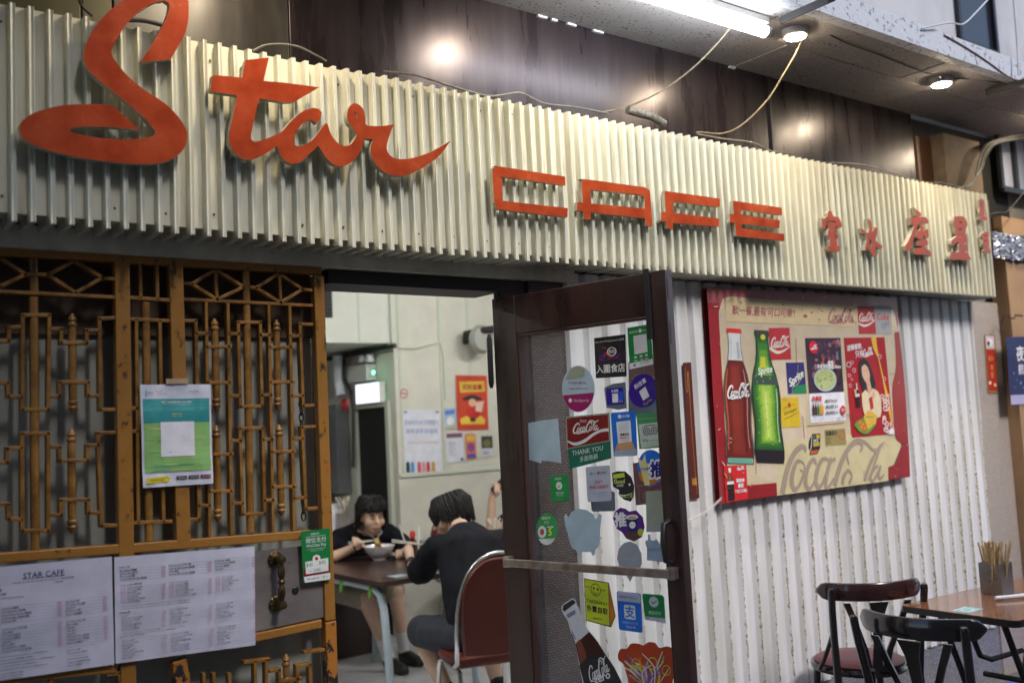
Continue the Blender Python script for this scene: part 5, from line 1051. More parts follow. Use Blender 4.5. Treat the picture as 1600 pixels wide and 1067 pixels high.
s = bsheet([(484,722),(538,722),(538,812),(486,818)]); s.sub(K_, [(.35,.02),(1,0),(.98,.7),(.75,.97),(.1,1),(.12,.8),(0,.65),(.05,.35)]).poly([(.38,.08),(.6,.06),(.6,.22),(.3,.22)],srgb(90,100,60)).poly([(.65,.06),(.95,.06),(.92,.25),(.66,.24)],srgb(200,170,50)).text(.28,.28,.95,.40,'RICE',W_,.03).poly([(.38,.42),(.95,.42),(.92,.6),(.4,.62)],srgb(190,160,70)).poly([(.15,.8),(.85,.78),(.7,.94),(.15,.96)],srgb(190,90,50)).stroke([(.3,.1),(.22,.6),(.12,.8)],.05,W_); bdone(s, 'drink_sticker', 'black leaf shaped sticker on the board below the poster')
s = Sheet(PBD, [(1110+170/8.42,680+405/8.42),(1110+465/8.42,680+385/8.42),(1110+490/8.42,680+835/8.42),(1110+205/8.42,680+885/8.42)], d=.002, th=.0005).sub(srgb(206,32,38)).cola(.58,.03,.92,.14,W_,thick=1.3).text(.82,.2,.9,.25,'✓',W_).text(.5,.38,.9,.49,'歎美食',W_,.05).text(.56,.53,.84,.64,'最配',W_,.05).text(.44,.69,.97,.79,'「可口可樂」',W_,.03)
s.bottle(.24,.06,.97,.16,[(0,1,srgb(60,20,20),-1,1), (0,.14,(.8,.78,.75),-1,1), (.15,.4,srgb(150,80,40),-.8,.6), (.5,.98,srgb(36,18,22),-.9,.9), (.41,.5,(.78,.78,.78),-1,1)]); bdone(s, 'small_red_poster', 'small red poster with cola bottle at lower left of board')
# string from board corner to the door
st = MB()
for k in range(2):
    a = onY(1127, 777+3*k, 3.03); b = PD.p(DW-.02, PD.uv(1060, 818)[1]-.004*k, -TH-.004); c = (a+b)/2+Vector((0, 0, -.012))
    st.tube([a, a.lerp(c, .5)+Vector((0, 0, -.003)), c, c.lerp(b, .5)+Vector((0, 0, -.003)), b], .0015, 6)
tag(st.build('door_string', mat('white_string', (.62, .56, .52), .7), smooth=True), 'white doubled string tying the door back to board corner', 'string')
# brown-red scroll with gold edge behind the door stile, on the wall
s = Sheet(facade(3.092), [(1066,567),(1079,566),(1092,778),(1079,780)], d=.002, th=.001).sub(srgb(84,24,16)).stroke([(.25,.03),(.25,.2),(.45,.2),(.45,.1),(.6,.1),(.6,.5),(.75,.97)],.05,srgb(196,140,50)).text(.2,.8,.8,.95,'福',srgb(196,140,50),.02); s.done('couplet_scroll', 'dark red gold-patterned paper strip behind the door edge', 'scroll', m=paper, pm=paper)
# red scroll on the mosaic pier and blue poster on the plaster
s = Sheet(facade(3.1035), [(1537,523),(1554,523),(1560,614),(1543,615)], d=.0005, th=.002).sub(srgb(150,110,60)).grid(.12,.02,.88,.24,srgb(206,186,196)).ell(.5,.13,.24,.07,srgb(230,226,226)).ell(.35,.15,.12,.04,srgb(60,40,50)).grid(.1,.26,.9,.95,srgb(176,38,34)).text(.25,.3,.75,.5,'出入',srgb(196,150,60),.03).text(.3,.52,.72,.62,'平',srgb(196,150,60),.03).text(.3,.64,.72,.74,'安',srgb(196,150,60),.03).ell(.25,.82,.12,.03,srgb(220,210,170)).ell(.7,.86,.12,.03,srgb(220,200,140)); s.done('lucky_scroll', 'narrow red lucky scroll hanging on the mosaic pier', 'scroll', m=paper, pm=paper)
s = Sheet(facade(3.0285), [(1571,527),(1640,524),(1646,630),(1579,632)], d=.0005, th=.001, bulge=.004).sub(srgb(30,36,84)).text(.2,.12,.55,.38,'夜海',W_,.02,slant=.1).text(.2,.4,.5,.56,'航行',(.7,.7,.78),.02)
rng = random.Random(6)
for i in range(50): s.ell(.1+.8*rng.random(), .5+.32*rng.random(), .02, .012, rng.choice([srgb(90,110,170), srgb(50,60,120), srgb(130,140,190)]), n=6)
s.grid(0,.86,1,1,srgb(176,170,206)); s.done('film_poster', 'dark blue poster with white characters on the tan plaster wall', 'poster', m=paper, pm=paper)
# ================================================================ inside the cafe
YB, XP = 6.85, 4.06; ZI = 2.95; ZS = 2.30
inw = MB().box((XP, YB, 0), (9, YB+.15, ZI))                                   # back wall with posters
tag(inw.build('interior_back_wall', WINT), kind='structure')
tag(MB().box((XP+.003, YB+.151, 0), (XP+.15, 10.5, ZS)).build('interior_side_wall', WINT), kind='structure')
tag(MB().box((-2, YB+.002, ZS), (XP-.002, YB+.12, ZI)).build('bulkhead', mat('bulkhead_paint', (.66, .68, .62), .6, var=.06, scale=3)), kind='structure')
tag(MB().box((-2, YB+.121, ZS+.002), (XP+.2, 10.5, ZS+.1)).build('passage_ceiling', WINT), kind='structure')
tag(MB().box((-2, 10.5, 0), (6, 10.65, ZI)).build('kitchen_end_wall', mat('kitchen_grey', (.22, .23, .22), .6, var=.3, scale=2)), kind='structure')
tag(MB().box((-2.1, 3.3, 0), (-2, 10.5, ZI)).build('interior_left_wall', WINT), kind='structure')
tag(MB().box((9, 3.3, 0), (9.1, 7, ZI)).build('interior_right_wall', WINT), kind='structure')
tag(MB().box((-2, 3.301, ZI), (9.1, 10.5, ZI+.1)).build('interior_ceiling', mat('interior_ceiling_paint', (.66, .66, .62), .7)), kind='structure')
# panelling strips, dado rail, conduit on the back wall
WT = mat('wall_trim', (.58, .61, .52), .55)
bw = bpy.data.objects['interior_back_wall']; bh = bpy.data.objects['bulkhead']
dz = onY(690, 738, YB).z
MB().box((XP, YB-.02, dz-.015), (8.9, YB-.001, dz+.015)).build('dado_rail', WT, bw, bevel=.004)
for px in (626, 690, 735): x = onY(px, 600, YB).x; MB().box((x-.012, YB-.008, dz+.02), (x+.012, YB-.001, ZI)).build('cover_strip', WT, bw)
for px in (560,): x = onY(px, 480, YB).x; MB().box((x-.008, YB-.006, ZS), (x+.008, YB+.001, ZI)).build('cover_strip', WT, bh)
MB().box((XP-.03, YB-.03, ZS), (XP+.02, YB-.0085, ZI)).build('corner_trim', WT, bh)
cw = [onY(622, 543, YB-.02), onY(650, 545, YB-.02), onY(672, 538, YB-.02), onY(688, 535, YB-.02), onY(693, 560, YB-.02), onY(696, 625, YB-.02)]
MB().tube(cw, .006, 6).build('wall_cable', WT, bw, smooth=True)
x0 = onY(503, 470, YB).x; x1 = onY(517, 470, YB).x
vt = empty('air_vent', onY(510, 496, YB), 'black air vent high in the bulkhead beside the grille', 'vent')
MB().box((x0-.15, YB-.02, onY(510,496,YB).z), (x1, YB-.001, onY(510,454,YB).z)).build('vent_frame', dark, vt)
for i in range(6): z = onY(510,493,YB).z+i*.03; MB().box((x0-.14, YB-.028, z), (x1-.01, YB-.021, z+.008)).build('slat', black_metal, vt)
# doorway in the side passage wall, exit sign, emergency light, pipes
def sx(px, py, dx=0.): return onX(px, py, XP+dx)
dy0, dy1, dzt = sx(606, 640).y, sx(560, 640).y, sx(583, 637).z
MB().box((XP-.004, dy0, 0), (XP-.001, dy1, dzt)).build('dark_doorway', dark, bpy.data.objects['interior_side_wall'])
for a, b in ((dy0-.05, dy0), (dy1, dy1+.05)): MB().box((XP-.03, a, 0), (XP-.0005, b, dzt+.05)).build('door_trim', WT, bpy.data.objects['interior_side_wall'])
MB().box((XP-.03, dy0+.001, dzt), (XP-.0005, dy1-.001, dzt+.05)).build('door_trim', WT, bpy.data.objects['interior_side_wall'])
PX = Plane((XP, 0, 0), (0, -1, 0))
ex = empty('exit_sign', sx(575, 630), 'lit white exit sign box above the dark doorway', 'exit sign')
eq = [sx(555, 601, -.08), sx(591, 598, -.08), sx(593, 628, -.08), sx(556, 631, -.08)]
MB().box((XP-.075, eq[1].y, eq[2].z), (XP-.02, eq[0].y, eq[0].z)).build('case', white_paint, ex)
MB().box((XP-.08, eq[1].y+.004, eq[2].z+.004), (XP-.0755, eq[0].y-.004, eq[0].z-.004)).build('lit_face', mat('exit_lit', (.9, .95, 1), .5, emit=(.85, .92, 1), estr=.42), ex)
s = Sheet(Plane((XP-.081, 0, 0), (0, -1, 0)), [(555.5,602),(591,599),(592.5,627.5),(556.5,630.5)], d=.001, th=.0002); s.text(.12,.12,.88,.36,'EXIT 出口',srgb(90,160,130),.01); s.pr.build('lettering', print_mat(), ex)
green_led = mat('green_led', (0, .3, .1), .4, emit=(.05, 1, .4), estr=6)
MB().box((XP-.06, sx(598,600).y, sx(596,622).z), (XP-.02, sx(593,600).y, sx(596,616).z)).build('indicator', green_led, ex)
el = empty('emergency_light', sx(572, 590), 'grey emergency light box with twin lamps above exit sign', 'emergency light')
MB().box((XP-.10, sx(589,580).y, sx(575,596).z), (XP-.002, sx(559,580).y, sx(575,571).z)).build('case', mat('box_grey', (.5, .52, .5), .5), el, bevel=.006)
MB().lathe(sx(584, 582, -.101), [(.012, 0), (.012, .006), (.004, .01)], 10, M=Matrix(((0,0,-1),(0,1,0),(1,0,0)))).build('indicator', green_led, el)
for px in (566, 578): MB().lathe(sx(px, 566, -.05), [(.035, 0), (.04, .02), (.03, .06), (.01, .07)], 12).build('lamp_head', mat('lamp_grey', (.6, .62, .66), .3), el, smooth=True)
pp = empty('water_pipes', sx(530, 560), 'white and dark pipes hanging under the passage ceiling', 'pipes')
MB().tube([sx(528, 556, -.1), sx(530, 600, -.1), sx(533, 618, -.1)], .045, 12).build('pipe', mat('pipe_pale', (.6, .62, .7), .4), pp, smooth=True)
MB().tube([sx(505, 562, -.06), sx(560, 551, -.06), sx(617, 540, -.06)], .02, 8).build('conduit', black_metal, pp, smooth=True)
MB().tube([sx(538, 560, -.08), sx(536, 590, -.08), sx(548, 612, -.08), sx(552, 640, -.08), sx(552, 730, -.08)], .016, 8).build('pipe', cable_dark, pp, smooth=True)
MB().lathe(sx(541, 632, -.15), [(.05, 0), (.055, .02), (.02, .04)], 14, M=Matrix(((0,0,-1),(0,1,0),(1,0,0)))).build('valve', mat('valve_red', (.3, .03, .03), .4), pp, smooth=True)
# kitchen counter clutter seen past the gate
kt = empty('kitchen_counter', onZ(520, 770, .9), 'dark kitchen counter with pots behind the diners', 'counter')
KY = 8.2
MB().box((3.5, 7.65, 0), (4.04, 9.6, .88)).build('counter_top', mat('counter_dark', (.03, .03, .035), .4), kt)
MB().box((3.93, 7.62, 1.12), (4.05, 8.6, 1.86)).build('cabinet', mat('cabinet_grey', (.16, .17, .18), .4, var=.3, scale=3), kt)
for i, (x, r_, h, m_) in enumerate(((3.55, .12, .16, steel), (3.8, .09, .22, black_metal), (3.3, .1, .12, mat('orange_pot', (.5, .16, .04), .4)), (3.95, .06, .2, mat('red_tin', (.4, .04, .03), .4)))):
    MB().lathe((3.72+.05*i, 7.78+.17*i, .881), [(r_*.9, 0), (r_, .02), (r_, h), (r_*.94, h), (r_*.9, h-.02)], 14).build('pot', m_, kt, smooth=True)
for i, z in enumerate((1.32, 1.32, 1.55)): MB().lathe((3.925, 7.75+.16*i, z), [(.035, 0), (.035, .02), (.01, .03)], 12, M=Matrix(((0,0,-1),(0,1,0),(1,0,0)))).build('button', mat('button_red', (.4, .03, .02), .4), kt, smooth=True)
# posters on the back wall
def wsheet(quad, label, nm='wall_poster'):
    s = Sheet(facade(YB), [(490+x/2.964, 400+y/2.964) for x, y in quad], d=.012, th=.001); s.nm = nm; s.lb = label; return s
def wdone(s): return s.done(s.nm, s.lb, 'poster', 'posters on the interior wall', m=paper, pm=paper)
s = wsheet([(408,712),(580,712),(592,1002),(420,1005)], 'large white notice with blue handwriting on the interior wall').sub((.72,.74,.84)).text(.04,.16,.96,.24,'星座冰室本日特價推介',srgb(110,120,180),.01,fit=True).text(.06,.30,.92,.38,'凍檸茶奶茶咖啡',srgb(110,120,180),.01,fit=True).text(.1,.5,.9,.54,'多謝各位街坊支持惠顧',srgb(190,140,150),fit=True).rect(.02,.02,.12,.05,(.2,.2,.3)).rect(.88,.02,.98,.05,(.2,.2,.3))
for x, c in ((.08,K_),(.2,srgb(60,140,200)),(.38,srgb(200,90,110)),(.5,srgb(220,150,160)),(.62,srgb(200,60,60)),(.76,srgb(190,150,60))): s.ell(x, .87, .05, .05, c).rect(x-.05, .9, x+.05, .99, c)
wdone(s)
s = wsheet([(655,552),(798,554),(806,803),(662,805)], 'red and gold festive poster on the interior wall').sub(srgb(196,66,40)).ring(.5,.5,.46,.48,.04,srgb(176,40,30)).poly([(.1,.12),(.9,.10),(.92,.3),(.12,.32)],srgb(214,180,70),True).text(.2,.15,.82,.28,'招財進寶',srgb(150,40,30),.03).poly([(.18,.42),(.5,.36),(.82,.42),(.8,.46),(.2,.46)],K_,True).ell(.5,.5,.12,.07,srgb(226,180,150)).poly([(.3,.6),(.7,.58),(.72,.82),(.3,.84)],srgb(190,40,36),True).poly([(.6,.5),(.88,.47),(.8,.68),(.6,.66)],srgb(230,200,190)).poly([(.1,.8),(.3,.74),(.5,.84),(.75,.74),(.9,.82),(.88,.9),(.12,.9)],srgb(226,196,70),True).ell(.5,.82,.1,.04,K_); wdone(s)
s = wsheet([(598,708),(655,700),(660,798),(602,806)], 'small pale blue picture card left of festive poster').sub(srgb(170,190,220)).rect(.1,.1,.9,.3,srgb(90,130,200)).ell(.5,.6,.3,.2,W_).rect(.05,.85,.95,.95,srgb(200,180,90)); wdone(s)
s = wsheet([(608,818),(686,814),(694,952),(612,956)], 'white text sheet with dark heading on the interior wall').sub((.68,.7,.8)).rect(.03,.03,.97,.18,srgb(110,70,90)).lines(.15,.3,.85,.8,7,K_,['特別推介 Special','Daily Set Menu','芝士火腿'],2,.6,.2).rect(.8,.86,.95,.96,K_); wdone(s)
s = wsheet([(698,823),(745,822),(752,938),(704,940)], 'narrow colourful leaflet under the festive poster').sub(srgb(206,110,90)).rect(.1,.05,.9,.3,srgb(220,180,80)).ell(.5,.55,.35,.18,srgb(130,70,140)).rect(.1,.8,.9,.95,srgb(60,90,170)); wdone(s)
s = wsheet([(772,834),(823,832),(828,926),(776,928)], 'small dark topped leaflet at the right end of wall').sub((.6,.62,.66)).rect(.0,.0,1,.6,srgb(70,56,60)).ell(.5,.35,.35,.2,srgb(110,120,70)).rect(.1,.75,.6,.9,srgb(150,150,190)); wdone(s)
s = wsheet([(396,612),(434,612),(434,662),(396,662)], 'round red no smoking sign on the corner wall', 'no_smoking_sign'); s.sub((.7,.66,.64), [(.5+.5*math.cos(a), .5+.5*math.sin(a)) for a in [k*math.pi/12 for k in range(24)]]).ring(.5,.5,.46,.46,.22,srgb(180,50,60)).stroke([(.25,.25),(.75,.75)],.1,srgb(180,50,60)).rect(.25,.46,.75,.55,K_); s.done(s.nm, s.lb, 'sign', m=paper, pm=paper)
# wall fan bracket
fn = empty('wall_fan', onY(765, 520, YB), 'dark wall fan bracket high on the interior wall', 'fan')
a = onY(728, 522, YB-.1); b = onY(785, 512, YB-.35)
MB().tube([onY(728, 534, YB-.02), a, onY(755, 516, YB-.25), b], .03, 8).build('arm', black_metal, fn, smooth=True)
MB().lathe(onY(752, 530, YB-.2), [(.02, -.06), (.1, -.04), (.12, 0), (.1, .05), (.02, .06)], 14, M=Mn).build('motor', mat('fan_grey', (.35, .36, .33), .4), fn, smooth=True)
# interior ceiling lamps
def ceil_lamp(x, y, label):
    e = empty('ceiling_lamp', (x, y, ZI), label, 'lamp', 'tube lamps on the interior ceiling')
    MB().box((x-.6, y-.05, ZI-.06), (x+.6, y+.05, ZI-.001)).build('batten', white_paint, e)
    MB().tube([(x-.58, y, ZI-.085), (x+.58, y, ZI-.085)], .018, 10).build('tube', mat('interior_tube', (1, 1, 1), .5, emit=(1.0, .99, .94), estr=INT_L), e, smooth=True)
INT_L = 62
ceil_lamp(2.9, 3.9, 'tube lamp on the interior ceiling near the door'); ceil_lamp(4.7, 4.4, 'tube lamp on the interior ceiling over the diners'); ceil_lamp(1.2, 5.2, 'tube lamp on the interior ceiling at the left')
# ---- table with pale blue frame
dw2 = mat('table_brown', (.045, .024, .020), .28, coat=.3)
pale_tube = mat('pale_blue_enamel', (.42, .50, .58), .35)
it = empty('dining_table', (3.3, 5.6, 0), 'dark brown dining table with pale blue tube legs indoors', 'table')
rbox_i = lambda x0, y0, x1, y1, z0, z1, nm, m: plate_box(x0, y0, x1, y1, z0, z1, nm, m)
def plate_box(x0, y0, x1, y1, z0, z1, nm, m):
    mb = MB(); plate(mb, Plane((0, 0, 0), (1, 0, 0), (0, 1, 0)), rr(x0, y0, x1, y1, .03, 1., 4), [], z0, z1, 0, 0); return mb.build(nm, m, it)
plate_box(2.88, 5.10, 3.58, 6.40, .722, .752, 'tabletop', dw2)
for x in (2.93, 3.52):
    MB().tube([(x, 5.12, 0), (x, 5.14, .3), (x, 5.17, .58), (x, 5.2, .66), (x, 5.28, .70), (x, 5.6, .705), (x, 6.18, .70), (x, 6.28, .66), (x, 6.31, .58), (x, 6.34, .3), (x, 6.36, 0)], .024, 10).build('leg_frame', pale_tube, it, smooth=True)
gt = mat('green_tape', (.16, .42, .05), .5)
for py in (5.26, 5.62): MB().box((2.901, py, .665), (2.905, py+.03, .72)).box((2.905, py+.022, .64), (2.909, py+.045, .69)).build('tape_strip', gt, it)
MB().box((3.02, 5.18, .7525), (3.12, 5.28, .7535)).build('table_sticker', mat('pale_sticker', (.45, .52, .62), .4), it)
# ---- things on the table
white_cer = mat('white_porcelain', (.72, .72, .78), .2, coat=.3)
bq = onZ(593, 874, .752)
bo = empty('noodle_bowl', (bq.x, bq.y, .752), 'white bowl of noodles before the facing diner', 'bowl')
MB().lathe((bq.x, bq.y, .753), [(.045, 0), (.048, .012), (.06, .02), (.09, .055), (.108, .092), (.105, .092), (.086, .055), (.05, .03), (.002, .028)], 24).build('bowl_body', white_cer, bo, smooth=True)
nood = mat('noodle', (.55, .38, .14), .4)
rng = random.Random(3)
MB().lathe((bq.x, bq.y, .753), [(.001, .07), (.092, .072), (.092, .07)], 20).build('soup', mat('soup', (.3, .16, .05), .2), bo)
# drinks and condiments
def cup(px, py, label, r_, h, m, straw=None, liquid=None):
    q = onZ(px, py, .752); e = empty('drink_glass', (q.x, q.y, .752), label, 'glass')
    MB().lathe((q.x, q.y, .7525), [(r_*.8, 0), (r_, h), (r_*.93, h), (r_*.75, .01)], 16).build('glass_body', m, e, smooth=True)
    if liquid: MB().lathe((q.x, q.y, .758), [(r_*.74, 0), (r_*.9, h*.75), (.001, h*.75)], 14).build('liquid', liquid, e, smooth=True)
    if straw: MB().tube([(q.x, q.y, .77), (q.x+straw[0], q.y+straw[1], .7525+h+straw[2])], .004, 6).build('straw', mat('straw_white', (.75, .75, .78), .4), e, smooth=True)
clear = glass_mat('tumbler_glass', (.85, .87, .9))
cup(640, 872, 'tall glass of dark drink with white straw between the diners', .034, .13, clear, (-.06, .02, .10), mat('cola', (.08, .02, .01), .2)); cup(655, 878, 'clear glass with a thin straw near the seated man', .034, .12, clear, (.04, .05, .10)); cup(664, 872, 'glass of pink drink beside the seated man', .036, .12, clear, None, mat('pink_drink', (.4, .08, .1), .3))
q = onZ(646, 868, .752)
kb = empty('sauce_bottle', (q.x, q.y, .752), 'red capped sauce bottle on the diners table', 'bottle'); MB().lathe((q.x, q.y, .7525), [(.028, 0), (.03, .01), (.03, .09), (.015, .12), (.014, .13)], 14).build('bottle_body', mat('sauce_brown', (.25, .06, .03), .25), kb, smooth=True); MB().lathe((q.x, q.y, .883), [(.02, 0), (.02, .03), (.008, .04)], 12).build('cap', mat('cap_red', (.5, .03, .03), .3), kb, smooth=True)
# ---- interior chairs: oval chrome frame with maroon pads
maroon = mat('maroon_vinyl', (.11, .018, .014), .38, var=.15, scale=6); chairred = mat('red_vinyl', (.20, .03, .025), .38)
def hall_chair(label, x, y, rz, m=maroon):
    """faces local +x"""
    M = Matrix.Translation((x, y, 0)) @ Matrix.Rotation(rz, 4, 'Z'); T = lambda *p: M @ Vector(p)
    e = empty('dining_chair', (x, y, 0), label, 'chair', 'chrome framed chairs inside the cafe')
    # back hoop
    hp = []
    for i in range(17):
        a = math.pi*i/16; zz = .60+.38*math.sin(a)**.8; yy = .215*math.cos(a); hp.append(T(-.24-.10*(zz-.45), yy, zz))
    lo = lambda s_: [T(-.02, s_*.2, .43), T(-.16, s_*.205, .43), T(-.225, s_*.21, .46), T(-.25, s_*.214, .54)]
    MB().tube(lo(1)+hp+lo(-1)[::-1], .0125, 10).build('back_hoop', chrome, e, smooth=True)
    o2 = smooth_closed([(-.185, .50), (-.195, .70), (-.172, .85), (-.1, .935), (0, .958), (.1, .935), (.172, .85), (.195, .70), (.185, .50), (0, .485)], 4, 70)
    b = MB(); lo_ = [T(-.262-.10*(v-.45)-.012, u, v) for u, v in o2]; hi = [T(-.262-.10*(v-.45)+.028, u, v) for u, v in o2]; n = len(o2)
    b.add(lo_+hi, [tuple(range(n)), tuple(range(2*n-1, n-1, -1))]+[(i, n+i, n+(i+1) % n, (i+1) % n) for i in range(n)]).build('backrest', m, e, bevel=.008)
    o2 = smooth_closed([(-.2, -.19), (-.2, .19), (.0, .21), (.17, .19), (.215, .08), (.215, -.08), (.17, -.19), (.0, -.21)], 4, 60)
    b = MB(); n = len(o2); b.add([T(u, v, .425) for u, v in o2]+[T(u, v, .475) for u, v in o2], [tuple(range(n)), tuple(range(2*n-1, n-1, -1))]+[(i, n+i, n+(i+1) % n, (i+1) % n) for i in range(n)]).build('seat', m, e, bevel=.012)
    for s_ in (-1, 1):
        MB().tube([T(.21, s_*.19, 0), T(.19, s_*.185, .3), T(.17, s_*.18, .40), T(.1, s_*.18, .418), T(-.1, s_*.18, .418), T(-.17, s_*.18, .40), T(-.2, s_*.185, .3), T(-.24, s_*.19, 0)], .0115, 8).build('leg_frame', chrome, e, smooth=True)
    return e
# ================================================================ people
skin_m = mat('skin', (.60, .40, .30), .5, var=.1, scale=14, spec=.35); hair_m = mat('hair_black', (.007, .006, .007), .6, bump=.5, bscale=90, spec=.25); shirt_m = mat('black_cotton', (.006, .0065, .011), .9, spec=.2, var=.3, scale=9); khaki_m = mat('khaki_cotton', (.30, .25, .20), .8, var=.2, scale=7); navy_m = mat('navy_cotton', (.02, .023, .036), .85); sock_w = mat('white_sock', (.6, .6, .62), .8); shoe_m = mat('black_shoe', (.015, .015, .016), .5)
def ball(mb, c, r_, seg=12, sc3=(1, 1, 1), M=None):
    pr = []; n = 8; k = len(mb.v); c = Vector(c)
    for i in range(n+1):
        a = math.pi*i/n
        for j in range(seg):
            b = 2*math.pi*j/seg; q = Vector((math.sin(a)*math.cos(b)*r_*sc3[0], math.sin(a)*math.sin(b)*r_*sc3[1], -math.cos(a)*r_*sc3[2]))
            mb.v.append(tuple(c+(M @ q if M is not None else q)))
    for i in range(n):
        for j in range(seg): mb.f.append([k+i*seg+j, k+i*seg+(j+1) % seg, k+(i+1)*seg+(j+1) % seg, k+(i+1)*seg+j]); mb.mi.append(0); mb.col.append(None)
def limb(mb, pts, rad):
    P = [Vector(p) for p in pts]; out = []; rs = []
    for i in range(len(P)-1):
        for k in range(5): t = k/5; out.append(P[i].lerp(P[i+1], t)); rs.append(rad[i]*(1-t)+rad[i+1]*t)
    out.append(P[-1]); rs.append(rad[-1]); mb.tube(out, rs, 12)
    for p, r_ in zip(P, rad): ball(mb, p, r_)
def loft(mb, secs, side):
    """torso: secs = [(centre, half-width, half-depth)], side = shoulder direction"""
    P = [Vector(s[0]) for s in secs]; k = len(mb.v); seg = 18; sd = Vector(side).normalized(); n = len(P)
    for i, (c, a, b) in enumerate(secs):
        t = (P[min(i+1, n-1)]-P[max(i-1, 0)]).normalized(); s_ = (sd-t*sd.dot(t)).normalized(); f = t.cross(s_)
        for j in range(seg): an = 2*math.pi*j/seg; mb.v.append(tuple(P[i]+s_*(a*math.cos(an))+f*(b*math.sin(an))))
    for i in range(n-1):
        for j in range(seg): mb.f.append([k+i*seg+j, k+i*seg+(j+1) % seg, k+(i+1)*seg+(j+1) % seg, k+(i+1)*seg+j]); mb.mi.append(0); mb.col.append(None)
    mb.f += [[k+j for j in range(seg)][::-1], [k+(n-1)*seg+j for j in range(seg)]]; mb.mi += [0, 0]; mb.col += [None, None]
def fuse(mb, name, m, vox=.006, smooth=4, parent=None, fold=0., label=None, cat=None):
    o = mb.build(name, m); rm = o.modifiers.new('r', 'REMESH'); rm.mode = 'VOXEL'; rm.voxel_size = vox; rm.use_smooth_shade = True
    sm = o.modifiers.new('s', 'SMOOTH'); sm.factor = .6; sm.iterations = smooth
    dg = bpy.context.evaluated_depsgraph_get(); me = bpy.data.meshes.new_from_object(o.evaluated_get(dg)); old = o.data; o.modifiers.clear(); o.data = me; bpy.data.meshes.remove(old)
    if fold:
        for v in me.vertices:
            q = v.co; v.co = q+v.normal*fold*(noise.noise(q*9)+.6*noise.noise(Vector((q.x*22, q.y*22, q.z*9))))
    for p in me.polygons: p.use_smooth = True
    if parent is not None: o.parent = parent
    if label: tag(o, label, cat)
    return o
def head_frame(face, up):
    f = Vector(face).normalized(); u = Vector(up); u = (u-f*u.dot(f)).normalized(); s_ = u.cross(f)      # s_: to the person's left
    return Matrix(((f.x, s_.x, u.x), (f.y, s_.y, u.y), (f.z, s_.z, u.z)))
def head(mb, c, M, k=1.0):
    c = Vector(c); L = lambda x, y, z: c+M @ Vector((x*k, y*k, z*k))
    ball(mb, L(-.012, 0, .02), .1*k, 16, (.98, .78, 1.02), M); ball(mb, L(.022, 0, -.045), .07*k, 14, (.95, .86, 1.0), M); ball(mb, L(.045, 0, -.088), .034*k, 10, (1, 1.1, .8), M)
    limb(mb, [L(.082, 0, .02), L(.098, 0, -.012), L(.108, 0, -.026)], [.008*k, .011*k, .014*k]); ball(mb, L(.092, 0, -.062), .016*k, 10, (.7, 1.5, .6), M); ball(mb, L(.078, 0, .028), .018*k, 10, (.6, 2.4, .5), M)
    for s_ in (-1, 1): ball(mb, L(.055, s_*.045, -.03), .032*k, 10, (1, .8, 1), M); ball(mb, L(-.008, s_*.078, -.012), .024*k, 10, (.7, .3, 1.2), M)
def face_parts(par, c, M, k=1.0):
    c = Vector(c); L = lambda x, y, z: c+M @ Vector((x*k, y*k, z*k))
    for s_ in (-1, 1):
        b = MB(); b.tube([L(.084, s_*.017, .002), L(.088, s_*.032, .0035), L(.078, s_*.047, .0)], [.002, .0042, .002], 6); b.build('eyelid', hair_m, par, smooth=True)
        b = MB(); b.tube([L(.092, s_*.015, .024), L(.09, s_*.032, .029), L(.074, s_*.05, .024)], [.003, .0042, .002], 6); b.build('eyebrow', hair_m, par, smooth=True)
    b = MB(); b.tube([L(.088, -.022, -.063), L(.102, -.008, -.06), L(.102, .008, -.06), L(.088, .022, -.063)], [.003, .007, .007, .003], 8); b.build('lips', mat('lips', (.36, .13, .11), .4), par, smooth=True)
def hair_cap(par, c, M, k=1.0, fringe=.02, nape=-.07, vol=1.0, seed=1, long_=0.):
    """hair as many tapering locks over the skull"""
    c = Vector(c); L = lambda v: c+M @ (Vector(v)*k); rng = random.Random(seed); b = MB()
    ball(b, L((-.042, 0, .03)), .104*k*vol, 16, (.84, .84, 1.0), M)
    for i in range(300):
        a = rng.uniform(0, 2*math.pi); el = rng.uniform(.0, 1.0); rr_ = .105*vol
        top = Vector((-.02+.055*math.cos(a)*el, .05*math.sin(a)*el, .115*vol))
        frontness = math.cos(a)
        zend = (fringe if frontness > .45 else (nape if frontness < .1 else -.01))+rng.uniform(-.035, .03)-long_*max(0, -frontness)*.6
        if zend < -.1: pass
        wv_ = 1+rng.uniform(-.05, .09); mid = Vector((-.02+.11*vol*wv_*math.cos(a), .086*vol*wv_*math.sin(a), .06+rng.uniform(-.01, .015))); end = Vector((-.02+.112*vol*math.cos(a+rng.uniform(-.2, .2))*(1 if frontness > -.2 else .93), .092*vol*math.sin(a), zend))
        b.tube([L(top), L(top.lerp(mid, .6)+Vector((0, 0, .03*vol))), L(mid), L(mid.lerp(end, .6)), L(end)], [.008*k, .010*k, .010*k, .007*k, .001*k], 5)
    o = b.build('hair', hair_m, par, smooth=True); return o
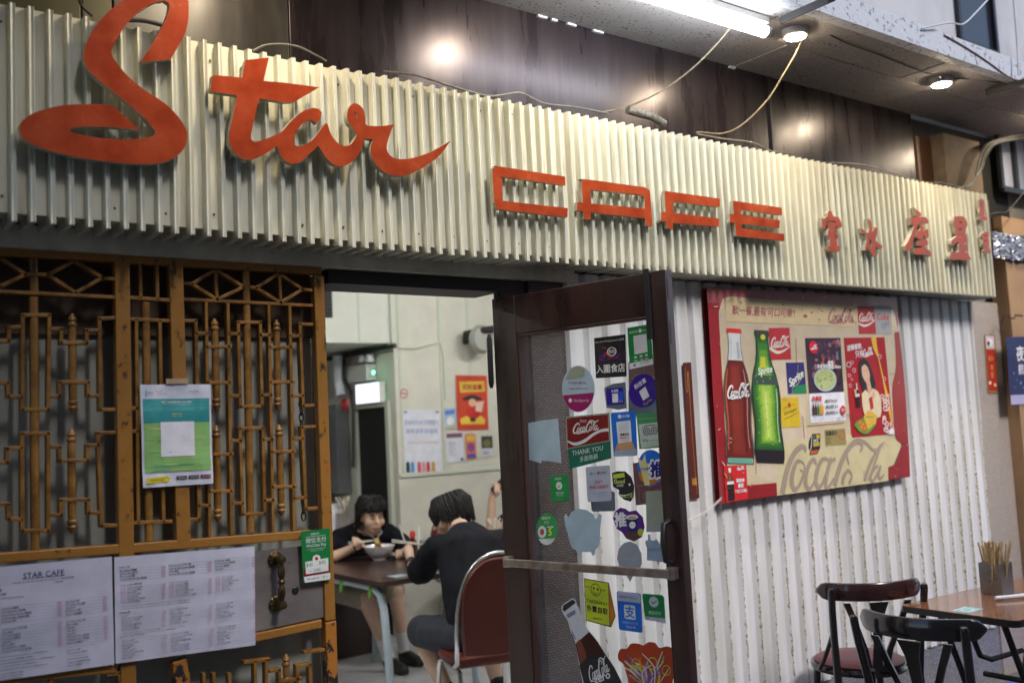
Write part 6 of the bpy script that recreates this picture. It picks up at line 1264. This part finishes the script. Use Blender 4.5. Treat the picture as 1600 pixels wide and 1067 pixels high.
def hand(mb, wrist, palm_dir, up, grip, k=1.0):
    """palm plus five bent fingers closing towards grip point"""
    w_ = Vector(wrist); d = Vector(palm_dir).normalized(); u = Vector(up); u = (u-d*u.dot(d)).normalized(); s_ = d.cross(u); g_ = Vector(grip)
    limb(mb, [w_, w_+d*.045*k, w_+d*.075*k], [.022*k, .03*k, .03*k]); 
    for i, (off, L) in enumerate(((-.028, .062), (-.010, .07), (.009, .066), (.026, .052))):
        b0 = w_+d*.078*k+u*off*k; b1 = b0+d*L*.45*k+s_*.012*k; b2 = b1.lerp(g_, .45); b3 = b2.lerp(g_+u*off*.4*k, .6)
        limb(mb, [b0, b1, b2, b3], [.0098*k, .0092*k, .0086*k, .0075*k])
    t0 = w_+d*.03*k-u*.026*k; t1 = t0+d*.03*k-u*.02*k+s_*.012*k; limb(mb, [t0, t1, t1.lerp(g_, .6)], [.012*k, .0105*k, .0085*k])
def person(label, J, R_, headc, face, up, shirt, short_m, hair_kw, grip=None, sock=None, sleeve=.55, k=1.0):
    """J: joints; one continuous body, clothes and hair as children"""
    V = {n: Vector(p) for n, p in J.items()}; side = (V['shl']-V['shr']); b = MB(); M = head_frame(face, up)
    loft(b, [(V['pel'], .15, .11), (V['mid'], .135, .10), (V['chest'], .16, .105), (V['neck'], .09, .07)], side); limb(b, [V['neck'], V['neck'].lerp(Vector(headc), .6)], [.056, .052]); head(b, headc, M, k)
    for s_ in 'lr':
        limb(b, [V['chest'].lerp(V['sh'+s_], .6), V['sh'+s_], V['el'+s_], V['wr'+s_]], [.06, .052, .04, .027])
        gp_ = grip[s_] if grip and s_ in grip else V['wr'+s_]+(V['wr'+s_]-V['el'+s_]).normalized()*.11
        hand(b, V['wr'+s_], (Vector(gp_)-V['wr'+s_]), (0, 0, 1) if s_ == 'l' else (0, .3, 1), gp_)
        limb(b, [V['hip'+s_], V['kn'+s_], V['an'+s_]], [.085, .058, .036]); f_ = Vector(J['toe'+s_]); limb(b, [V['an'+s_]+Vector((0, 0, -.02)), f_], [.036, .03])
    body = fuse(b, 'person', skin_m, .009, 2, label=label, cat='person')
    # shirt
    b = MB(); loft(b, [(V['pel'].lerp(V['mid'], -.1), .182, .142), (V['mid'], .185, .145), (V['chest'], .20, .142), (V['chest'].lerp(V['neck'], .65), .14, .10), (V['neck'], .078, .072)], side)
    for s_ in 'lr':
        e_ = V['sh'+s_].lerp(V['el'+s_], sleeve*1.45); limb(b, [V['chest'].lerp(V['sh'+s_], .55), V['sh'+s_], e_], [.085, .078, .078])
    fuse(b, 'tshirt', shirt, .013, 5, body, .010)
    b = MB()
    for s_ in 'lr': limb(b, [V['pel'].lerp(V['hip'+s_], .7), V['hip'+s_], V['hip'+s_].lerp(V['kn'+s_], .92)], [.12, .112, .088])
    loft(b, [(V['pel']+Vector((0, 0, -.06)), .17, .13), (V['pel']+Vector((0, 0, .07)), .165, .13)], side); fuse(b, 'shorts', short_m, .013, 5, body, .006)
    for s_ in 'lr':
        t = V['an'+s_]
        if sock is not None: b = MB(); limb(b, [t+(V['kn'+s_]-t)*.28, t+Vector((0, 0, -.02))], [.046, .043]); fuse(b, 'sock', sock, .012, 2, body)
        b = MB(); limb(b, [t+Vector((0, 0, -.035)), Vector(J['toe'+s_])+Vector((0, 0, -.008))], [.05, .043]); fuse(b, 'shoe', shoe_m, .012, 2, body)
    hair_cap(body, headc, M, k, **hair_kw); face_parts(body, headc, M, k)
    return body, M
# --- seated man, back towards the street
MH = (3.205, 4.85, 1.095)
manJ = dict(pel=(3.04, 4.36, .55), mid=(3.085, 4.45, .74), chest=(3.155, 4.58, .93), neck=(3.195, 4.72, 1.03), shl=(2.995, 4.68, .955), shr=(3.37, 4.60, .95), ell=(3.03, 4.96, .775), elr=(3.44, 4.90, .78), wrl=(3.10, 5.14, .85), wrr=(3.30, 5.10, .80), hipl=(2.95, 4.38, .53), hipr=(3.14, 4.36, .53), knl=(2.93, 4.80, .51), knr=(3.30, 4.74, .51), anl=(3.02, 4.60, .11), anr=(3.24, 4.46, .11), toel=(2.98, 4.74, .05), toer=(3.24, 4.60, .05))
mg = Vector((3.125, 5.20, .925))
man, MM = person('person in a black tshirt seated with back turned, eating with chopsticks', manJ, None, MH, (-.78, .55, -.32), (-.05, .3, 1), shirt_m, navy_m, dict(fringe=.0, nape=-.035, vol=1.06, seed=3), grip=dict(l=mg), sock=mat('black_sock', (.012, .012, .014), .85))
b = MB(); wv = Vector(manJ['wrl']); ev = Vector(manJ['ell']); b.tube([wv.lerp(ev, .14), wv.lerp(ev, .30)], .036, 16); b.build('watch_band', black_metal, man, smooth=True)
L = lambda x, y, z: Vector(MH)+MM @ Vector((x, y, z)); b = MB(); 
for s_ in (-1, 1): b.tube([L(.10+.0*s_, s_*.034+.02*math.cos(a), .0+.018*math.sin(a)) for a in [i*math.pi/6 for i in range(12)]], .002, 5, closed=True); b.tube([L(.098, s_*.055, .006), L(.0, s_*.085, .006)], .002, 5)
b.build('spectacles', black_metal, man, smooth=True)
# --- facing diner
WH = tuple(onY(581, 806, 6.19))
womJ = dict(pel=(3.460, 6.610, 0.550), mid=(3.460, 6.510, 0.700), chest=(3.460, 6.400, 0.860), neck=(3.470, 6.300, 0.945), shl=(3.645, 6.350, 0.880), shr=(3.290, 6.380, 0.885), ell=(3.710, 6.150, 0.770), elr=(3.175, 6.230, 0.785), wrl=(3.550, 5.990, 0.780), wrr=(3.305, 6.110, 0.855), hipl=(3.560, 6.590, 0.530), hipr=(3.360, 6.590, 0.530), knl=(3.570, 6.130, 0.510), knr=(3.310, 6.090, 0.510), anl=(3.610, 6.110, 0.110), anr=(3.425, 5.990, 0.110), toel=(3.630, 5.970, 0.050), toer=(3.440, 5.850, 0.050))
wg = onY(556, 846, 6.06)
wom, WM = person('person in a black tshirt facing the street, lifting noodles with chopsticks', womJ, None, WH, (-.10, -.97, -.16), (.0, -.12, 1), shirt_m, khaki_m, dict(fringe=.072, nape=-.085, vol=1.08, seed=8, long_=.03), grip=dict(r=wg), sock=sock_w, sleeve=.42)
b = MB(); wv = Vector(womJ['wrr']); ev = Vector(womJ['elr']); b.tube([wv.lerp(ev, .10), wv.lerp(ev, .24)], .034, 16); b.build('wrist_band', black_metal, wom, smooth=True)
nk = Vector(womJ['neck']); b = MB(); b.tube([nk+Vector((-.075, .0, .035)), nk+Vector((-.06, -.085, -.02)), nk+Vector((-.01, -.12, -.075)), nk+Vector((.05, -.10, -.03)), nk+Vector((.075, .0, .03))], .004, 6); b.build('lanyard', mat('lanyard', (.5, .5, .5), .5), wom, smooth=True)
# chopsticks and noodles
cm = mat('ivory_stick', (.6, .55, .46), .4)
tip = onY(589, 843, 5.99); b0 = wg+(wg-tip)*.35
for k, lb in ((0, 'upper ivory chopstick in the hand of the facing diner'), (1, 'lower ivory chopstick in the hand of the facing diner')):
    o_ = Vector((0, 0, -.012*k)); tag(MB().tube([b0+o_, tip+o_*.3], [.004, .0025], 6).build('chopstick', cm, smooth=True), lb, 'chopstick', 'chopsticks held by diners')
a = onY(612, 843, 5.22); c_ = onY(664, 850, 5.12)
for k, lb in ((0, 'upper chopstick held by the diner with back turned'), (1, 'lower chopstick held by the diner with back turned')):
    o_ = Vector((0, 0, -.012*k)); tag(MB().tube([a+o_, c_+o_*.4], [.004, .0025], 6).build('chopstick', cm, smooth=True), lb, 'chopstick', 'chopsticks held by diners')
rng = random.Random(21); bt = Vector((bq.x, bq.y, .82)); b = MB()
for i in range(16):
    o_ = Vector((rng.uniform(-.018, .018), rng.uniform(-.018, .018), 0)); o2_ = Vector((rng.uniform(-.03, .03), rng.uniform(-.03, .03), 0))
    b.tube([tip+o_+Vector((0, 0, -.02)), tip+o_*.6+Vector((0, 0, .008)), tip-o_*.6+Vector((0, 0, .004)), (tip+bt)/2+o2_*.5, bt+o2_], .0035, 5)
tag(b.build('lifted_noodles', nood, bo, smooth=True), kind='stuff')
# --- third person, mostly behind the door
TH_ = Vector((4.92, 6.05, 1.12))
thJ = dict(pel=(4.95, 6.1, .55), mid=(4.95, 6.08, .74), chest=(4.94, 6.05, .93), neck=(4.93, 6.05, 1.02), shl=(4.93, 6.24, .95), shr=(4.86, 5.87, .95), ell=onY(776, 820, 5.75), elr=(4.62, 5.78, .85), wrl=(4.7, 6.1, .8), wrr=onY(772, 772, 5.75), hipl=(4.93, 6.2, .53), hipr=(4.93, 6.0, .53), knl=(4.5, 6.25, .51), knr=(4.5, 5.98, .51), anl=(4.55, 6.25, .11), anr=(4.55, 5.98, .11), toel=(4.42, 6.25, .05), toer=(4.42, 5.98, .05))
thJ['ell'] = (4.75, 6.3, .82); thJ['elr'] = tuple(onY(766, 826, 5.78)); thJ['wrr'] = tuple(onY(769, 778, 5.74))
pg_ = onY(775, 760, 5.72)
person('person in dark top with raised forearm, half hidden by the door', thJ, None, tuple(TH_), (-.9, -.1, -.3), (0, 0, 1), shirt_m, navy_m, dict(fringe=.02, nape=-.09, vol=1.08, seed=5), grip=dict(r=pg_), sock=None)
tag(MB().box((-.035, -.004, -.07), (.035, .004, .07), M=Matrix.Translation(pg_+Vector((.02, -.01, 0))) @ Matrix.Rotation(R(55), 4, 'Y')).build('mobile_phone', black_metal, bevel=.004), 'dark phone in the raised hand near the door edge', 'phone')
# --- chairs inside
hall_chair('maroon chair with chrome hoop under the diner with back turned', 3.02, 4.33, R(74)); hall_chair('chair under the facing diner at the far table end', 3.47, 6.76, R(-92)); hall_chair('red chair of the person behind the door', 4.97, 6.1, R(180), chairred)
hall_chair('red chair standing against the back wall panel', 4.50, 6.5, R(20), chairred); hall_chair('empty red chair between the back wall and seated man', 4.22, 5.95, R(15), chairred)
# --- rear table with chopsticks and menu card
it2 = empty('rear_table', (4.5, 5.85, 0), 'second brown table behind the door with chopstick box', 'table'); MB().box((4.0, 5.35, .72), (4.65, 6.0, .75)).build('tabletop', dw2, it2); 
for x in (4.05, 4.6):
    for y in (5.4, 5.95): MB().tube([(x, y, 0), (x, y, .72)], .02, 8).build('leg', pale_tube, it2, smooth=True)
q = onY(775, 838, 5.55); hb2 = empty('chopstick_box', (q.x, q.y, .75), 'box of pale chopsticks on the rear table by the door', 'holder')
MB().box((q.x-.04, q.y-.04, .751), (q.x+.04, q.y+.04, .87)).build('steel_box', MATS['holder_steel'] if 'holder_steel' in MATS else steel, hb2)
for i in range(14): MB().tube([(q.x+rng.uniform(-.03, .03), q.y+rng.uniform(-.03, .03), .86), (q.x+rng.uniform(-.055, .055), q.y+rng.uniform(-.05, .05), .985)], .005, 5).build('chopstick', cm, hb2)
mc = onY(522, 815, 6.75); cc = empty('menu_card', (mc.x, 6.75, .75), 'white folded menu card behind the facing diner', 'menu card'); MB().box((mc.x-.13, 6.74, .85), (mc.x+.09, 6.75, 1.10)).build('card', mat('card_white', (.7, .7, .78), .6), cc); MB().box((mc.x-.2, 6.6, .0), (mc.x+.25, 6.84, .849)).build('stand', counter if False else dw2, cc)
q = onY(536, 790, 6.7); MB().box((q.x-.04, 6.68, .85), (q.x+.04, 6.735, 1.03)).build('stick_box', steel, cc)
for i in range(10): MB().tube([(q.x+rng.uniform(-.03, .03), 6.70, 1.02), (q.x+rng.uniform(-.06, .06), 6.70, 1.15)], .006, 5).build('chopstick', cm, cc)
# ================================================================ furniture outside
bent = mat('bentwood_black', (.012, .009, .010), .22, coat=.5, rvar=.06, scale=30)
bent_red = mat('bentwood_mahogany', (.032, .011, .011), .25, coat=.5, rvar=.06, scale=30)
seat_red = mat('seat_vinyl_red', (.11, .008, .02), .35, var=.2, scale=8)
seat_blk = mat('seat_vinyl_black', (.015, .013, .014), .35)
def bent_chair(label, x, y, rz, seatm=seat_red, rail=bent):
    """bentwood cafe chair, faces local +x, back at local -x"""
    M = Matrix.Translation((x, y, 0)) @ Matrix.Rotation(rz, 4, 'Z'); T = lambda *p: M @ Vector(p)
    e = empty('bentwood_chair', (x, y, 0), label, 'chair', 'bentwood chairs around the outdoor table')
    # seat: round-fronted ring + pad
    pr = [(0, .43), (.195, .43), (.21, .437), (.21, .452), (.2, .46)]
    b = MB(); k = 28
    def ring(r_, z): return [T(.02+r_*1.02*math.cos(a), r_*math.sin(a)*(1+.06*math.cos(a)), z) for a in [2*math.pi*i/k for i in range(k)]]
    rows = [ring(.15, .425), ring(.208, .425), ring(.214, .44), ring(.208, .455), ring(.19, .456)]
    for i, r_ in enumerate(rows): b.v += [tuple(p) for p in r_]
    for i in range(4):
        for j in range(k): b.f.append([i*k+j, i*k+(j+1) % k, (i+1)*k+(j+1) % k, (i+1)*k+j]); b.mi.append(0); b.col.append(None)
    srg = b.build('seat_ring', bent, e, smooth=True)
    b = MB(); rows = [ring(.195, .45), ring(.198, .462), ring(.18, .472), ring(.1, .478), ring(.002, .479)]
    for r_ in rows: b.v += [tuple(p) for p in r_]
    for i in range(4):
        for j in range(k): b.f.append([i*k+j, i*k+(j+1) % k, (i+1)*k+(j+1) % k, (i+1)*k+j]); b.mi.append(0); b.col.append(None)
    b.build('seat_pad', seatm, srg, smooth=True)
    for s_ in (-1, 1):
        MB().tube([T(-.235, s_*.19, 0), T(-.215, s_*.185, .2), T(-.195, s_*.18, .43), T(-.215, s_*.19, .6), T(-.245, s_*.2, .73), T(-.262, s_*.203, .815), T(-.264, s_*.203, .828)], [.014, .015, .017, .016, .0155, .0155, .011], 10).build('back_leg', bent, e, smooth=True)
        MB().tube([T(.205, s_*.165, 0), T(.19, s_*.155, .2), T(.175, s_*.145, .43)], [.013, .015, .017], 10).build('front_leg', bent, e, smooth=True)
        MB().tube([T(-.185, s_*.185, .62), T(-.16, s_*.2, .56), T(-.12, s_*.21, .5), T(-.06, s_*.212, .45)], .010, 8).build('side_brace', bent, e, smooth=True)
    # curved top rail
    b = MB(); n = 26; R0 = []
    for i in range(n+1):
        t = -1+2*i/n; yy = t*.232; xx = -.268+.115*t*t; h = .038*math.sqrt(max(.04, 1-max(0, (abs(t)-.82)/.18)**2))
        for dx, dz in ((.011, -h+.006), (.011, h-.006), (.006, h), (-.006, h), (-.011, h-.006), (-.011, -h+.006), (-.006, -h), (.006, -h)): R0.append(T(xx+dx, yy, .805+dz))
    b.v = [tuple(p) for p in R0]
    for i in range(n):
        for j in range(8): b.f.append([i*8+j, i*8+(j+1) % 8, (i+1)*8+(j+1) % 8, (i+1)*8+j]); b.mi.append(0); b.col.append(None)
    b.f += [list(range(8))[::-1], [n*8+j for j in range(8)]]; b.mi += [0, 0]; b.col += [None, None]
    b.build('top_rail', rail, e, smooth=True)
    # splats: a wide centre splat and two curved side ones
    def splat(pts, ws, nm):
        b = MB(); vs = []
        for (px, py, pz), w_ in zip(pts, ws): vs += [T(px-.005, py-w_/2, pz), T(px-.005, py+w_/2, pz), T(px+.005, py+w_/2, pz), T(px+.005, py-w_/2, pz)]
        m_ = len(pts); fs = [(i*4+j, i*4+(j+1) % 4, i*4+4+(j+1) % 4, i*4+4+j) for i in range(m_-1) for j in range(4)]+[(3,2,1,0), tuple((m_-1)*4+j for j in range(4))]
        b.add(vs, fs).build(nm, bent, e, smooth=True)
    splat([(-.185, 0, .45), (-.21, 0, .58), (-.24, 0, .70), (-.258, 0, .76)], [.045, .036, .05, .085], 'splat')
    for s_ in (-1, 1): splat([(-.185, s_*.035, .45), (-.205, s_*.055, .55), (-.232, s_*.1, .67), (-.242, s_*.135, .76)], [.03, .026, .026, .03], 'splat')
    # hoop stretcher
    MB().tube([T(.19*math.cos(a)-.01, .165*math.sin(a), .22) for a in [2*math.pi*i/24 for i in range(24)]], .009, 8, closed=True).build('hoop', bent, e, smooth=True)
    return e
bent_chair('bentwood chair with dark red seat standing by the wall', 4.03, 2.79, R(55), rail=bent_red)
bent_chair('black bentwood chair nearest the camera with its back turned', 3.555, 2.11, R(6))
bent_chair('black seated bentwood chair cut off at the right frame edge', 5.02, 2.06, R(160), seatm=seat_blk)
# table
tx0, tx1, ty0, ty1 = 3.915, 4.98, 1.985, 2.505; TZ = .75
tb = empty('cafe_table', (4.4, 2.25, 0), 'brown wood-grain table with dark tube legs at right', 'table')
def grain():
    m = mat('walnut_laminate', (.19, .085, .042), .22, coat=.4); t = m.node_tree; b = t.nodes['Principled BSDF']
    tc = t.nodes.new('ShaderNodeTexCoord'); mp = t.nodes.new('ShaderNodeMapping'); mp.inputs['Scale'].default_value = (1.2, 16, 1); t.links.new(tc.outputs['Object'], mp.inputs[0])
    n = t.nodes.new('ShaderNodeTexNoise'); n.inputs['Scale'].default_value = 6; n.inputs['Detail'].default_value = 6; t.links.new(mp.outputs[0], n.inputs[0])
    cr = t.nodes.new('ShaderNodeValToRGB'); cr.color_ramp.elements[0].position = .3; cr.color_ramp.elements[1].position = .7; cr.color_ramp.elements[0].color = (.13, .05, .022, 1); cr.color_ramp.elements[1].color = (.29, .12, .052, 1)
    t.links.new(n.outputs[0], cr.inputs[0]); t.links.new(cr.outputs[0], b.inputs['Base Color']); return m
def rbox(x0, y0, x1, y1, z0, z1, r_, nm, m, par):
    o2 = rr(x0, y0, x1, y1, r_, 1., 6); mb = MB(); P = Plane((0, 0, 0), (1, 0, 0), (0, 1, 0)); plate(mb, P, o2, [], z0, z1, 0, 0); return mb.build(nm, m, par)
rbox(tx0+.002, ty0+.002, tx1-.002, ty1-.002, TZ-.003, TZ, .03, 'tabletop', grain(), tb); rbox(tx0, ty0, tx1, ty1, TZ-.028, TZ-.0032, .032, 'table_edge', mat('table_edge_black', (.012, .010, .010), .35), tb)
for s_ in (0, 1):
    yy = ty0+.12 if s_ == 0 else ty1-.12
    MB().tube([(4.02, yy, TZ-.03), (4.12, yy, .5), (4.22, yy, .27), (4.30, yy, .05), (4.32, yy, 0)], .013, 8).build('leg', black_metal, tb, smooth=True)
    MB().tube([(4.78, yy, TZ-.03), (4.66, yy, .5), (4.48, yy, .12), (4.44, yy, 0)], .013, 8).build('leg', black_metal, tb, smooth=True)
    MB().tube([(4.25, yy, TZ-.03), (4.25, yy, .56), (4.28, yy, .50), (4.36, yy, .47), (4.6, yy, .47)], .012, 8).build('brace', black_metal, tb, smooth=True)
MB().tube([(4.30, ty0+.12, .42), (4.30, ty1-.12, .42)], .012, 8).build('cross_bar', black_metal, tb, smooth=True)
Mt = Matrix.Translation((tx0, ty1, 0)) @ Matrix.Rotation(R(-4), 4, 'Z') @ Matrix.Translation((-tx0, -ty1, 0)); tb.matrix_world = Mt @ tb.matrix_world
# sticker on table, cutlery box with chopsticks
PT = Plane((0, 0, TZ), (1, 0, 0), (0, 1, 0))
s = Sheet(PT, [(1486,954),(1508,947),(1537,951),(1515,958)], d=.0004, th=.0003).sub(srgb(120,190,190)).ring(.5,.5,.3,.3,.3,W_).rect(.05,.05,.95,.12,W_).text(.1,.7,.9,.9,'SCAN',W_); s.done('table_sticker', 'small pale turquoise sticker on the brown table', 'sticker', m=stk, pm=stk)
hq = onZ(1570, 929, TZ); hx, hy = 4.40, 2.325
hb = empty('chopstick_holder', (hx, hy, TZ), 'steel box full of chopsticks on the brown table', 'holder')
mb = MB(); w2, d2, h2, t2 = .05, .05, .135, .0015
for a, b in (((-w2, -d2, 0), (w2, -d2+t2, h2)), ((-w2, d2-t2, 0), (w2, d2, h2)), ((-w2, -d2+t2, 0), (-w2+t2, d2-t2, h2)), ((w2-t2, -d2+t2, 0), (w2, d2-t2, h2)), ((-w2+t2, -d2+t2, 0), (w2-t2, d2-t2, .002))):
    mb.box((hx+a[0], hy+a[1], TZ+.001+a[2]), (hx+b[0], hy+b[1], TZ+.001+b[2]))
mb.build('steel_box', mat('holder_steel', (.35, .33, .31), .3, metal=.9, rvar=.1), hb)
MB().box((hx-.001, hy-d2+.002, TZ+.004), (hx+.001, hy+d2-.002, TZ+.13)).build('divider', dark, hb)
bam = mat('bamboo', (.55, .40, .22), .5, var=.3, scale=30)
rng = random.Random(9)
for i in range(30):
    a = (hx+rng.uniform(-.042, .042), hy+rng.uniform(-.042, .042)); b = (hx+(a[0]-hx)*1.2+rng.uniform(-.05, .05), hy+(a[1]-hy)*1.2+rng.uniform(-.05, .05)); L = rng.uniform(.205, .235)
    MB().tube([(a[0], a[1], TZ+.004), (b[0], b[1], TZ+L)], [.003, .0046], 6).build('chopstick', bam, hb, smooth=True)
tp = onZ(1590, 931, TZ+.012); mb = MB().tube([(tp.x-.09, tp.y+.05, TZ+.012), (tp.x+.09, tp.y-.05, TZ+.012)], [.008, .011], 12)
tag(mb.build('white_pen', mat('white_plastic', (.7, .7, .74), .3), smooth=True), 'white plastic tube lying beside the steel chopstick box', 'pen')
# ================================================================ cables above the sign and on the right
def cable(label, pts, r_=.005, m=None, nm='cable', grp='cables above the sign'):
    P = [Vector(p) for p in pts]; out = []
    for i in range(len(P)-1):
        p0, p1, p2, p3 = P[max(i-1, 0)], P[i], P[i+1], P[min(i+2, len(P)-1)]
        for k in range(6):
            t = k/6; out.append(.5*((2*p1)+(p2-p0)*t+(2*p0-5*p1+4*p2-p3)*t*t+(3*p1-p0-3*p2+p3)*t**3))
    out.append(P[-1]); return tag(MB().tube(out, r_, 7).build(nm, m or cable_m, smooth=True), label, 'cable', grp)
Y = 3.05
cable('tan cable drooping from canopy to fascia left of the downlight', [onY(1152, 25, 2.72), onY(1130, 58, 2.8), onY(1090, 100, 2.9), onY(1050, 132, 2.98), onY(1010, 155, 3.02), onY(970, 170, Y), onY(940, 176, Y)], .0042, cable_tan)
cable('tan cable hanging from the downlight to the fascia top', [onY(1258, 50, 2.70), onY(1245, 80, 2.75), onY(1225, 115, 2.83), onY(1200, 155, 2.92), onY(1160, 195, 3.0), onY(1128, 209, Y), onY(1095, 207, Y), onY(1088, 208, Y)], .0042, cable_tan)
cable('grey cable lying along the fascia top near the letters C A', [onY(600, 112, Y), onY(650, 118, Y), onY(705, 135, Y), onY(760, 150, Y), onY(790, 148, Y), onY(815, 146, Y), onY(850, 162, Y), onY(900, 168, Y), onY(950, 178, Y)], .004)
cable('grey cable arching up beside the script t', [onY(395, 80, Y), onY(420, 70, Y), onY(460, 72, Y), onY(490, 85, Y), onY(510, 96, Y)], .004)
cable('dark wires bunched behind the letter S top', [onY(200, 32, Y), onY(225, 33, Y), onY(255, 40, Y), onY(285, 48, Y)], .007, cable_dark)
cable('dark wire slanting down to the fascia left of letter S', [onY(122, -5, Y), onY(128, 10, Y), onY(145, 26, Y)], .004, cable_dark)
cable('pale wire on the fascia top right of the hanging cable', [onY(1090, 210, Y), onY(1130, 217, Y), onY(1170, 222, Y), onY(1188, 228, 2.99), onY(1205, 236, Y), onY(1240, 240, Y)], .004)
cable('thin wire along the far fascia top', [onY(1290, 254, Y), onY(1350, 258, Y), onY(1400, 272, Y), onY(1440, 284, Y), onY(1470, 286, Y), onY(1500, 292, Y)], .0035)
for k in range(5):
    cable(('outermost grey wire', 'second grey wire', 'middle dark wire', 'fourth grey wire', 'innermost dark wire')[k]+' of the bundle curving up by the pier', [onY(1495, 293+k, 3.0), onY(1520-k*2, 290, 2.99), onY(1526+k*2, 265, 2.99), onY(1534+2*k, 235+2*k, 2.99), onY(1552+2*k, 220+k, 2.98), onY(1610, 205+3*k, 2.95)], .0035, cable_m if k % 2 else cable_dark, grp='wire bundle by the pier')
# wrapped conduit lying on the fascia
P = [onY(980, 172, 3.06), onY(1000, 178, 3.06), onY(1020, 183, 3.06), onY(1038, 194, 3.06)]
out = []; rs = []
for i in range(31):
    t = i/30*3; k = min(int(t), 2); out.append(P[k].lerp(P[k+1], t-k)); rs.append(.017+.0025*math.sin(i*2.1))
tag(MB().tube(out, rs, 10).build('wrapped_conduit', mat('conduit_wrap', (.25, .23, .19), .8, var=.5, scale=40), smooth=True), 'grey taped conduit stub lying on top of the fascia', 'conduit')
# red / white wires trailing along the beam
cable('white wire loop dangling from the beam top', [onY(1440, 45, 2.47), onY(1462, 40, 2.46), onY(1485, 36, 2.46), onY(1505, 38, 2.46), onY(1525, 20, 2.46), onY(1548, -5, 2.46)], .004, mat('pale_wire', (.6, .58, .6), .5), grp='wires on the beam')
cable('thin dark red wire stapled along the beam face', [onY(1475, 55, 2.474), onY(1510, 75, 2.474), onY(1545, 98, 2.474), onY(1575, 120, 2.474), onY(1600, 132, 2.474)], .003, mat('red_wire', (.16, .03, .03), .5), grp='wires on the beam')
cable('black wire sagging under the ceiling between the lights', [onY(1262, 30, 2.62), onY(1310, 62, 2.64), onY(1370, 85, 2.66), onY(1430, 108, 2.68), onY(1475, 122, 2.66), onY(1520, 124, 2.62), onY(1565, 130, 2.56)], .003, cable_dark, grp='wires on the beam')
cable('white rod hanging down at the right frame edge', [onY(1583, -10, 2.44), onY(1589, 60, 2.44), onY(1592, 118, 2.44)], .006, white_paint, grp='wires on the beam')
cable('dark flex with plug from the tube end to the bracket', [onY(1204, 18, 2.66), onY(1230, 16, 2.63), onY(1255, 4, 2.6), onY(1280, 2, 2.5)], .005, cable_m, grp='wires on the beam')
# window in the storey above, window at far right, pier head
wq = facade(3.195)
def win(nm, label, quad, Y_, n, glassm, fw=.03):
    p_ = facade(Y_); c = [p_.uv(*q) for q in quad]; u0 = min(c[0][0], c[3][0]); u1 = max(c[1][0], c[2][0]); v1 = max(c[0][1], c[1][1]); v0 = min(c[2][1], c[3][1])
    e = empty(nm, p_.p((u0+u1)/2, v0), label, 'window')
    MB().box((u0, Y_-.004, v0), (u1, Y_-.001, v1)).build('pane', glassm, e)
    for i in range(n+1): x = u0+(u1-u0)*i/n; MB().box((x-fw/2, Y_-.03, v0), (x+fw/2, Y_-.005, v1)).build('frame_bar', black_metal, e)
    MB().box((u0, Y_-.032, v0-fw/2), (u1, Y_-.0052, v0+fw/2)).build('sill_bar', black_metal, e); MB().box((u0, Y_-.032, v1-fw/2), (u1, Y_-.0052, v1+fw/2)).build('head_bar', black_metal, e)
win('louvre_window', 'dark window in the grey wall above the canopy', [(1494,-20),(1544,-20),(1546,84),(1497,62)], 3.198, 1, mat('dark_glass', (.02, .02, .03), .2))
win('side_window', 'pale blue window with dark bars at the right edge', [(1560,216),(1640,200),(1640,290),(1562,296)], 3.13, 4, mat('frosted_pane', (.42, .45, .62), .4), .035)
MB().box((5.64, 3.06, 2.835), (6.06, 3.139, 3.2)).box((5.90, 3.055, 2.50), (6.10, 3.13, 2.8345)).build('pier_head', mat('pier_plaster', (.17, .115, .075), .85, col2=(.10, .075, .055), scale=5, bump=.3, bscale=20)); tag(bpy.data.objects['pier_head'], 'rough brown plastered pier head beside the dark recess', 'pier head')
foil = mat('foil', (.55, .55, .60), .3, metal=.85)
fm = MB(); fx0, fx1, fz0, fz1 = onY(1553,360,3.0).x, onY(1600,360,3.0).x+.15, onY(1575,404,3.0).z, onY(1575,364,3.0).z; N_ = 26
fm.add([(fx0+(fx1-fx0)*i/N_+random.uniform(-.004, .004), 3.012+.012*noise.noise(Vector((i*.45, j*.5, 2)))+.012*noise.noise(Vector((i*1.3, j*1.4, 7))), fz0+(fz1-fz0)*j/N_+.012*noise.noise(Vector((i*.5, 0, 4)))) for j in range(N_+1) for i in range(N_+1)], [(j*(N_+1)+i, j*(N_+1)+i+1, (j+1)*(N_+1)+i+1, (j+1)*(N_+1)+i) for j in range(N_) for i in range(N_)])
tag(fm.build('foil_patch', foil), 'crinkled silver foil patch on the wall end beyond the sign', 'foil')
cable('thin wires sticking out beside the foil patch', [onY(1548, 335, 2.99), onY(1560, 332, 2.97), onY(1575, 330, 2.97), onY(1600, 300, 2.97)], .0035, cable_dark, grp='wire bundle by the pier')
